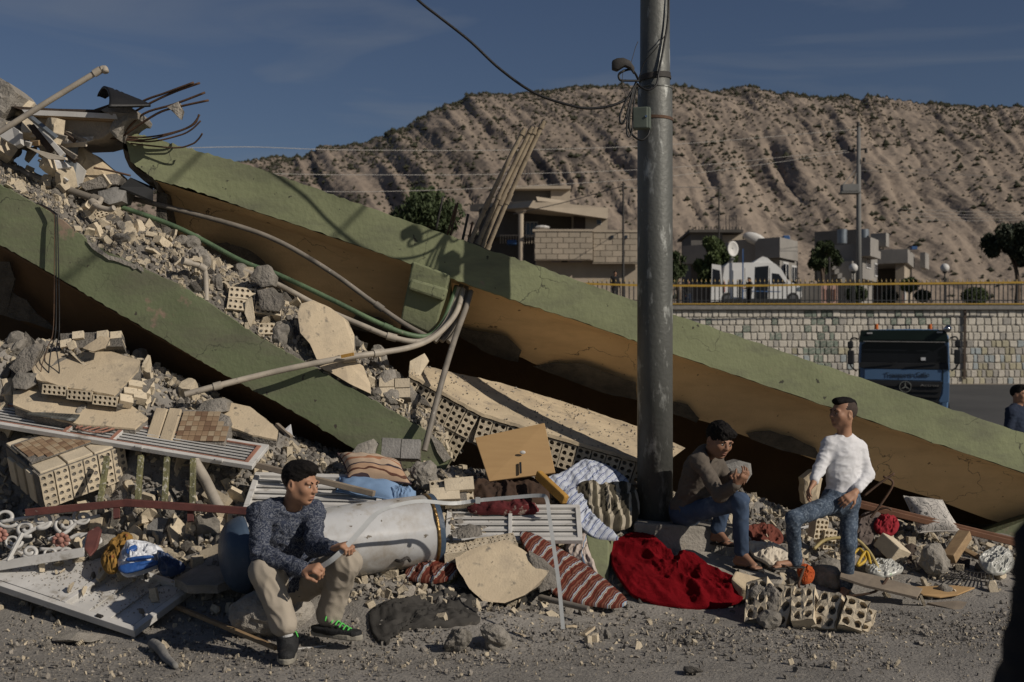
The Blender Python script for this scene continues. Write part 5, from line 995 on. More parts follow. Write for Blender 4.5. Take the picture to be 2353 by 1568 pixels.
for j in range(3):      # brick courses showing on top
    for k in range(3):
        a = O+zdir*(HH-.008)+axl*(.02+j*.2)+axr*(.02+k*.2+.06*(j % 2)); m = M(); q = [a, a+axl*.19, a+axl*.19+axr*.19, a+axr*.19]; m.prism(q, zdir*(.022+.006*((j+k) % 2))); m.build('brick', 'brick', t, bevel=.006)
TL = ['tile_a', 'tile_b', 'tile_c']
TM = {k: (lambda m: (m.box((0, 0, 0), (.044, .044, .008)), m)[1])(M()).mesh('tile', k) for k in TL}
def mosaic(t, O, a, b, na, nb, r, keep=lambda i, j: True):
    a = Vector(a).normalized(); b = (Vector(b)-a*a.dot(Vector(b))).normalized(); R = Matrix((a, b, a.cross(b))).transposed()
    for i in range(na):
        for j in range(nb):
            if keep(i, j): place('tile', TM[r.choices(TL, (5, 3, 4))[0]], O+a*(i+.5)*.047+b*(j+.5)*.047, R, 1, t)
tb = O+zdir*(HH+.026)+axl*.15+axr*.04; m = M(); m.prism([tb-axr*.02, tb+axl*.36-axr*.02, tb+axl*.36+axr*.46, tb+axr*.46], zdir*.012); m.build('tile_bed', 'mortar', t)
mosaic(t, tb+zdir*.016, axr, axl, 9, 7, r, lambda i, j: not (i+j < 2 or (i > 7 and j > 4)))
# tiled chunk further back
O = P(332, 1020, 8.75); t = thing('tiled_chunk', 'broken wall chunk with brown mosaic tiles beside two bare bricks', 'tile chunk', O); a = (P(520,1022,8.7)-O).normalized(); b = (P(345,938,8.98)-O).normalized(); b = (b-a*a.dot(b)).normalized(); n = a.cross(b)
m = M(); m.prism([O, O+a*.60, O+a*.58+b*.27, O+a*.45+b*.33, O+b*.34], -n*.14); m.build('mortar_bed', 'mortar', t, bevel=.01)
for i in range(2):
    q = O+a*(.01+i*.105)+b*.01+n*.004; m = M(); m.prism([q, q+a*.095, q+a*.095+b*.30, q+b*.31], n*.03); m.build('brick', 'beige_plaster', t, bevel=.006)
mosaic(t, O+a*.225+b*.02+n*.012, a, b, 8, 6, r, lambda i, j: not (i > 5 and j > 4-(i-5)))
# holed brick lump in the rubble stream
O = P(520, 705, 9.33)
masonry('lump of hollow bricks lodged in the rubble stream above the lower beam', 'brick_lump', 'brick lump', O+Vector((0, 0, -.02)), P(640,720,9.4)-O, P(526,655,9.42)-O, 2, 2, .205, .10, .12, BRK5, r, True, .008)
chunk('rough grey concrete lump on top of the hollow brick lump', [(572,640,9.4),(590,612,9.4),(615,608,9.4),(630,632,9.4),(626,655,9.4),(600,660,9.4)], .2, 'concrete', .02, 31, 'concrete_lump', 'concrete lump')
chunk('mortar caked lump beside the hollow brick lump', [(590,668,9.36),(625,660,9.38),(648,690,9.38),(640,716,9.36),(600,712,9.34)], .18, 'mortar', .02, 32, 'mortar_lump', 'mortar lump')
O = P(585, 770, 9.33); masonry('single hollow brick row near the upright plaster plate', 'brick_row', 'brick', O, P(655,768,9.36)-O, P(590,738,9.4)-O, 1, 1, .24, .1, .1, BRK5, r, False)
# plaster plates standing in the stream
def plate_chunk(label, pts, th, mt, back='mortar', seed=0, amp=.01, name='plaster_plate', cat='plaster plate', bdir=(0, 1, -.3)):
    w = [P(*p) for p in pts]; q = []
    for i in range(len(w)):
        a, b = w[i], w[(i+1) % len(w)]; k = max(2, int((b-a).length/.04))
        q += [a.lerp(b, j/k)+Vector((mnoise.noise((i, j*.9, seed)), 0, mnoise.noise((j*.9, i, seed+5))))*amp for j in range(k)]
    t = thing(name, label, cat, min(q, key=lambda p: p.z)); bd = Vector(bdir).normalized(); m = M(); m.prism(q, bd*.014); m.build('plaster', mt, t)
    c = sum(q, Vector())/len(q); m = M(); q2 = [c+(p-c)*(1+.03*mnoise.noise((i*.7, seed, 2))-.01)+bd*.014 for i, p in enumerate(q)]; m.prism(q2, bd*(th-.014)); m.build('mortar_back', back, t); return t
plate_chunk('large pale plaster plate standing upright in the rubble stream', [(684,720,9.33),(692,698,9.35),(720,690,9.38),(760,708,9.42),(800,738,9.45),(814,770,9.45),(814,830,9.36),(760,826,9.3),(728,826,9.28),(712,790,9.3),(690,765,9.3)], .08, 'beige_plaster', seed=1)
plate_chunk('speckled plaster plate lying at the beam edge under the pale pipe', [(735,842,9.29),(780,826,9.32),(815,828,9.36),(835,842,9.38),(850,880,9.36),(852,905,9.3),(800,880,9.28)], .07, 'beige_plaster', seed=2)
plate_chunk('small cracked plaster piece by the upright plate', [(778,812,9.3),(815,806,9.34),(818,830,9.34),(790,834,9.3)], .05, 'beige_plaster', seed=3)
plate_chunk('thin upright brick shell piece in the rubble stream', [(565,690,9.36),(578,682,9.36),(584,730,9.34),(574,750,9.33),(562,720,9.34)], .04, 'brick', 'brick', seed=4)
O = P(872, 912, 9.36); masonry('clean block of four beige bricks on the lower beam', 'brick_block', 'brick block', O, P(940,914,9.36)-O, P(870,868,9.42)-O, 2, 2, .115, .075, .12, [(lambda m: (m.box((0, 0, 0), (.115, .12, .075)), m)[1])(M()).mesh('brick', 'brick')], r, True)
chunk('grey concrete clod leaning on the block of four bricks', [(866,870,9.42),(880,852,9.44),(905,850,9.44),(910,868,9.42),(885,880,9.4)], .15, 'concrete', .015, 41, 'concrete_lump', 'concrete lump')
chunk('brick leaning against the fallen wall panel end', [(942,830,9.6),(975,812,9.65),(985,830,9.65),(955,880,9.58),(938,868,9.58)], .12, 'brick', .008, 42, 'broken_brick', 'broken brick')
# left heap
plate_chunk('big plaster slab tilted on the left heap, brick edge below', [(80,820,9.1),(150,802,9.16),(250,806,9.2),(322,828,9.15),(318,850,9.05),(262,908,8.82),(160,892,8.82),(84,872,8.86),(72,845,9.0)], .11, 'beige_plaster', seed=6, bdir=(0, .5, -1))
O = P(96, 880, 8.80); masonry('hollow brick edge under the big tilted plaster slab', 'brick_edge', 'brick edge', O-Vector((0, 0, .075)), P(262,915,8.80)-O, Vector((0, 0, 1)), 3, 1, .18, .075, .08, [holed_brick(5, 2, .178, .072, .08, .34, seed=8).mesh('brick', ['brick', 'mortar'])], r, False)
O = P(268, 932, 8.8); masonry('stacked bare bricks at the right end of the tilted slab', 'brick_stack', 'bricks', O, P(335,912,8.95)-O, P(300,880,9.0)-O, 2, 3, .10, .075, .1, [(lambda m: (m.box((0, 0, 0), (.10, .1, .073)), m)[1])(M()).mesh('brick', 'brick')], r, True, .02)
O = P(140, 800, 9.12); masonry('toppled brick course on top of the left heap', 'brick_course', 'bricks', O, P(270,795,9.15)-O, P(136,760,9.2)-O, 5, 2, .085, .065, .12, [(lambda m: (m.box((0, 0, 0), (.083, .11, .063)), m)[1])(M()).mesh('brick', 'brick'), (lambda m: (m.box((0, 0, 0), (.083, .11, .063)), m)[1])(M()).mesh('brick', 'mortar')], r, True, .015)
plate_chunk('pale plaster scrap leaning on the toppled brick course', [(190,800,9.02),(230,772,9.05),(252,776,9.05),(240,800,9.0),(215,808,8.98)], .03, 'beige_plaster', seed=8)
chunk('dark concrete block with pale face at the left heap', [(20,845,8.98),(55,800,9.02),(82,790,9.04),(90,805,9.0),(70,850,8.96),(40,862,8.95)], .2, 'mortar', .015, 51)
chunk('squat grey concrete block with plaster corner, left heap', [(28,872,8.9),(40,856,8.92),(82,858,8.9),(84,882,8.88),(60,896,8.86),(32,892,8.87)], .14, 'concrete', .012, 52)
plate_chunk('wide plaster slab lying flat under the tilted slab', [(30,900,8.95),(80,884,8.95),(200,905,8.95),(300,930,8.92),(340,960,8.85),(310,985,8.75),(180,975,8.72),(80,950,8.75),(30,930,8.8)], .08, 'beige_plaster', seed=10, bdir=(0, .4, -1))
plate_chunk('speckled plaster slab sloping beside the dark hollow', [(490,945,9.05),(530,925,9.1),(575,935,9.1),(640,985,8.98),(635,1010,8.9),(580,1000,8.88),(510,975,8.92)], .06, 'beige_plaster', seed=11, bdir=(0, .4, -1))
chunk('pitted round concrete lump on the left heap', [(452,940,8.98),(470,922,9.0),(505,915,9.0),(524,925,8.98),(520,945,8.95),(490,952,8.94)], .2, 'concrete', .015, 61, 'concrete_lump', 'concrete lump')
chunk('grey block with pale broken face before the beam end', [(800,1048,8.95),(822,1022,8.98),(855,1010,9.0),(868,1022,8.98),(860,1045,8.94),(830,1052,8.92)], .16, 'concrete', .01, 62)
O = P(876, 1052, 8.98); masonry('two grey mortared blocks against the lower beam end', 'block_pair', 'blocks', O, P(978,1058,8.98)-O, P(876,1008,9.02)-O, 2, 1, .14, .15, .1, [(lambda m: (m.box((0, 0, 0), (.14, .1, .15)), m)[1])(M()).mesh('brick', 'grey_block')], r, True, .01)
place('concrete_lump', lump_t(9.1, 4, .2, 2.4).mesh('concrete_lump', 'concrete'), P(978, 1090, 8.8), rot(.3, 1, 0), .22, None, 'pitted grey round concrete lump beside the patterned pillow', 'concrete lump')
O = P(905+100, 1140, 8.6); masonry('mortared brick lump right of the round concrete lump', 'brick_lump', 'brick lump', O+Vector((0, 0, -.03)), P(1075,1138,8.62)-O, P(1002,1098,8.68)-O, 2, 2, .1, .07, .1, BRK5[:1]+PLAIN[:1], r, True, .02)
# plaster chunk in front, hollow brick top
t = plate_chunk('big plaster faced chunk in the foreground with perforated brick top', [(1046,1282,8.0),(1085,1262,8.06),(1130,1248,8.1),(1165,1240,8.12),(1200,1262,8.1),(1262,1312,8.0),(1240,1345,7.9),(1205,1368,7.86),(1160,1386,7.82),(1110,1382,7.82),(1078,1352,7.86),(1050,1305,7.94)], .16, 'beige_plaster', seed=20, bdir=(.05, 1, -.25), name='plaster_chunk', cat='wall chunk')
O = P(1018, 1274, 8.04); ax = (P(1196,1246,8.14)-O).normalized(); az = (P(1034,1234,8.28)-O).normalized(); az = (az-ax*ax.dot(az)).normalized(); R = Matrix((ax, az.cross(ax), az)).transposed()
hb5 = holed_brick(5, 3, .165, .165, .09, .30, seed=33).mesh('brick', ['brick', 'mortar'])
for i in range(3): place('brick', hb5, O+ax*(.09+i*.172)+az*.085+R@Vector((0, .05, 0)), R, 1, t)
m = M(); m.box(O+ax*.26+az*.05+R@Vector((0, .16, 0)), (.50, .12, .10), R); m.build('mortar_bed', 'mortar', t)
O2 = P(1200, 1330, 7.98); 
chunk('dark grey angular stone lying on the perforated bricks', [(1046,1218,8.2),(1078,1207,8.22),(1105,1214,8.22),(1108,1230,8.18),(1080,1236,8.16),(1052,1240,8.16)], .12, 'mortar', .008, 63, 'stone', 'stone')
chunk('mortar caked brick corner right of the plaster chunk', [(1215,1270,8.06),(1250,1290,8.04),(1282,1320,8.0),(1284,1350,7.96),(1240,1362,7.94),(1225,1320,8.0)], .16, 'mortar', .014, 64, 'broken_brick', 'broken brick')
# green prism
m = M(); w = [P(*k) for k in ((1346,1228,8.72),(1398,1230,8.72),(1410,1240,8.82),(1360,1236,8.9))]; lo_ = [P(*k) for k in ((1366,1332,8.55),(1398,1334,8.55),(1404,1320,8.7),(1380,1318,8.8))]; m.loft([lo_, w]); m.build('green_concrete_stub', 'green_paint', bevel=.008, label='green painted concrete stub standing beside the red blanket', cat='concrete stub')
# right foreground chunk: bricks on end with mortar between
t = thing('brick_chunk', 'big chunk of perforated bricks lying on the street below the standing boy', 'brick chunk', Vector((P(1830,1460,8.1).x, 8.1, 0)))
O = P(1706, 1432, 8.02); ax = (P(1975,1462,7.72)-O).normalized(); az = (P(1735,1336,8.2)-O).normalized(); az = (az-ax*ax.dot(az)).normalized(); ay = az.cross(ax); R = Matrix((ax, ay, az)).transposed()
hb = [holed_brick(2, 3, .15, .23, .12, .36, seed=50+k, depth=.05, chip=1.6).mesh('brick', ['brick', 'mortar']) for k in range(4)]
rb = random.Random(4)
for i in range(5):
    h_ = 1.42-.13*i+.08*rb.random(); place('brick', hb[i % 4], O+ax*(.08+i*.158)+az*(.12*h_)+ay*(.05-.025*i+rb.uniform(-.02, .02)), R@rot(rb.uniform(-.25, .2), rb.uniform(-.2, .2), rb.uniform(-.3, .3)), (1, 1, h_), t)
for i in range(5):
    h_ = 1.5-.14*i; place('brick', hb[(i+2) % 4], O+ax*(.10+i*.16)+az*(.12*h_+.02)+ay*(.17-.02*i), R@rot(-.35+rb.uniform(-.2, .2), rb.uniform(-.2, .2), rb.uniform(-.2, .2)), (1, 1, h_), t)
for i in range(30):
    tm = LU[i % 5]; s = rb.uniform(.05, .15); p = O+ax*rb.uniform(.02, .78)+az*rb.uniform(.05, .27)+ay*rb.uniform(-.03, .18); Rm = randrot(rb); m = M(); m.add([p+Rm@Vector(v)*s for v in tm.v], tm.f); m.build('mortar_clod', 'mortar', t)
place('concrete_lump', lump_t(4.4, 3).mesh('concrete_lump', 'concrete'), Vector((P(1765,1440,7.9).x, 7.86, .05)), None, .15, None, 'grey stone lying against the perforated brick chunk', 'stone')
place('concrete_lump', lump_t(5.4, 4, .14).mesh('concrete_lump', 'concrete'), P(1905, 1322, 9.1), rot(.2, .1, .5), .30, None, 'brown grey round concrete lump behind the standing boy', 'concrete lump')
place('concrete_lump', lump_t(6.4, 4, .22).mesh('concrete_lump', 'concrete'), P(2150, 1288, 9.3), rot(1.2, .4, .5), .24, None, 'rough grey concrete lump in front of the dark board', 'concrete lump')
place('concrete_lump', lump_t(7.7, 4, .16, 1.8).mesh('concrete_lump', 'concrete'), Vector((P(630,1385,7.6).x, 7.6, .16)), rot(.1, .1, 1), (.54, .42, .42), None, 'big pitted grey rock the boy in front sits on', 'rock')
plate_chunk('large dark flat slab in the shade behind the rock', [(400,1330,7.9),(460,1298,8.1),(530,1300,8.1),(540,1330,7.8),(500,1345,7.7),(430,1345,7.7)], .06, 'concrete', 'concrete', seed=70, bdir=(0, .3, -1), name='concrete_slab', cat='concrete slab')
chunk('grey conc block with round marks below the red rail', [(330,1215,8.4),(360,1190,8.44),(410,1195,8.44),(412,1240,8.38),(370,1250,8.36),(340,1240,8.38)], .16, 'grey_block', .01, 71, 'concrete_block', 'concrete block')

r = random.Random(77)
WR = 'jammed in the wreckage at the upper left'
for k in range(34):
    u, v = r.uniform(-10, 150), r.uniform(300, 372)
    if k > 16: u, v = r.uniform(120, 290), r.uniform(390, 462)
    if k > 27: u, v = r.uniform(0, 60), r.uniform(255, 330)
    frag(r.choice(['shard', 'bat', 'lump', 'stone', 'lump']), P(u, v, r.uniform(9.5, 9.75)), r.uniform(.10, .24), r, WR)
for k in range(11):
    u, v = r.uniform(10, 150), r.uniform(285, 375); a = r.uniform(-.2, .9); L = r.uniform(40, 90); w = r.uniform(6, 14); d = r.uniform(9.4, 9.6); c_, s_ = math.cos(a), math.sin(a)
    panel('splintered board '+WR, [(u, v, d), (u+L*c_, v+L*s_, d-.1), (u+L*c_-w*s_, v+L*s_+w*c_, d-.08), (u-w*s_*.6, v+w*c_*.6, d+.03)], .02, r.choice(['white_metal', 'dark_board', 'grey_wood', 'cream_cloth', 'grey_board', 'wood']), 'splintered_board', 'board', group='splintered boards '+WR)
# ------------------------------------------------------------------ household things thrown among the rubble
def set_uv(o, f):
    me = o.data; uv = me.uv_layers.new(name='UVMap'); n = len(me.loops); idx = np.empty(n, int); me.loops.foreach_get('vertex_index', idx); co = np.empty(len(me.vertices)*3); me.vertices.foreach_get('co', co); co = co.reshape(-1, 3)
    arr = np.array([f(i, co[i]) for i in range(len(co))]); uv.data.foreach_set('uv', arr[idx].ravel())
def closed(pts, n):
    k = len(pts); out = []
    for i in range(n):
        t = i/n*k; j = int(t); f = t-j; p0, p1, p2, p3 = [Vector(pts[(j+q) % k]) for q in (-1, 0, 1, 2)]
        out.append(.5*((2*p1)+(p2-p0)*f+(2*p0-5*p1+4*p2-p3)*f*f+(3*p1-p0-3*p2+p3)*f**3))
    return out
def cloth(name, label, cat, outline, bulge, mt, seed=0, amp=.03, fr=5.0, fine=.006, up=(0, -.45, 1), rings=26, spokes=90, stretch=(1, 1), center=None, group=None, uvs=.01, ridged=True, parent=None, uvrot=0, wts=(1, .6, .38), drape=False):
    w = closed([P(*p) for p in outline], spokes); c = P(*center) if center else sum(w, Vector())/len(w); up = Vector(up).normalized(); px = closed([Vector((p[0], p[1], 0)) for p in outline], spokes); pc = sum(px, Vector())/len(px)
    if drape:
        w = []
        for q in px:
            for d_ in np.arange(6.6, 9.5, .02):
                p = P(q.x, q.y, d_)
                if p.z <= gz(p.x, p.y)+.01 or d_ > 9.4: w.append(p); break
        c = sum(w, Vector())/len(w)
    m = M(); rows = []; uvl = []; sx, sy = stretch
    for i in range(rings+1):
        t = max(i/rings, .004); row = []
        for j in range(spokes):
            p = c.lerp(w[j], t); q = pc.lerp(px[j], t); x, y = (q.x-pc.x)*.01, (q.y-pc.y)*.01
            cr, srn = math.cos(uvrot), math.sin(uvrot); xs, ys = (x*cr-y*srn)*sx, (x*srn+y*cr)*sy
            n1 = mnoise.noise((xs*fr*.35+seed, ys*fr*.35, seed*.7)); f = (1-abs(n1)*2.2) if ridged else n1
            n2 = mnoise.noise((xs*fr+seed, ys*fr, seed+3)); n3 = mnoise.noise((x*22, y*22, seed)); e = min(1, (1-t)*4+.25)
            n4 = mnoise.noise((xs*fr*2.3+n1, ys*fr*2.3, seed+8)); h = .62*bulge*(1-t**2.2)+amp*(f*wts[0]+wts[1]*(1-abs(n2)*2.2)+wts[2]*(1-abs(n4)*2.2)-.35)*e+fine*n3
            if drape: p = Vector((p.x, p.y, gz(p.x, p.y)+.02))
            row.append(p+up*max(h, -.01)); uvl.append((q.x*uvs, q.y*uvs))
        rows.append(row+[row[0]]); uvl.append((px[0].x*uvs, px[0].y*uvs)) if False else None
    rows2 = [rw[:-1] for rw in rows]; m.loft(rows2, False)
    base = [Vector(p)-up*.025 for p in rows2[-1]]; b = len(m.v); m.v += [tuple(p) for p in base]; n = spokes; last = b-n
    for j in range(n): k = (j+1) % n; m.f.append((last+j, last+k, b+k, b+j)); m.m.append(0)
    uvl += [(px[j].x*uvs, px[j].y*uvs) for j in range(n)]
    o = m.build(name, mt, parent, smooth=True, label=label, cat=cat, group=group); set_uv(o, lambda i, cc: uvl[i]); return o
def pillow(label, cs, th, mt, name='pillow', cat='pillow', seed=0, n=22, wr=.006):
    a, b, c, d = [P(*k) for k in cs]; nr = (b-a).cross(d-a).normalized(); nr = nr if nr.z > 0 else -nr; m = M(); uvl = []
    def pt(s, t, sd):
        x, y = 2*s-1, 2*t-1; pin = 1-.06*(1-abs(x)**2)*(abs(y)**6)-.0; h = th*((1-abs(x)**2.6)*(1-abs(y)**2.6))**.55
        s2 = .5+x*.5*(1-.07*(1-y*y)*abs(x)**3); t2 = .5+y*.5*(1-.07*(1-x*x)*abs(y)**3)
        p = a*(1-s2)*(1-t2)+b*s2*(1-t2)+c*s2*t2+d*(1-s2)*t2; w = mnoise.noise((s*6+seed, t*6, 1))*th*.16+wr*mnoise.noise((s*22, t*22+seed, 3)); return p+nr*sd*(h*(1 if sd > 0 else .7)+w*(h/th))
    for sd in (1, -1):
        rows = [[pt(i/n, j/n, sd) for i in range(n+1)] for j in range(n+1)]; uvl += [(i/n, j/n) for j in range(n+1) for i in range(n+1)]; m.grid(rows if sd > 0 else rows)
        if sd < 0:
            for k in range(n*n): m.f[-1-k] = m.f[-1-k][::-1]
    t = thing(name, label, cat, min((a, b, c, d), key=lambda p: p.z)); o = m.build('cover', mt, t, smooth=True); set_uv(o, lambda i, cc: uvl[i]); q = M(); q.tube([pt(s, 0, 0) for s in np.linspace(0, 1, 16)]+[pt(1, s, 0) for s in np.linspace(.06, 1, 16)]+[pt(s, 1, 0) for s in np.linspace(.94, 0, 16)]+[pt(0, s, 0) for s in np.linspace(.94, 0, 16)], .006, 6); q.build('piping', mt, t, smooth=True); return t
# patterned cloth
B = bands
B('stripe_red', [(0,(.085,.02,.014)),(.13,(.24,.20,.17)),(.17,(.09,.02,.014)),(.3,(.20,.26,.33)),(.38,(.42,.37,.31)),(.42,(.05,.04,.04)),(.46,(.36,.30,.25)),(.52,(.11,.026,.017)),(.70,(.07,.018,.012)),(.85,(.15,.06,.04))], 'DIAGONAL', .95, distort=1.2)
B('sheet_blue', [(0,(.42,.45,.52)),(.14,(.08,.10,.21)),(.20,(.44,.47,.53)),(.26,(.10,.12,.24)),(.29,(.44,.47,.53)),(.62,(.40,.43,.50)),(.66,(.12,.15,.28)),(.74,(.44,.47,.53)),(.80,(.20,.24,.36)),(.84,(.44,.47,.53))], 'DIAGONAL', .55, distort=.5)
B('camo_fleece', [(0,(.055,.048,.035)),(.45,(.085,.075,.052)),(.62,(.36,.32,.25)),(.95,(.07,.06,.045))], 'X', .6, distort=9, wob=1.1, bump=.9, bs=140)
B('pattern_brown', [(0,(.40,.28,.19)),(.10,(.10,.045,.03)),(.16,(.40,.26,.17)),(.30,(.05,.04,.05)),(.36,(.44,.33,.24)),(.55,(.34,.16,.09)),(.62,(.46,.36,.27)),(.80,(.24,.10,.06)),(.86,(.46,.36,.27)),(.95,(.06,.04,.045))], 'Y', .33, rough=.55, distort=1.6, wob=6)
B('floral', [(0,(.50,.47,.43)),(.60,(.10,.10,.095)),(.74,(.50,.47,.43)),(.88,(.25,.24,.225)),(.95,(.5,.47,.43))], 'X', 1.6, distort=22, wob=2.2)
B('leaf_print', [(0,(.42,.36,.32)),(.5,(.36,.30,.27)),(.72,(.16,.23,.32)),(.8,(.44,.38,.34)),(.93,(.13,.09,.08))], 'X', .5, distort=6, wob=1.5)
cloth('red_blanket', 'crumpled bright red fleece blanket spread on the street edge', 'blanket', [(1412,1244,8.85),(1450,1226,8.95),(1495,1232,8.95),(1530,1262,8.85),(1548,1284,8.75),(1575,1268,8.75),(1605,1282,8.7),(1650,1314,8.6),(1700,1338,8.5),(1716,1352,8.45),(1700,1380,8.4),(1660,1392,8.36),(1600,1396,8.34),(1520,1388,8.34),(1460,1370,8.38),(1428,1335,8.45),(1405,1290,8.62)], 0.07, 'red_fleece', 3, .055, 4.8, .006, wts=(1, .3, .06), rings=64, spokes=220, up=(0, -.6, 1), stretch=(.75, 1.7), uvrot=-.45)
cloth('striped_quilt', 'red brown striped quilt folded between plaster chunk and green stub', 'quilt', [(1195,1224,8.4),(1230,1228,8.45),(1290,1262,8.45),(1350,1300,8.4),(1400,1340,8.3),(1440,1378,8.2),(1420,1392,8.12),(1380,1390,8.1),(1310,1378,8.08),(1262,1350,8.1),(1235,1300,8.15),(1205,1255,8.3)], 0.035, 'stripe_red', 8, .016, 6, .004, stretch=(1, 1), uvs=.02)
cloth('leaf_print_cloth', 'pale cloth with leaf print bunched beside the green stub', 'cloth', [(1296,1250,8.55),(1320,1236,8.6),(1344,1230,8.6),(1352,1260,8.55),(1366,1300,8.45),(1378,1335,8.35),(1350,1320,8.4),(1318,1285,8.45)], .05, 'leaf_print', 9, .03, 4, .004, uvs=.02)
cloth('patterned_blanket', 'dark spotted blanket crushed under the water tank end', 'blanket', [(930,1315,8.0),(960,1290,8.1),(1010,1280,8.15),(1050,1290,8.1),(1045,1320,8.0),(1000,1335,7.95),(950,1330,7.95)], .04, 'stripe_red', 12, .02, 4, uvs=.02)
cloth('grey_sweater', 'dusty dark grey sweater lying flat on the street', 'sweater', [(848,1414,7.53),(880,1392,7.64),(940,1380,7.70),(990,1372,7.73),(1040,1360,7.79),(1090,1358,7.80),(1112,1379,7.70),(1095,1409,7.56),(1100,1434,7.44),(1030,1442,7.40),(960,1444,7.39),(905,1456,7.33),(890,1482,7.21),(858,1464,7.30)], 0.002, 'grey_cloth', 5, .026, 8, .003, up=(0, -.15, 1), wts=(1, .7, .4), drape=True, stretch=(.5, 1.5), rings=30, spokes=110)
cloth('camouflage_blanket', 'brown and cream patterned fleece blanket bundled against the pole', 'blanket', [(1325,1125,9.0),(1345,1105,9.1),(1375,1118,9.15),(1410,1108,9.2),(1450,1112,9.2),(1466,1140,9.15),(1468,1180,9.05),(1440,1212,8.9),(1400,1216,8.85),(1365,1205,8.85),(1340,1170,8.9)], 0.075, 'camo_fleece', 6, .035, 6.5, .006, up=(0, -.8, 1), uvs=.022)
cloth('bed_sheet', 'pale blue sheet with navy stripes draped below the fallen wall', 'sheet', [(1256,1102,9.05),(1300,1082,9.2),(1345,1056,9.4),(1400,1072,9.42),(1445,1108,9.35),(1425,1128,9.25),(1370,1128,9.1),(1300,1135,8.98)], .03, 'sheet_blue', 7, .022, 6, .004, up=(0, -.7, 1), uvs=.03, stretch=(1.6, .6), uvrot=.5)
cloth('bed_sheet', 'tail of the pale blue sheet trailing down beside the fleece bundle', 'sheet', [(1295,1125,9.0),(1325,1118,9.05),(1345,1140,9.0),(1362,1180,8.88),(1400,1222,8.76),(1420,1236,8.7),(1370,1236,8.7),(1330,1205,8.74),(1305,1165,8.85)], .03, 'sheet_blue', 17, .018, 7, .004, up=(0, -.7, 1), uvs=.03, stretch=(2, .5), uvrot=-.9)
cloth('brown_cloth', 'dark brown cloth hanging over debris in front of the board', 'cloth', [(1070,1140,8.75),(1090,1108,8.85),(1135,1112,8.9),(1160,1092,9.0),(1210,1098,9.0),(1250,1115,8.95),(1262,1150,8.85),(1220,1160,8.75),(1150,1165,8.7),(1095,1168,8.68)], .08, 'brown_cloth', 10, .035, 5, .003, up=(0, -.8, 1))
cloth('maroon_blanket', 'dark maroon plush blanket behind the white louvre shutter', 'blanket', [(1075,1160,8.72),(1110,1150,8.78),(1160,1158,8.78),(1215,1150,8.8),(1235,1165,8.75),(1230,1178,8.68),(1150,1180,8.66),(1085,1176,8.66)], .05, 'maroon_cloth', 11, .03, 4, .006, up=(0, -.8, 1))
pillow('brown patterned satin pillow lying below the lower beam end', [(800,1098,8.55),(945,1112,8.55),(920,1062,8.85),(775,1042,8.85)], .085, 'pattern_brown', seed=1)
pillow('plain light blue cushion behind the white water tank', [(772,1130,8.45),(905,1150,8.4),(925,1112,8.6),(780,1096,8.65)], .06, 'blue_cloth', 'cushion', 'cushion', 2)
cloth('blue_cloth_scrap', 'small blue cloth with red print beside the light blue cushion', 'cloth', [(895,1128,8.5),(920,1118,8.55),(955,1130,8.5),(940,1145,8.42),(905,1148,8.42)], .03, 'blue_cloth', 13, .02, 5)
pillow('white pillow with black flower print under the brown rail', [(2110,1225,9.85),(2210,1222,9.8),(2165,1150,10.1),(2076,1140,10.15)], .08, 'floral', seed=4)
cloth('red_garment', 'bright red bundled garment below the brown rail', 'garment', [(2008,1205,9.75),(2025,1186,9.8),(2055,1190,9.8),(2066,1210,9.75),(2050,1228,9.7),(2020,1224,9.7)], 0.05, 'red_cloth', 14, .03, 6, up=(0, -.8, 1))
cloth('taupe_garment', 'grey brown garment hanging beside the red bundle', 'garment', [(1975,1190,9.8),(2000,1178,9.85),(2025,1184,9.85),(2012,1225,9.75),(1990,1262,9.65),(1960,1258,9.65)], 0.02, 'taupe_cloth', 15, .03, 5, up=(0, -.8, 1))
cloth('dark_garment', 'dark taupe cloth spread below the red bundle', 'garment', [(1985,1262,9.6),(2030,1240,9.65),(2075,1255,9.6),(2068,1278,9.5),(2010,1276,9.5)], 0.02, 'taupe_cloth', 16, .03, 5, up=(0, -.8, 1))
cloth('rust_garment', 'rust red garment crumpled behind the seated boy', 'garment', [(1712,1215,9.5),(1745,1205,9.6),(1785,1215,9.6),(1800,1240,9.5),(1770,1256,9.4),(1730,1250,9.4)], 0.035, 'rust_cloth', 17, .03, 6, up=(0, -.7, 1))
cloth('white_garment', 'cream white garment lying between the two boys feet', 'garment', [(1722,1245,9.1),(1765,1248,9.15),(1805,1262,9.15),(1815,1292,9.0),(1790,1306,8.92),(1755,1290,8.95),(1730,1270,9.0)], 0.02, 'cream_cloth', 18, .03, 5, up=(0, -.7, 1))
cloth('orange_knit', 'small orange knitted thing by the standing boys foot', 'knit', [(1832,1302,8.95),(1855,1298,8.98),(1872,1315,8.95),(1866,1334,8.9),(1845,1336,8.88)], 0.04, 'orange_knit', 19, .015, 8, up=(0, -.8, 1))
cloth('yellow_cloth', 'dirty yellow cloth crumpled left of the blue bag', 'cloth', [(232,1290,7.98),(250,1250,8.1),(285,1225,8.2),(305,1235,8.15),(280,1262,8.0),(268,1310,7.88),(245,1312,7.88)], 0.03, 'yellow_cloth', 20, .03, 6, up=(0, -.8, 1))
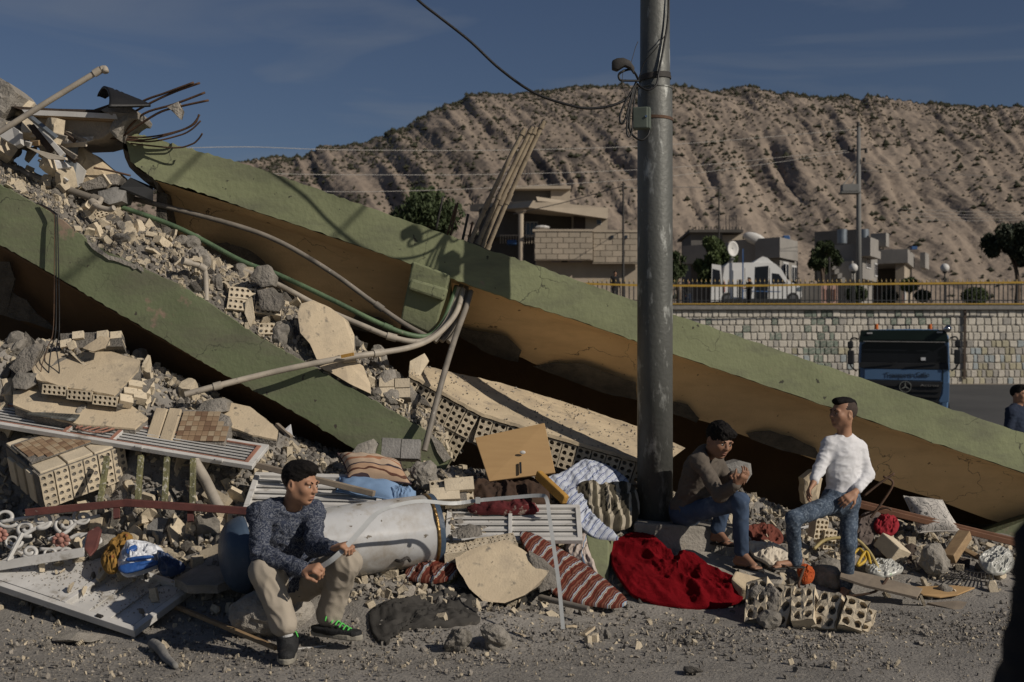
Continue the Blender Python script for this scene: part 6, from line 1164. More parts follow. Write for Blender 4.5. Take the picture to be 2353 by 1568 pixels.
# printed sack
t = thing('plastic_sack', 'crumpled white and blue printed plastic sack on the rubble at left', 'sack', P(320, 1325, 7.8)); mat('sack_white', (.60, .62, .66), (.5, .52, .56), 6, .35, .4, 20, spec=.5, bd=.02); mat('sack_blue', (.03, .10, .33), (.025, .08, .26), 6, .35, .4, 20, spec=.5, bd=.02); mat('sack_dark', (.03, .05, .11), None, 5, .4, .4, 20)
cloth('body', None, None, [(270,1290,7.9),(285,1258,8.0),(315,1244,8.05),(355,1250,8.05),(378,1272,8.0),(366,1298,7.92),(330,1315,7.85),(285,1322,7.82)], .10, 'sack_white', 21, .035, 5, .004, up=(0, -.9, 1), parent=t)
for i, (q, mt_) in enumerate((([(290,1262,7.87),(310,1252,7.9),(312,1262,7.88),(294,1274,7.85)], 'sack_blue'), ([(275,1300,7.80),(350,1288,7.80),(362,1296,7.82),(290,1318,7.76)], 'sack_blue'), ([(294,1282,7.80),(345,1276,7.80),(345,1283,7.80),(294,1290,7.80)], 'sack_blue'))):
    cloth('print', None, None, q, .012, mt_, 30+i, .006, 6, .002, up=(0, -1, .3), parent=t, rings=6, spokes=30)
cloth('torn_flap', None, None, [(360,1272,7.9),(385,1278,7.9),(425,1300,7.85),(400,1320,7.8),(368,1315,7.8)], .05, 'sack_dark', 33, .03, 6, .004, up=(0, -.9, 1), parent=t)
# ------------------------------------------------------------------ doors, shutters, boards
def frame_of(O, a, b): a = a.normalized(); b = (b-a*a.dot(b)).normalized(); return a, b, a.cross(b)
def leaf(label, name, cat, O, A, Bv, L, Wd, bar, slats, mt='white_metal', trim=None, cross=(), th=.035, along=True, panels=True):
    a, b, n = frame_of(A, A, Bv); n = n if n.z > 0 else -n; t = thing(name, label, cat, O); R = Matrix((a, b, n)).transposed() if a.cross(b).dot(n) > 0 else Matrix((a, b, -n)).transposed()
    def bx(nm, x, y, z, sx, sy, sz, mm=mt): m = M(); m.box(O+a*x+b*y+n*z, (sx, sy, sz), R); return m.build(nm, mm, t, bevel=.003)
    bx('frame_bar', L/2, bar/2, 0, L, bar, th); bx('frame_bar', L/2, Wd-bar/2, 0, L, bar, th); bx('frame_bar', bar/2, Wd/2, .002, bar, Wd-2*bar, th); bx('frame_bar', L-bar/2, Wd/2, .002, bar, Wd-2*bar, th)
    for x in cross: bx('cross_bar', x, Wd/2, .004, bar*.8, Wd-2*bar, th)
    bx('backing', L/2, Wd/2, -th*.32, L-2*bar+.004, Wd-2*bar+.004, .006)
    if along:
        for k in range(slats): y = bar+(Wd-2*bar)*(k+.5)/slats; m = M(); q = O+b*y; m.bar(q+a*bar+n*.0, q+a*(L-bar), (Wd-2*bar)/slats*.72, .008, n*.9+b*.45); m.build('slat', mt, t)
    else:
        for k in range(slats): x = bar+(L-2*bar)*(k+.5)/slats; m = M(); q = O+a*x; m.bar(q+b*bar, q+b*(Wd-bar), (L-2*bar)/slats*.7, .008, n); m.build('slat', mt, t)
    if trim:
        for y in (bar*.95, Wd-bar*.95): bx('trim', L/2, y, th*.4, L-2*bar, .012, .014, trim)
        for x in list(cross)+[bar*1.3, L-bar*1.3]: bx('trim', x, Wd/2, th*.4+.002, .03, Wd-2*bar, .014, trim)
    return t, a, b, n
O = P(-90, 965, 8.72); t, a, b, n = leaf('long white door leaf with brown trim lying across the left rubble', 'door_leaf', 'door', O, P(606,1080,8.45)-O, Vector((.02, .36, .16)), 2.22, .34, .045, 6, trim='pink_trim', cross=(.78, 1.14))
for x in (1.35, 1.95): m = M(); m.cyl(O+a*x+b*.0+n*.02, O+a*(x+.05)+b*.0+n*.02, .014, 8); m.build('hinge', 'white_metal', t)
m = M()
for k in range(5): m.tube([O+a*(.84+k*.05)+b*.10+n*.03, O+a*(.90+k*.05)+b*.17+n*.035, O+a*(.84+k*.05)+b*.24+n*.03], .006, 5)
m.tube([O+a*(.95+.13*math.cos(q))+b*(.17+.09*math.sin(q))+n*.03 for q in np.linspace(0, 6.28, 20)], .006, 5); m.build('ornament', 'pink_trim', t)
O = P(-60, 1333, 7.95); t, a, b, n = leaf('white panelled door lying flat on the street at lower left', 'fallen_door', 'door', O, P(358,1474,7.42)-O, P(505,1442,7.60)-P(358,1474,7.42), 1.33, .60, .045, 7, cross=(.72,), th=.05, along=False)
m = M(); m.box(O+a*.37+b*.31+n*.012, (.62, .5, .012), Matrix((a, b, n)).transposed()); m.build('panel', 'white_metal', t); m = M(); m.cyl(O+a*1.02+b*.02+n*.03, O+a*1.06+b*.02+n*.03, .014, 8); m.build('hinge', 'dark_steel', t)
rk = random.Random(8)
for k in range(15):
    s = rk.uniform(.03, .1); p = O+a*rk.uniform(.3, 1.28)+b*rk.uniform(.12, .55)+n*(.03+s*.1); frag(kinds(rk), p, s, rk, 'fallen on the white door at lower left')
m = M()
for _ in range(500): s = rk.uniform(.006, .02); p = O+a*rk.uniform(.05, 1.28)+b*rk.gauss(.34, .12)+n*.022; tm = rk.choice(ST); Rm = randrot(rk); m.add([p+Rm@Vector(v)*s for v in tm.v], tm.f)
m.build('grit', 'gravel', t, kind='stuff')
O = P(1022, 1246, 8.42); leaf('white louvre shutter lying between the tank and the blankets', 'louvre_shutter', 'shutter', O, P(1336,1246,8.42)-O, P(1022,1168,8.75)-O, .97, .41, .035, 5, cross=(.46,))
O = P(558, 1172, 8.3); leaf('white louvre shutter in the shade behind the seated boys head', 'louvre_shutter', 'shutter', O, P(860,1180,8.3)-O, P(590,1085,8.7)-O, .95, .44, .04, 5)
def board(label, pts, th, mt, name='board', cat='board', bevel=.004): return panel(label, pts, th, mt, name, cat, bevel)
t = thing('wooden_board', 'tan veneered cupboard board leaning under the fallen wall', 'board', P(1190, 1105, 8.85))
panel(None, [(1124,1106,8.82),(1276,1086,8.82),(1251,972,9.08),(1091,1006,9.08)], .018, 'board', 'sheet', None, par=t)
m = M(); q = P(1199,1062,8.80); m.prism([P(*k) for k in ((1193,1063,8.868),(1198,1062,8.868),(1199,1088,8.81),(1194,1089,8.81))], (0, .01, 0)); m.build('slot', 'black_plastic', t); m = M(); m.ball(P(1201,1040,8.91), (.022, .008, .014), 10, 6); m.build('lock_plate', 'white_metal', t)
m = M(); m.bar(P(1236,1090,8.75), P(1300,1150,8.5), .05, .07); m.build('foam_strip', 'foam', bevel=.012, label='ochre foam strip lying across the brown cloth', cat='foam strip')
# steel railing, scrolls
t = thing('steel_railing', 'bent red steel rail with flaking olive posts across the left rubble', 'railing', P(320, 1180, 8.3))
m = M(); m.bar(P(60,1178,8.2), P(288,1156,8.2), .045, .05); m.bar(P(284,1155,8.2), P(590,1176,8.15), .045, .05); m.build('rail', 'red_steel', t, bevel=.004)
for u0, v0, u1, v1 in ((324,1048,316,1156), (384,1052,378,1160), (444,1055,442,1164), (246,1050,230,1156)): m = M(); m.bar(P(u0,v0,8.42), P(u1,v1,8.24), .036, .036, (0, 1, 0)); m.build('post', 'olive_steel', t, bevel=.003)
for u, v in ((268,1178), (438,1185)): m = M(); m.bar(P(u,v-14,8.2), P(u,v+14,8.15), .04, .02, (0, 1, 0)); m.build('bracket', 'red_steel', t)
t = thing('scroll_grille', 'white wrought iron scroll grille with pink flowers at lower left', 'grille', P(90, 1290, 8.05))
def PG(u, v): return P(u, v, 8.1+(1290-v)*.0016)
def spiral(u, v, r, turns, a0, hand=1): return [PG(u+r*(1-k/26*.75)*math.cos(a0+hand*k/26*turns*6.28), v+.8*r*(1-k/26*.75)*math.sin(a0+hand*k/26*turns*6.28)) for k in range(27)]
def ir(pts): m = M(); m.tube(pts, .009, 6, flat=1.6); m.build('scroll', 'white_metal', t, smooth=True)
for s in ((30,1245,22,1.5,0,1), (68,1268,20,1.4,2.5,-1), (118,1272,22,1.4,0,1), (150,1270,20,1.3,3,-1), (205,1245,24,1.4,3.6,1), (60,1215,24,1.3,1,1), (150,1205,26,1.2,2,1), (190,1190,22,1.3,4,-1), (15,1190,30,1.2,.5,1), (95,1195,26,1.2,2,-1)): ir(spiral(*s))
for pts in ([(0,1200),(60,1190),(130,1178),(170,1176)], [(110,1240),(150,1225),(180,1200),(230,1185)], [(40,1240),(80,1215),(120,1200)], [(160,1238),(185,1228),(225,1236),(228,1248),(190,1256)], [(92,1262),(130,1262),(160,1246)]): ir(spline([PG(*p) for p in pts], 4))
mat('flower_pink', (.40, .20, .16), (.3, .15, .12), 8, .7, .2)
for u, v in ((144,1240), (2,1228)):
    c = PG(u, v)+Vector((0, -.03, 0)); f = M(); f.cyl(c+Vector((0, -.02, 0)), c+Vector((0, .01, 0)), .022, 12)
    for k in range(9): q = 6.28*k/9; f.ball(c+Vector((math.cos(q)*.045, 0, math.sin(q)*.036)), (.02, .012, .016), 8, 6)
    f.build('flower', 'flower_pink', t, smooth=True)
m = M(); m.bar(P(-60,1310,8.02), P(197,1268,8.02), .05, .06); m.bar(P(18,1290,8.0), P(52,1225,8.1), .02, .025); m.build('frame_bar', 'white_metal', t, bevel=.004)
m = M(); m.prism([P(*k) for k in ((192,1260,8.0),(200,1222,8.1),(222,1210,8.15),(232,1220,8.12),(222,1262,8.0),(205,1282,7.95))], (0, .04, 0)); m.build('hub_cover', 'red_steel', bevel=.01, label='dented red and white metal cover beside the scroll grille', cat='metal cover')
t = thing('vent_grille', 'flat grey slotted vent grille on the left plaster slab', 'vent', P(120, 965, 8.72)); A, Bq, Cq, D = P(62,950,8.72), P(172,966,8.68), P(196,940,8.9), P(100,936,8.92)
m = M(); m.prism([A, Bq, Cq, D], (0, 0, -.01)); m.build('plate', 'galvanised', t)
for i in range(2):
    for k in range(13):
        s = .12+.76*k/13; q0, q1 = .16+i*.38, .46+i*.38
        def bl_(s, q): return (A.lerp(Bq, s)).lerp(D.lerp(Cq, s), q)+Vector((0, 0, .003))
        m = M(); m.add([bl_(s, q0), bl_(s+.03, q0), bl_(s+.03, q1), bl_(s, q1)], [(0, 1, 2, 3)]); m.build('slot', 'black_plastic', t)
# bent pipe and pole pieces in the dark hollow
pipe('pale cracked plastic pipe in the hollow under the white door leaf', [(446,1060,8.5),(470,1100,8.45),(492,1145,8.35),(505,1170,8.3)], .04, 'pipe_white')
m = M(); m.bar(P(520,1052,8.62), P(860,1135,8.35), .05, .04); m.build('timber', 'grey_wood', bevel=.004, label='grey weathered timber lying behind the seated boys head', cat='timber')
m = M(); m.bar(P(380,1384,7.95), P(636,1490,7.05), .032, .025); m.build('wooden_stick', 'wood', bevel=.003, label='long brown wooden stick pointing at the seated boys foot', cat='stick')
m = M(); m.bar(P(252,1424,7.72), P(372,1396,7.9), .025, .02); m.build('wooden_stick', 'cream_cloth', bevel=.003, label='short pale batten lying on the fallen white door', cat='stick')
m = M(); m.bar(P(650,1496,7.16), P(820,1478,7.32), .02, .015); m.build('wooden_stick', 'white_metal', bevel=.002, label='thin white batten on the street by the boys shoes', cat='stick')
m = M(); m.bar(P(925,1345,7.95), P(1080,1290,8.2), .03, .02); m.build('plank', 'dark_board', bevel=.003, label='dark plank sticking out under the water tank', cat='plank')
m = M(); m.tube(spline([P(950,1385,7.95), P(990,1365,8.0), P(1040,1330,8.05), P(1060,1300,8.15)], 4), .018, 7); m.build('branch', 'olive_steel', smooth=True, label='mossy olive branch in front of the plaster chunk', cat='branch')
pipe('short grey pipe lying in front of the striped quilt', [(1240,1372,8.0),(1290,1385,7.9),(1352,1400,7.78)], .02, 'pipe_grey')
panel('torn white paper sheet standing before the dark hollow', [(650,990,8.95),(668,975,8.95),(672,1000,8.93),(678,1005,8.93),(655,1002,8.93)], .004, 'white_paper', 'paper', 'paper', 0)
m = M(); m.bar(P(636,975,9.0), P(670,1005,8.9), .03, .02); m.build('wooden_stick', 'grey_wood', label='grey stick beside the torn white paper', cat='stick')
# ------------------------------------------------------------------ water tank
A, Bq = P(540, 1278, 7.72), P(985, 1218, 8.22); ax = (Bq-A).normalized(); L = (Bq-A).length; RT = .243
t = thing('water_tank', 'dented white enamel water tank lying on its side behind the boy', 'water tank', Vector(((A.x+Bq.x)/2, (A.y+Bq.y)/2, A.z-RT)))
x_ = ax.cross(Vector((0, 0, 1))).normalized(); z_ = x_.cross(ax)
def trg(s, r, dent=True): 
    o = []
    for k in range(64):
        q = 6.2832*k/64; rr_ = r-(.018*max(0, mnoise.noise((s*2.2, math.cos(q)*1.6, math.sin(q)*1.6)))+.03*math.exp(-((s-.28)/.12)**2-((math.sin(q)+.35)/.35)**2)*(1 if math.cos(q)*1 > -.2 else 0) if dent else 0); o.append(A+ax*s*L+(x_*math.cos(q)+z_*math.sin(q))*rr_)
    return o
m = M(); m.loft([trg(s, RT) for s in np.linspace(.04, 1, 40)], False); m.build('shell', 'white_enamel', t, smooth=True)
m = M(); m.loft([trg(s, r_, False) for s, r_ in ((.055, RT+.006), (.03, RT+.008), (.0, RT*.97), (-.03, RT*.88), (-.055, RT*.68), (-.07, RT*.4), (-.075, RT*.05))], True); m.build('end_cap', 'blue_plastic', t, smooth=True)
m = M(); m.loft([trg(s, r_, False) for s, r_ in ((1.0, RT-.01), (1.0, RT+.004), (1.03, RT+.004), (1.03, RT-.03), (1.01, RT*.5), (1.01, .01))], True); m.build('end_rim', 'blue_plastic', t, smooth=True, auto=.6)
m = M(); m.loft([trg(s, r_, False) for s, r_ in ((.986, RT+.001), (.987, RT+.006), (1.003, RT+.007), (1.004, RT+.001))], False); m.build('foil_band', 'gold_foil', t, smooth=True)
m = M(); m.tube(spline([P(905,1285,7.95), P(920,1290,7.9), P(935,1282,7.92), P(942,1290,7.95)], 3), .012, 6); m.build('outlet', 'dark_steel', t)
# metal strap held by the boy
sp = spline([P(*k) for k in ((716,1318,6.86),(738,1303,6.84),(765,1285,6.82),(795,1257,6.84),(830,1218,6.92),(866,1180,7.05),(905,1163,7.25),(965,1152,7.45),(1040,1157,7.6),(1100,1150,7.65),(1180,1143,7.62),(1240,1139,7.58),(1256,1146,7.52),(1262,1185,7.45),(1270,1240,7.38),(1284,1340,7.3),(1294,1446,7.22))], 6)
m = M(); t = thing('metal_strap', 'long pale metal strap held by the boy and bent down to the street', 'strap', sp[-1]); N = len(sp); A_, B_ = [], []
for i, p in enumerate(sp):
    tg = (sp[min(i+1, N-1)]-sp[max(i-1, 0)]).normalized(); side = tg.cross(Vector((0, -1, .25))).normalized(); w = .024 if i < 30 else .019; A_.append(p+side*w/1.6); B_.append(p-side*w/1.6)
m.grid([A_, B_]); ob = m.build('strip', 'strap', t); ob.modifiers.new('Solid', 'SOLIDIFY').thickness = .004
m = M(); q = P(1098,1150,7.63); m.box(q, (.03, .012, .04)); m.build('clip', 'strap', t)
# ------------------------------------------------------------------ right hand litter
m = M(); m.bar(P(1960,1158,9.95), P(2420,1270,9.75), .07, .045); m.bar(P(1960,1154,9.94), P(2420,1266,9.74), .03, .06); m.build('door_rail', 'brown_rail', bevel=.005, label='long brown wooden rail slanting over the litter at right', cat='rail')
panel('dark weathered cupboard board behind the concrete lump', [(2082,1252,9.75),(2095,1248,9.75),(2120,1262,9.72),(2230,1285,9.6),(2226,1332,9.45),(2130,1322,9.4),(2085,1300,9.5)], .02, 'dark_board', 'cupboard_board', 'board')
panel('tan plank lying in front of the standing boys leg', [(1935,1305,8.95),(2010,1322,8.9),(2120,1352,8.75),(2108,1372,8.6),(1990,1345,8.75),(1930,1325,8.82)], .02, 'grey_wood', 'plank', 'plank')
panel('curved tan veneer sheet on the right litter', [(2090,1348,9.0),(2190,1345,9.0),(2240,1350,8.95),(2200,1366,8.8),(2160,1372,8.78),(2120,1366,8.8)], .012, 'board', 'veneer_sheet', 'board')
panel('long grey plank at the foot of the right litter', [(2130,1385,8.7),(2200,1380,8.75),(2270,1392,8.65),(2260,1406,8.5),(2190,1400,8.52)], .02, 'grey_wood', 'plank', 'plank')
panel('pale lath behind the plastic bag at right', [(2190,1252,9.6),(2200,1248,9.6),(2310,1305,9.4),(2300,1312,9.4)], .03, 'wood', 'lath', 'lath')
m = M(); m.bar(P(2218,1228,9.6), P(2180,1285,9.4), .10, .08); m.build('timber_block', 'wood', bevel=.006, label='short square timber leaning on the brown rail', cat='timber')
m = M(); m.box(P(2050,1262,9.5), (.16, .22, .13), rot(.5, .35, .6)); m.build('broken_brick', 'brick', bevel=.008, label='whole beige brick tilted in the right litter', cat='brick')
cloth('plastic_bag', 'clear plastic bag with green print at the right edge', 'plastic bag', [(2250,1280,9.4),(2290,1255,9.5),(2320,1270,9.5),(2330,1300,9.4),(2300,1318,9.3),(2265,1312,9.3)], 0.03, 'clear_plastic', 41, .04, 7, up=(0, -.8, 1))
cloth('plastic_bag', 'crumpled clear plastic film behind the standing boys shin', 'plastic bag', [(1990,1300,9.2),(2020,1285,9.3),(2060,1295,9.3),(2075,1310,9.2),(2040,1322,9.1),(2000,1318,9.1)], 0.02, 'clear_plastic', 42, .03, 9, up=(0, -.8, 1))
def hose(label, pts, r, mt, nm='hose'): m = M(); m.tube(spline([P(*p) for p in pts], 8), r, 7); m.build(nm, mt, smooth=True, label=label, cat=nm)
mat('hose_yellow', (.45, .36, .16), None, 6, .5, .1); mat('tape_yellow', (.55, .36, .04), None, 6, .5, .1)
hose('yellow hose curling behind the standing boys legs', [(1870,1262,9.3),(1900,1240,9.35),(1960,1238,9.35),(1990,1260,9.3),(2010,1290,9.2),(2020,1315,9.1)], .014, 'hose_yellow')
hose('white plastic tube lying behind the boys', [(1805,1225,9.6),(1840,1215,9.6),(1870,1208,9.6)], .014, 'white_paper', 'tube')
hose('tangled yellow tape behind the standing boys knee', [(1955,1280,9.2),(1975,1262,9.25),(1990,1285,9.15),(1970,1300,9.1),(1990,1268,9.2),(2000,1295,9.1)], .012, 'tape_yellow', 'tape')
for i, pts in enumerate(([(1985,1140,9.6),(2020,1112,9.6),(2055,1088,9.6)], [(2000,1190,9.6),(2020,1165,9.6),(2052,1112,9.6),(2030,1095,9.6)], [(1975,1190,9.7),(2030,1168,9.6),(2048,1172,9.6)], [(1850,1300,8.95),(1836,1340,8.8),(1838,1352,8.8)], [(1940,1372,8.8),(2010,1360,8.75),(2040,1328,8.8)])):
    rebar(['thick dark rebar rising right of the standing boys elbow', 'hooked thin rebar right of the standing boy', 'rusty bar crossing the brown rail end', 'rusty bent strip by the standing boys front foot', 'rusty bent strip right of the standing boys rear foot'][i], pts, .01, None, 'rust_steel')
# oven rack
t = thing('wire_rack', 'black wire rack lying in the right litter', 'rack', P(2240, 1330, 9.1)); A, Bq, Cq, D = P(2170,1325,9.15), P(2285,1340,9.0), P(2280,1320,9.25), P(2190,1312,9.4)
for k in range(12): m = M(); s = k/11; m.cyl(A.lerp(Bq, s), D.lerp(Cq, s), .004, 5); m.build('rod', 'dark_steel', t)
m = M(); [m.cyl(p, q, .006, 5) for p, q in ((A, Bq), (Bq, Cq), (Cq, D), (D, A))]; m.build('rim', 'dark_steel', t)
for i, (u, v, s) in enumerate(((1880,1214,.14), (1900,1238,.11))):
    m = M(); q = holed_brick(3, 4, .11, .15, .1, .36, seed=70+i); o = q.mesh('hollow_brick', ['brick', 'mortar']); place('hollow_brick', o, P(u, v, 9.45), rot(.1, .1, .3), 1, None, ['hollow brick with holes facing out, framed by the standing boys legs', 'second hollow brick just below the first between the standing boys legs'][i], 'brick')
cable('dark broken tile grey box behind the seated boys hands', [(1700,1060,10.3),(1705,1060,10.3)], .001) if False else None
chunk('grey broken machine casing in the dark behind the seated boy', [(1660,1070,10.2),(1700,1058,10.2),(1725,1065,10.2),(1728,1090,10.2),(1715,1110,10.2),(1680,1112,10.2)], .3, 'grey_block', .01, 91, 'machine_casing', 'casing')
chunk('plastered wall piece in the dark behind the white sweater', [(1846,1100,10.0),(1870,1080,10.0),(1890,1100,10.0),(1880,1150,9.9),(1850,1160,9.9)], .2, 'slab_plaster', .012, 92)

def gnd(u, v): d = 1.62*F/(v-HV); return Vector((P(u, v, d).x, d, 0))
place('concrete_lump', lump_t(21.3, 4, .24, 2.2).mesh('concrete_lump', 'concrete'), gnd(1140, 1492)+Vector((0, 0, .07)), rot(.4, .3, 1), (.22, .17, .20), None, 'pale rough concrete clod on the street below the plaster chunk', 'concrete lump')
place('concrete_lump', lump_t(25.3, 4, .26, 2.2).mesh('concrete_lump', 'concrete'), gnd(1052, 1496)+Vector((0, 0, .05)), rot(.1, .8, 2), (.20, .15, .13), None, 'smaller concrete clod left of the pale clod on the street', 'concrete lump')
place('concrete_lump', lump_t(28.3, 3, .2, 2.0).mesh('concrete_lump', 'mortar'), gnd(1590, 1545)+Vector((0, 0, .012)), rot(.1, .1, 2), (.13, .10, .05), None, 'single flat dark stone alone on the street, bottom centre', 'stone')
place('paving_piece', stone_t(91, 18, (1, .8, .2)).mesh('paving_piece', 'concrete'), gnd(182, 1472)+Vector((0, 0, .03)), rot(.05, .03, .3), (.40, .34, .36), None, 'flat grey paving piece lying before the fallen white door', 'paving piece')
place('brick_shard', SH[3].mesh('brick_shard', 'brick'), gnd(75, 1432)+Vector((0, 0, .02)), rot(.1, .2, .2), (.30, .16, .16), None, 'long scalloped brick shard at the left below the fallen door', 'brick shard')
m = M(); q = gnd(400, 1530); m.tube(spline([gnd(350, 1490)+Vector((0, 0, .03)), gnd(368, 1505)+Vector((0, 0, .035)), gnd(382, 1520)+Vector((0, 0, .02)), gnd(405, 1538)+Vector((0, 0, .015))], 5), [.03, .034, .034, .033, .03, .034, .03, .028, .03, .026, .028, .024, .024, .02, .02, .014], 8); m.build('rag', 'grey_block', smooth=True, label='twisted grey rag on the street below the wooden stick', cat='rag')
for i, (u, v, w) in enumerate(((1325,1412,.20), (1205,1470,.16), (1300,1452,.14), (1350,1462,.13), (1255,1425,.12))):
    place('plaster_shard', SH[i+4].mesh('plaster_shard', 'beige_plaster'), gnd(u, v)+Vector((0, 0, .03)), rot(.25, .1*i, i*1.3), (w, w, w*.6), None, ['largest flat plaster shard in front of the striped quilt', 'flat plaster shard left of the metal strap foot', 'flat plaster shard just right of the metal strap foot', 'small plaster shard right of the strap, nearest the camera', 'small plaster shard tucked under the strap'][i], 'plaster shard')
# ------------------------------------------------------------------ people: implicit bodies, one continuous surface each
class SDF:
    def __init__(s, lo, hi, h):
        s.h = h; s.lo = np.array(lo, np.float32); s.n = np.ceil((np.array(hi)-np.array(lo))/h).astype(int)+1; s.f = np.full(s.n, .5, np.float32)
    def box(s, lo, hi):
        a = np.maximum(np.floor((np.array(lo)-s.lo)/s.h).astype(int), 0); b = np.minimum(np.ceil((np.array(hi)-s.lo)/s.h).astype(int)+1, s.n)
        if (b <= a).any(): return None, None
        g = [s.lo[i]+s.h*np.arange(a[i], b[i], dtype=np.float32) for i in range(3)]; return (slice(a[0], b[0]), slice(a[1], b[1]), slice(a[2], b[2])), np.meshgrid(*g, indexing='ij')
    def put(s, sl, d, k, sub=False):
        o = s.f[sl]
        if sub: d = -d; h = np.maximum(k-np.abs(o-d), 0)/k; s.f[sl] = np.maximum(o, d)+h*h*k*.25
        else: h = np.maximum(k-np.abs(o-d), 0)/k; s.f[sl] = np.minimum(o, d)-h*h*k*.25
    def cap(s, p0, r0, p1, r1, k=.02, sq=None):
        p0, p1 = np.array(p0), np.array(p1); mr = max(r0, r1)+.05; sl, X = s.box(np.minimum(p0, p1)-mr, np.maximum(p0, p1)+mr)
        if sl is None: return
        v = p1-p0; L = float(v@v)+1e-9; d = [X[i]-p0[i] for i in range(3)]; t = np.clip((d[0]*v[0]+d[1]*v[1]+d[2]*v[2])/L, 0, 1); e = [d[i]-t*v[i] for i in range(3)]
        if sq is not None:
            a, fct = np.array(sq[0], float), sq[1]; a = a/np.linalg.norm(a); q = e[0]*a[0]+e[1]*a[1]+e[2]*a[2]; e = [e[i]+a[i]*q*(1/fct-1) for i in range(3)]
        s.put(sl, np.sqrt(e[0]**2+e[1]**2+e[2]**2)-(r0+(r1-r0)*t), k)
    def ell(s, c, r, R=None, k=.02, sub=False):
        c = np.array(c); r = np.array(r, float); mr = r.max()+.05; sl, X = s.box(c-mr, c+mr)
        if sl is None: return
        d = [X[i]-c[i] for i in range(3)]
        if R is not None: R = np.array(R); d = [sum(R[j][i]*d[j] for j in range(3)) for i in range(3)]
        k0 = np.sqrt(sum((d[i]/r[i])**2 for i in range(3)))+1e-6; k1 = np.sqrt(sum((d[i]/r[i]**2)**2 for i in range(3)))+1e-6; s.put(sl, k0*(k0-1)/k1, k, sub)
    def half(s, p, n, k=.01):      # keep the side that n points away from
        sl, X = s.box(s.lo, s.lo+s.h*s.n); n = np.array(n, float); n /= np.linalg.norm(n); d = sum((X[i]-p[i])*n[i] for i in range(3)); s.f[sl] = np.maximum(s.f[sl], d)
    def mesh(s, smooth=2):
        f = s.f; f[0], f[-1] = .5, .5; f[:, 0], f[:, -1] = .5, .5; f[:, :, 0], f[:, :, -1] = .5, .5; ins = f < 0; n = s.n
        cn = np.zeros(n-1, np.int8); acc = np.zeros((*(n-1), 3), np.float32); cnt = np.zeros(n-1, np.float32)
        def sub(a, o): return a[o[0]:n[0]-1+o[0], o[1]:n[1]-1+o[1], o[2]:n[2]-1+o[2]]
        cs = [(i, j, k) for i in (0, 1) for j in (0, 1) for k in (0, 1)]
        for a in cs:
            for ax in range(3):
                if a[ax] == 0:
                    b = list(a); b[ax] = 1; fa, fb = sub(f, a), sub(f, b); x = (fa < 0) != (fb < 0); t = np.where(x, fa/(fa-fb+1e-12), 0)
                    for q in range(3): acc[..., q] += np.where(x, (a[q]+(t if q == ax else 0)), 0)
                    cnt += x
        act = cnt > 0; idx = -np.ones(n-1, int); ii = np.argwhere(act); idx[act] = np.arange(len(ii)); V = s.lo+s.h*(ii+acc[act]/cnt[act][:, None]); Q = []
        for ax in range(3):
            b, c = [(1, 2), (2, 0), (0, 1)][ax]; o = [0, 0, 0]; o[ax] = 1; sa = [slice(1, n[i]-1) for i in range(3)]; sa[ax] = slice(0, n[ax]-1); sb = list(sa); sb[ax] = slice(1, n[ax])
            ia, ib = ins[tuple(sa)], ins[tuple(sb)]; x = np.argwhere(ia != ib); fl = ia[ia != ib]; base = x+np.array([0 if i == ax else 1 for i in range(3)])
            def cell(db, dc):
                p = base.copy(); p[:, b] -= db; p[:, c] -= dc; return idx[p[:, 0], p[:, 1], p[:, 2]]
            q = np.stack([cell(1, 1), cell(0, 1), cell(0, 0), cell(1, 0)], 1); q[~fl] = q[~fl][:, ::-1]; Q.append(q)
        Q = np.concatenate(Q); E = np.concatenate([Q[:, [0, 1]], Q[:, [1, 2]], Q[:, [2, 3]], Q[:, [3, 0]]])
        for _ in range(smooth):
            S = np.zeros_like(V); C = np.zeros(len(V)); np.add.at(S, E[:, 0], V[E[:, 1]]); np.add.at(C, E[:, 0], 1); np.add.at(S, E[:, 1], V[E[:, 0]]); np.add.at(C, E[:, 1], 1); V = V*.45+.55*S/C[:, None]
        return V, Q
def normals(V, Q):
    n = np.cross(V[Q[:, 2]]-V[Q[:, 0]], V[Q[:, 3]]-V[Q[:, 1]]); N = np.zeros_like(V)
    for i in range(4): np.add.at(N, Q[:, i], n)
    return N/(np.linalg.norm(N, axis=1)[:, None]+1e-9)
def finish(V, Q, name, mt, parent, fold=None, plabel=None):
    if fold:
        N = normals(V, Q); D = np.array([fold(Vector(p), Vector(nn)) for p, nn in zip(V.tolist(), N.tolist())]); V = V+N*D[:, None]
    m = M(); m.v = V.tolist(); m.f = Q.tolist(); m.m = [0]*len(m.f); return m.build(name, mt, parent, smooth=True, plabel=plabel)
def V3(v): return np.array(v, float)
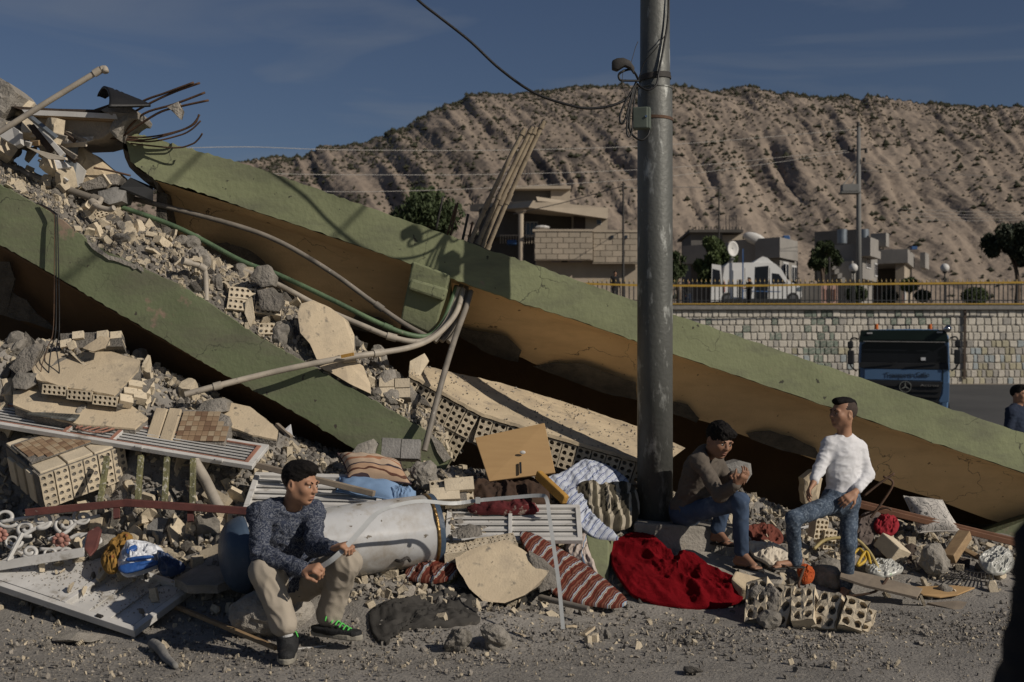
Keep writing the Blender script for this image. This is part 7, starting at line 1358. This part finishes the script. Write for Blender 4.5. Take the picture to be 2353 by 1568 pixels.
def hand(S, w, d, pn, side, sc=1.0, curl=(.5, .6, .5), spread=.12, thumb=.6, k=.006):
    """w wrist, d forward, pn palm normal (fingers curl that way), side +1/-1 puts the thumb"""
    d = Vector(d).normalized(); pn = Vector(pn); pn = (pn-d*pn.dot(d)).normalized(); lat = d.cross(pn)*side; w = Vector(w)
    kn = w+d*.078*sc
    for o in (-.028, -.01, .01, .028): S.cap(w+lat*o*.6*sc, .017*sc, kn+lat*o*sc, .0125*sc, .012)
    for i, (o, L) in enumerate(((.030, .92), (.010, 1.05), (-.011, 1.0), (-.030, .78))):
        p = kn+lat*o*sc; a = 0; dd = (d+lat*(o/.03)*spread).normalized(); r = .0092*sc
        for j, (ln, cu) in enumerate(zip((.040, .027, .021), curl)):
            a += cu; v = dd*math.cos(a)+pn*math.sin(a); q = p+v*ln*L*sc; S.cap(p, r, q, r*.88, k if j else .008); p = q; r *= .9
    p = w+lat*.028*sc+d*.018*sc; v = (lat*.75+d*.65+pn*.25).normalized(); q = p+v*.042*sc; S.cap(w+lat*.012*sc, .017*sc, q, .011*sc, .012); v2 = (lat*(.75-thumb)+d*.8+pn*thumb*.9).normalized(); q2 = q+v2*.032*sc; S.cap(q, .0105*sc, q2, .0095*sc, .006); q3 = q2+(v2+pn*.3).normalized()*.024*sc; S.cap(q2, .0095*sc, q3, .008*sc, .006)
def foot(S, ankle, toe, sc=1.0, up=(0, 0, 1)):
    a, t = Vector(ankle), Vector(toe); d = (t-a); d.z = 0; d.normalize(); lat = d.cross(Vector((0, 0, 1))); heel = Vector((a.x, a.y, t.z+.012))-d*.035*sc; ball = t-d*.06*sc
    S.cap(a, .034*sc, heel+Vector((0, 0, .02)), .034*sc, .02); S.cap(a+d*.01, .033*sc, ball+Vector((0, 0, .014)), .022*sc, .025); S.cap(heel+Vector((0, 0, .012)), .028*sc, ball+Vector((0, 0, .006)), .026*sc, .02, (Vector((0, 0, 1)), .8))
    for i, o in enumerate((-.03, -.014, .001, .015, .028)): e = ball+lat*o*sc*1.05; S.cap(e, .0115*sc, e+d*(.05-.006*abs(i-1))*sc+Vector((0, 0, -.004)), .0095*sc, .006)
def head(S, c, f, up, sc=1.0, adult=True):
    f = Vector(f).normalized(); up = Vector(up); up = (up-f*up.dot(f)).normalized(); rt = f.cross(up); R = Matrix((rt, f, up)).transposed(); c = Vector(c); Rn = [[R[i][j] for j in range(3)] for i in range(3)]
    def L(x, y, z): return c+R@(Vector((x, y, z))*sc)
    def e(p, r, k=.02, sub=False): S.ell(L(*p), tuple(q*sc for q in r), Rn, k, sub)
    e((0, -.012, .03), (.074, .094, .088)); e((0, .03, -.03), (.062, .066, .078), .03); e((0, .052, -.088), (.030, .03, .024), .03); e((0, .01, -.055), (.056, .06, .05), .03)
    for s in (-1, 1):
        e((s*.038, .062, -.022), (.026, .026, .024), .025); e((s*.032, .083, .018), (.026, .014, .010), .015); e((s*.032, .104, -.002), (.017, .018, .012), .012, True); e((s*.031, .079, -.002), (.0145, .0135, .0125), .005)
        S.ell(L(s*.078, -.006, -.008), (.009*sc, .019*sc, .031*sc), Rn, .008); S.ell(L(s*.083, -.002, -.006), (.006*sc, .010*sc, .018*sc), Rn, .004, True); e((s*.050, .0, -.05), (.02, .03, .035), .03)
    S.cap(L(0, .090, .012), .008*sc, L(0, .110, -.026), .0115*sc, .012); 
    for s in (-1, 1): e((s*.011, .102, -.031), (.009, .010, .008), .008)
    e((0, .089, -.056), (.024, .011, .0075), .008); e((0, .086, -.069), (.021, .011, .008), .008); e((0, .103, -.0625), (.026, .008, .0022), .003, True); e((0, .084, -.083), (.02, .01, .006), .008, True)
    return R, L
def hair_on(c, R, sc, par, style, mt='hair_black', seed=0):
    c = Vector(c); S = SDF(c-Vector((.16, .16, .16))*sc, c+Vector((.16, .16, .19))*sc, .0045*sc); Rn = [[R[i][j] for j in range(3)] for i in range(3)]
    def L(x, y, z): return c+R@(Vector((x, y, z))*sc)
    def e(p, r, k=.015, sub=False): S.ell(L(*p), tuple(q*sc for q in r), Rn, k, sub)
    if style == 'short':      # full top, clipped sides
        e((0, -.016, .036), (.079, .099, .089)); e((0, .03, .088), (.060, .062, .040), .02); e((0, .07, .085), (.04, .025, .022), .02)
        e((0, .085, -.02), (.075, .062, .075), .01, True); e((0, -.02, -.105), (.10, .12, .075), .01, True); [e((s*.085, .02, -.03), (.03, .05, .05), .01, True) for s in (-1, 1)]
    elif style == 'tuft':     # undercut with a flat tall top
        e((0, -.005, .085), (.062, .085, .040)); e((0, .06, .085), (.05, .035, .026), .02); e((0, -.075, .055), (.05, .03, .05), .02)
    elif style == 'fade': e((0, -.018, .03), (.0765, .0955, .086)); e((0, .085, -.02), (.078, .066, .085), .01, True); e((0, .0, -.095), (.10, .12, .075), .01, True)
    else:                     # tousled, falling over the brow
        e((0, -.014, .04), (.083, .102, .092)); e((.02, .06, .085), (.062, .05, .04), .02); e((.03, .088, .055), (.04, .02, .03), .015); e((-.03, .075, .07), (.04, .03, .03), .015); e((0, .088, -.03), (.075, .055, .062), .01, True); e((0, -.02, -.10), (.10, .12, .07), .01, True); [e((s*.086, .025, -.035), (.03, .045, .05), .01, True) for s in (-1, 1)]
    V, Q = S.mesh(2); a = .007 if style == 'messy' else (.0035 if style in ('short', 'tuft') else .0008)
    def fold(p, n): q = R.transposed()@(p-c); return sc*a*(mnoise.noise((q.x*70+seed, q.y*30, q.z*60))+.7*mnoise.noise((q.x*150, q.y*80, q.z*150)))
    return finish(V, Q, 'hair', mt, par, fold)
mat('skin', (.36, .20, .125), (.30, .16, .10), 9, .55, .12, 120, spec=.3, bd=.002); mat('skin_dark', (.27, .145, .09), (.21, .11, .07), 9, .55, .12, 120, spec=.3, bd=.002)
mat('hair_black', (.012, .010, .009), (.006, .005, .005), 60, .75, .8, 300, spec=.15, bd=.006); mat('hair_fade', (.06, .042, .034), None, 40, .8, .4, 300); mat('lip', (.26, .115, .085), None, 9, .5, .1); mat('eye_dark', (.012, .01, .009), None, 9, .2, 0); mat('eye_white', (.5, .47, .43), None, 9, .3, 0)
mat('khaki', (.36, .315, .255), (.28, .245, .20), 3, .95, .25, 260, bd=.003); mat('white_knit', (.66, .66, .68), (.58, .58, .60), 4, .95, .25, 260, bd=.003); mat('taupe_knit', (.115, .097, .08), (.085, .072, .06), 4, 1, .5, 220, bd=.004)
mat('denim', (.055, .085, .145), (.03, .048, .085), 3, .9, .3, 300, bd=.003, c3=(.13, .17, .23), s3=5, p3=(.55, .72)); mat('denim_acid', (.06, .085, .125), (.025, .038, .06), 9, .9, .3, 300, bd=.003, c3=(.19, .235, .29), s3=55, p3=(.48, .74))
mat('shoe_black', (.018, .019, .02), (.012, .012, .013), 8, .7, .4, 90, c3=(.08, .07, .06), s3=8, p3=(.6, .75)); mat('shoe_sole', (.30, .28, .23), (.2, .185, .155), 8, .8, .2, 60); mat('lace_green', (.10, .50, .10), None, 6, .7, .1); mat('sock', (.55, .55, .55), None, 6, .95, .3, 200); mat('black_cloth', (.016, .016, .018), (.01, .01, .011), 6, .95, .2, 200); mat('navy_cloth', (.02, .03, .055), (.014, .02, .038), 5, .95, .2, 200); mat('sandal', (.02, .018, .017), None, 6, .6, .2)
# paisley shirt
m_ = mat('paisley', (.03, .038, .065), (.018, .024, .042), 6, .9, .2, 260, bd=.003); n_, l_ = m_.node_tree.nodes, m_.node_tree.links; bs_ = n_['Principled BSDF']; tcn = n_.new('ShaderNodeTexCoord'); wv = n_.new('ShaderNodeTexWave'); wv.wave_type = 'RINGS'; wv.rings_direction = 'SPHERICAL'; wv.inputs['Scale'].default_value = 11; wv.inputs['Distortion'].default_value = 22; wv.inputs['Detail Scale'].default_value = 2.4; wv.inputs['Detail'].default_value = 3
rp_ = n_.new('ShaderNodeValToRGB'); rp_.color_ramp.elements[0].position = .55; rp_.color_ramp.elements[1].position = .95; mix_ = n_.new('ShaderNodeMixRGB'); old = bs_.inputs['Base Color'].links[0].from_socket; l_.new(tcn.outputs['Object'], wv.inputs['Vector']); l_.new(wv.outputs['Fac'], rp_.inputs[0]); l_.new(rp_.outputs[0], mix_.inputs[0]); l_.new(old, mix_.inputs[1]); mix_.inputs[2].default_value = (.12, .13, .155, 1); l_.new(mix_.outputs[0], bs_.inputs['Base Color'])
def folds(amp, sx=1, sz=1, fr=14, seed=0):
    def f(p, n):
        w = .03*mnoise.noise((p.x*6+seed, p.y*6, p.z*6)); a = 1-abs(mnoise.noise(((p.x+w)*fr*sx+seed, p.y*fr*sx, (p.z+w)*fr*sz)))*2.6; c = 1-abs(mnoise.noise(((p.x+p.z*.6)*fr*1.9, p.y*fr*1.2+seed, (p.z-p.x*.5)*fr*1.9*sz+w*20)))*2.6; return amp*(a*.75+c*.5-.35)
    return f
def bounds(pts, m=.16): a = np.array([tuple(p) for p in pts]); return a.min(0)-m, a.max(0)+m
def torso(S, J, g=0, k=.05, low=True, kx=1.0):
    hm = (J['hR']+J['hL'])/2; sm = (J['sR']+J['sL'])/2; up = (J['nk']-hm).normalized(); rt = (J['sR']-J['sL']); rt = (rt-up*rt.dot(up)).normalized(); fw = up.cross(rt); R = Matrix((rt, fw, up)).transposed(); Rn = [[R[i][j] for j in range(3)] for i in range(3)]; L = (J['nk']-hm).length; s = J.get('sc', 1)*kx
    S.ell(hm.lerp(J['nk'], .70), (.158*s+g, .108*s+g, L*.30), Rn, k); S.ell(hm.lerp(J['nk'], .42)+fw*.01, (.142*s+g, .108*s+g, L*.30), Rn, k)
    if low: S.ell(hm.lerp(J['nk'], .10), (.152*s+g, .115*s+g, .13*s), Rn, k)
    for a in ('sR', 'sL'): S.cap(J['nk'].lerp(J[a], .25)-up*.01, .055*s+g, J[a], .052*s+g, k)
    return up, rt, fw
def person(label, J, H_, cfg, vox=.0055):
    """J joints in space; H_ = (centre, facing, up, scale) of the head; cfg = clothes"""
    sc = J.get('sc', 1); t = thing('person', label, 'person', cfg['base']); allp = [v for v in J.values() if isinstance(v, Vector)]+[Vector(H_[0])]+[Vector(h[0]) for h in cfg['hands']]
    lo, hi = bounds(allp, .2); S = SDF(lo, hi, vox); up, rt, fw = torso(S, J, -.012)
    R, L = head(S, *H_); S.cap(J['nk']-up*.03, .060*sc, L(0, -.012, -.06), .053*sc, .03)
    for s in 'RL':
        S.cap(J['s'+s], .040*sc, J['e'+s], .036*sc, .02); S.cap(J['e'+s], .036*sc, J['w'+s], .0255*sc, .015); S.cap(J['h'+s], .064*sc, J['k'+s], .040*sc, .03); kn, an = J['k'+s], J['a'+s]; S.cap(kn, .038*sc, kn.lerp(an, .35), .036*sc, .02); S.cap(kn.lerp(an, .3), .036*sc, an, .031*sc, .02)
        if ('t'+s) in J: foot(S, J['a'+s], J['t'+s], sc)
    for h in cfg['hands']: hand(S, *h)
    V, Q = S.mesh(2); finish(V, Q, 'body', cfg.get('skin', 'skin'), t)
    if cfg.get('hair'):
        for st, mt_ in cfg['hair']: hair_on(H_[0], R, H_[3], t, st, mt_)
    hs_ = H_[3]
    for s in (-1, 1):
        m = M(); m.ball(L(s*.031, .0815, -.003), (.0125*hs_, .0125*hs_, .0085*hs_), 10, 8, 0, R); e = m.build('eye', 'eye_white', t, smooth=True); m = M(); m.ball(L(s*.031-.002, .0915, -.003), (.0062*hs_, .004*hs_, .0062*hs_), 8, 6, 0, R); m.build('pupil', 'eye_dark', e, smooth=True)
        m = M(); m.tube([L(s*.014, .094, .016), L(s*.03, .0945, .022), L(s*.047, .083, .019)], [.0042*hs_, .0045*hs_, .002*hs_], 6); m.build('eyebrow', 'hair_black', t, smooth=True); m = M(); m.tube([L(s*.018, .0895, .006), L(s*.031, .0925, .0085), L(s*.045, .083, .005)], [.002*hs_, .0028*hs_, .002*hs_], 5); m.build('eyelid', 'eye_dark', t, smooth=True)
    m = M(); m.ball(L(0, .0905, -.0565), (.0215*hs_, .0105*hs_, .0058*hs_), 12, 6, 0, R); m.ball(L(0, .088, -.069), (.019*hs_, .0105*hs_, .0066*hs_), 12, 6, 0, R); m.build('lips', 'lip', t, smooth=True)
    # shirt
    g = cfg.get('g', .014); S = SDF(lo, hi, max(.007, vox)); torso(S, J, g, .05, True, cfg.get('fat', 1)); 
    for s in 'RL':
        S.cap(J['s'+s], .050*sc+g*.5, J['e'+s], .045*sc+g*.5, .03); ce = J['e'+s].lerp(J['w'+s], cfg.get('sleeve', .92)); 
        if cfg.get('sleeve', .92) > .05: S.cap(J['e'+s], .045*sc+g*.5, ce, .033*sc+g*.4, .02); S.cap(ce-(J['w'+s]-J['e'+s]).normalized()*.02, .035*sc+g*.4, ce, .034*sc+g*.4, .006)
    S.ell(L(0, -.015, -.115), (.066*sc, .070*sc, .058*sc), [[R[i][j] for j in range(3)] for i in range(3)], .012, True); hm = (J['hR']+J['hL'])/2; hem = hm+up*cfg.get('hem', -.06); S.half(hem, -up); V, Q = S.mesh(2); fs = cfg.get('fold', (.007, 1, 1.5)); base_f = folds(fs[0], fs[1], fs[2], 11, 3)
    finish(V, Q, 'shirt', cfg['shirt'], t, base_f)
    # trousers
    S = SDF(lo, hi, max(.007, vox)); Rt = Matrix((rt, fw, up)).transposed(); S.ell(hm+up*.03, (.158*sc+g*.6, .122*sc+g*.6, .14*sc), [[Rt[i][j] for j in range(3)] for i in range(3)], .04); S.half(hm+up*.11, up); lw = cfg.get('leg', (.088, .066, .05))
    for s in 'RL':
        kn, an = J['k'+s], J['a'+s]; en = kn.lerp(an, cfg.get('cuff', .93)); S.cap(J['h'+s], lw[0]*sc, kn, lw[1]*sc, .04); S.cap(kn, lw[1]*sc*.98, en, lw[2]*sc, .03); S.cap(en-(an-kn).normalized()*.03, lw[2]*sc+.004, en, lw[2]*sc+.005, .008)
    V, Q = S.mesh(2); finish(V, Q, 'trousers', cfg['trousers'], t, folds(cfg.get('pfold', .007), 1.3, .5, 9, 8)); return t, L, R
def flipflop(t, an, toe, sc=1.0):
    a, q = Vector(an), Vector(toe); d = q-a; d.z = 0; d.normalize(); lat = d.cross(Vector((0, 0, 1))); h = Vector((a.x, a.y, q.z))-d*.07*sc; L = (Vector((q.x, q.y, 0))-Vector((h.x, h.y, 0))).length+.022; z = q.z-.022; o = []
    slope = (q.z-h.z)
    for x, w in ((0, .0), (.0, .022), (.1, .033), (.45, .032), (.75, .043), (.93, .036), (1.0, .015)): o.append((x, w))
    pts = [h+d*x*L+lat*w*sc for x, w in o]+[h+d*x*L-lat*w*sc for x, w in reversed(o[1:])]; m = M(); m.prism([Vector((p.x, p.y, z)) for p in pts], (0, 0, .014)); m.build('sandal_sole', 'sandal', t, bevel=.004)
    k = h+d*L*.80; m = M(); tp = Vector((k.x, k.y, z+.035))
    for s in (-1, 1): m.tube(spline([tp, h+d*L*.62+lat*s*.036*sc+Vector((0, 0, .032+z-h.z)), h+d*L*.45+lat*s*.038*sc+Vector((0, 0, z-h.z+.008))], 4), .006, 6, flat=.6)
    m.build('sandal_strap', 'sandal', t, smooth=True)
def trainer(t, an, heel, toe, sc=1.0):
    a, hl, q = Vector(an), Vector(heel), Vector(toe); d = (q-hl).normalized(); lat = d.cross(Vector((0, 0, 1))).normalized(); n = lat.cross(d); L = (q-hl).length; k = 1.22
    S = SDF(*bounds([a, hl, q], .12), .005); S.cap(hl+d*.05+n*.055, .044*k, hl+d*L*.45+n*.055, .044*k, .03); S.cap(hl+d*L*.4+n*.045, .046*k, hl+d*(L-.05)+n*.036, .040*k, .03, (n, .82)); S.cap(hl+d*.06+n*.07, .042*k, a+n*.01, .046*k, .03); S.half(hl+n*.018, -n); S.half(a+n*.012, n); V, Q = S.mesh(2); u = finish(V, Q, 'shoe', 'shoe_black', t)
    pts = [(-.006, .016), (.03, .044), (.3*L, .044), (.55*L, .052), (.8*L, .054), (.95*L, .038), (L+.006, .012)]
    o = [hl+d*x+lat*w for x, w in pts]+[hl+d*x-lat*w for x, w in reversed(pts)]; m = M(); m.prism(o, n*.034); m.build('sole', 'shoe_sole', u, bevel=.008)
    m = M()
    for j in range(6):
        c = hl+d*L*(.36+.08*j)+n*(.118-.011*j); m.tube(spline([c-lat*.034-n*.016, c+n*.003, c+lat*.034-n*.016], 3), .0055, 5)
    c = hl+d*L*.36+n*.124; m.tube(spline([c, c+lat*.04+n*.014, c+lat*.062-n*.02], 3), .005, 5); m.tube(spline([c, c-lat*.04+n*.014, c-lat*.058-n*.025], 3), .005, 5); m.build('laces', 'lace_green', u, smooth=True); m = M(); m.cyl(a-n*.03, a+n*.085, .044, 14, 0, .040); m.build('sock', 'sock', t, smooth=True)
# ---- boy in front, seated on the rock, holding the strap
J = dict(sc=1.06, hR=P(628,1342,7.42), hL=P(698,1342,7.50), nk=P(664,1166,7.24), sR=P(598,1182,7.12), sL=P(717,1178,7.30), eR=P(597,1272,6.98), wR=P(700,1311,6.86), eL=P(724,1256,7.06), wL=P(768,1260,6.90), kR=P(610,1312,6.97), aR=P(657,1446,6.94), kL=P(794,1294,7.10), aL=P(752,1424,7.25))
b = thing
person_base = Vector((P(660,1430,7.3).x, 7.3, 0))
fb = person('boy in navy paisley shirt and khaki trousers seated in front holding the strap', J, (P(689,1110,7.16), (.88, -.42, -.16), (.10, -.05, 1), 1.10), dict(base=person_base, hair=[('short', 'hair_black'), ('fade', 'hair_fade')], skin='skin', shirt='paisley', trousers='khaki', g=.022, fat=1.06, hem=-.08, sleeve=.93, fold=(.010, 1, 1.2), leg=(.102, .084, .068), cuff=.90, pfold=.010,
    hands=[(J['wR'], P(738,1303,6.80)-J['wR'], (.15, .3, -.6), -1, 1.08, (.9, 1.2, .9), .05, .9), (J['wL'], P(800,1250,6.84)-J['wL'], (-.1, .25, -.8), 1, 1.08, (.85, 1.2, .9), .05, .9)]), .0056)
trainer(fb[0], J['aR']-Vector((0, 0, .045)), P(664,1488,7.06), P(657,1529,6.78)); trainer(fb[0], J['aL']-Vector((0, 0, .045)), P(718,1458,7.24), P(830,1472,7.12))
# ---- youth on the footing, leaning against the pole
J = dict(sc=.98, hR=P(1572,1180,9.0), hL=P(1580,1176,9.16), nk=P(1624,1038,8.88), sR=P(1607,1058,8.74), sL=P(1640,1050,9.02), eR=P(1654,1138,8.62), wR=P(1692,1112,8.50), eL=P(1672,1112,8.98), wL=P(1688,1094,8.72), kR=P(1700,1152,8.62), aR=P(1704,1274,8.70), tR=P(1748,1306,8.58), kL=P(1672,1128,9.0), aL=P(1648,1222,9.02), tL=P(1684,1250,8.90))
pb_ = person('youth in grey brown pullover and jeans seated against the steel pole', J, (P(1652,1012,8.74), (.42, -.86, -.30), (.18, -.12, 1), 1.08), dict(base=P(1600,1190,9.0), hair=[('messy', 'hair_black')], skin='skin_dark', shirt='taupe_knit', trousers='denim', g=.018, hem=-.02, sleeve=.94, fold=(.007, 1, 1.2), leg=(.086, .066, .050), cuff=.92, pfold=.006,
    hands=[(J['wR'], P(1712,1094,8.46)-J['wR'], (-.3, .5, .1), 1, .98, (.5, .7, .5), .1, .6), (J['wL'], P(1706,1092,8.62)-J['wL'], (.1, -.4, -.5), -1, .98, (.6, .8, .5), .1, .6)]))
flipflop(pb_[0], J['aR'], J['tR']); flipflop(pb_[0], J['aL'], J['tL'])
# ---- standing boy in white
J = dict(sc=.92, hR=P(1912,1158,8.86), hL=P(1950,1158,8.98), nk=P(1942,1004,8.92), sR=P(1905,1022,8.90), sL=P(1974,1030,8.96), eR=P(1882,1078,8.84), wR=P(1868,1112,8.76), eL=P(1994,1092,8.92), wL=P(1962,1136,8.76), kR=P(1822,1192,8.58), aR=P(1828,1294,8.68), tR=P(1772,1302,8.62), kL=P(1950,1252,8.86), aL=P(1944,1350,8.94), tL=P(1928,1380,8.80))
pw = person('boy in white sweater and acid washed jeans standing with one foot raised', J, (P(1938,950,8.90), (-.90, -.36, .06), (.06, 0, 1), .99), dict(base=Vector((P(1944,1370,8.95).x, 8.95, 0)), hair=[('tuft', 'hair_black'), ('fade', 'hair_fade')], skin='skin', shirt='white_knit', trousers='denim_acid', g=.012, hem=-.05, sleeve=.72, fold=(.005, 1, 1.8), fat=.90, leg=(.082, .060, .048), cuff=.94, pfold=.006,
    hands=[(J['wR'], P(1856,1132,8.72)-J['wR'], (.6, -.1, -.3), -1, .92, (.4, .4, .3), .1, .4), (J['wL'], P(1932,1156,8.70)-J['wL'], (-.2, .7, -.5), 1, .92, (.5, .5, .4), .1, .5)]))
flipflop(pw[0], J['aR'], J['tR'], .95); flipflop(pw[0], J['aL'], J['tL'], .95)
# ---- people in the distance and at the frame's edge
def stander(label, x, y, z, h, face, shirt, trousers, hair='short', arms='down', vox=.024, fat=1.0):
    s = h/1.75; f = Vector((math.sin(face), -math.cos(face), 0)); rt = Vector((0, 0, 1)).cross(f)*-1; o = Vector((x, y, z))
    def q(a, b, c): return o+(rt*a+f*b+Vector((0, 0, c)))*s
    J = dict(sc=s*1.08, hR=q(.09, 0, .92), hL=q(-.09, 0, .92), nk=q(0, 0, 1.47), sR=q(.18, 0, 1.41), sL=q(-.18, 0, 1.41), eR=q(.23, -.02, 1.14), wR=q(.23, .08, .90), eL=q(-.23, -.02, 1.14), wL=q(-.23, .08, .90), kR=q(.10, .03, .50), aR=q(.10, 0, .09), tR=q(.12, .17, .02), kL=q(-.10, .03, .50), aL=q(-.10, 0, .09), tL=q(-.12, .17, .02))
    if arms == 'front': J['wR'] = q(.08, .3, 1.15); J['wL'] = q(-.08, .3, 1.15)
    return person(label, J, (q(0, .02, 1.63), f, (0, 0, 1), s), dict(base=o, hair=[(hair, 'hair_black')], shirt=shirt, trousers=trousers, g=.02, fat=fat, leg=(.09, .07, .06), hands=[(J['wR'], (0, 0, -1) if arms == 'down' else f, -rt, 1, s), (J['wL'], (0, 0, -1) if arms == 'down' else f, rt, -1, s)]), vox)
stander('man in dark suit standing beside the open white van', P(1722,0,66).x, 66, WALL_T+.1, 1.74, -1.2, 'black_cloth', 'black_cloth', arms='front')
stander('man in dark clothes behind the railing, left of the van', P(1581,0,66).x, 66, WALL_T, 1.68, .5, 'black_cloth', 'navy_cloth')
stander('man in black behind the railing, left of the steel pole', P(1413,0,65).x, 65, WALL_T+.35, 1.74, .3, 'black_cloth', 'black_cloth')
stander('man in dark blue shirt on the road at the right edge', P(2338,0,15.5).x, 15.5, -.22, 1.78, .75, 'navy_cloth', 'grey_cloth', vox=.011)
stander('bystander in black close to the camera, cut off at the right', 1.085, 1.95, -.03, 1.69, 2.6, 'black_cloth', 'black_cloth', vox=.012)
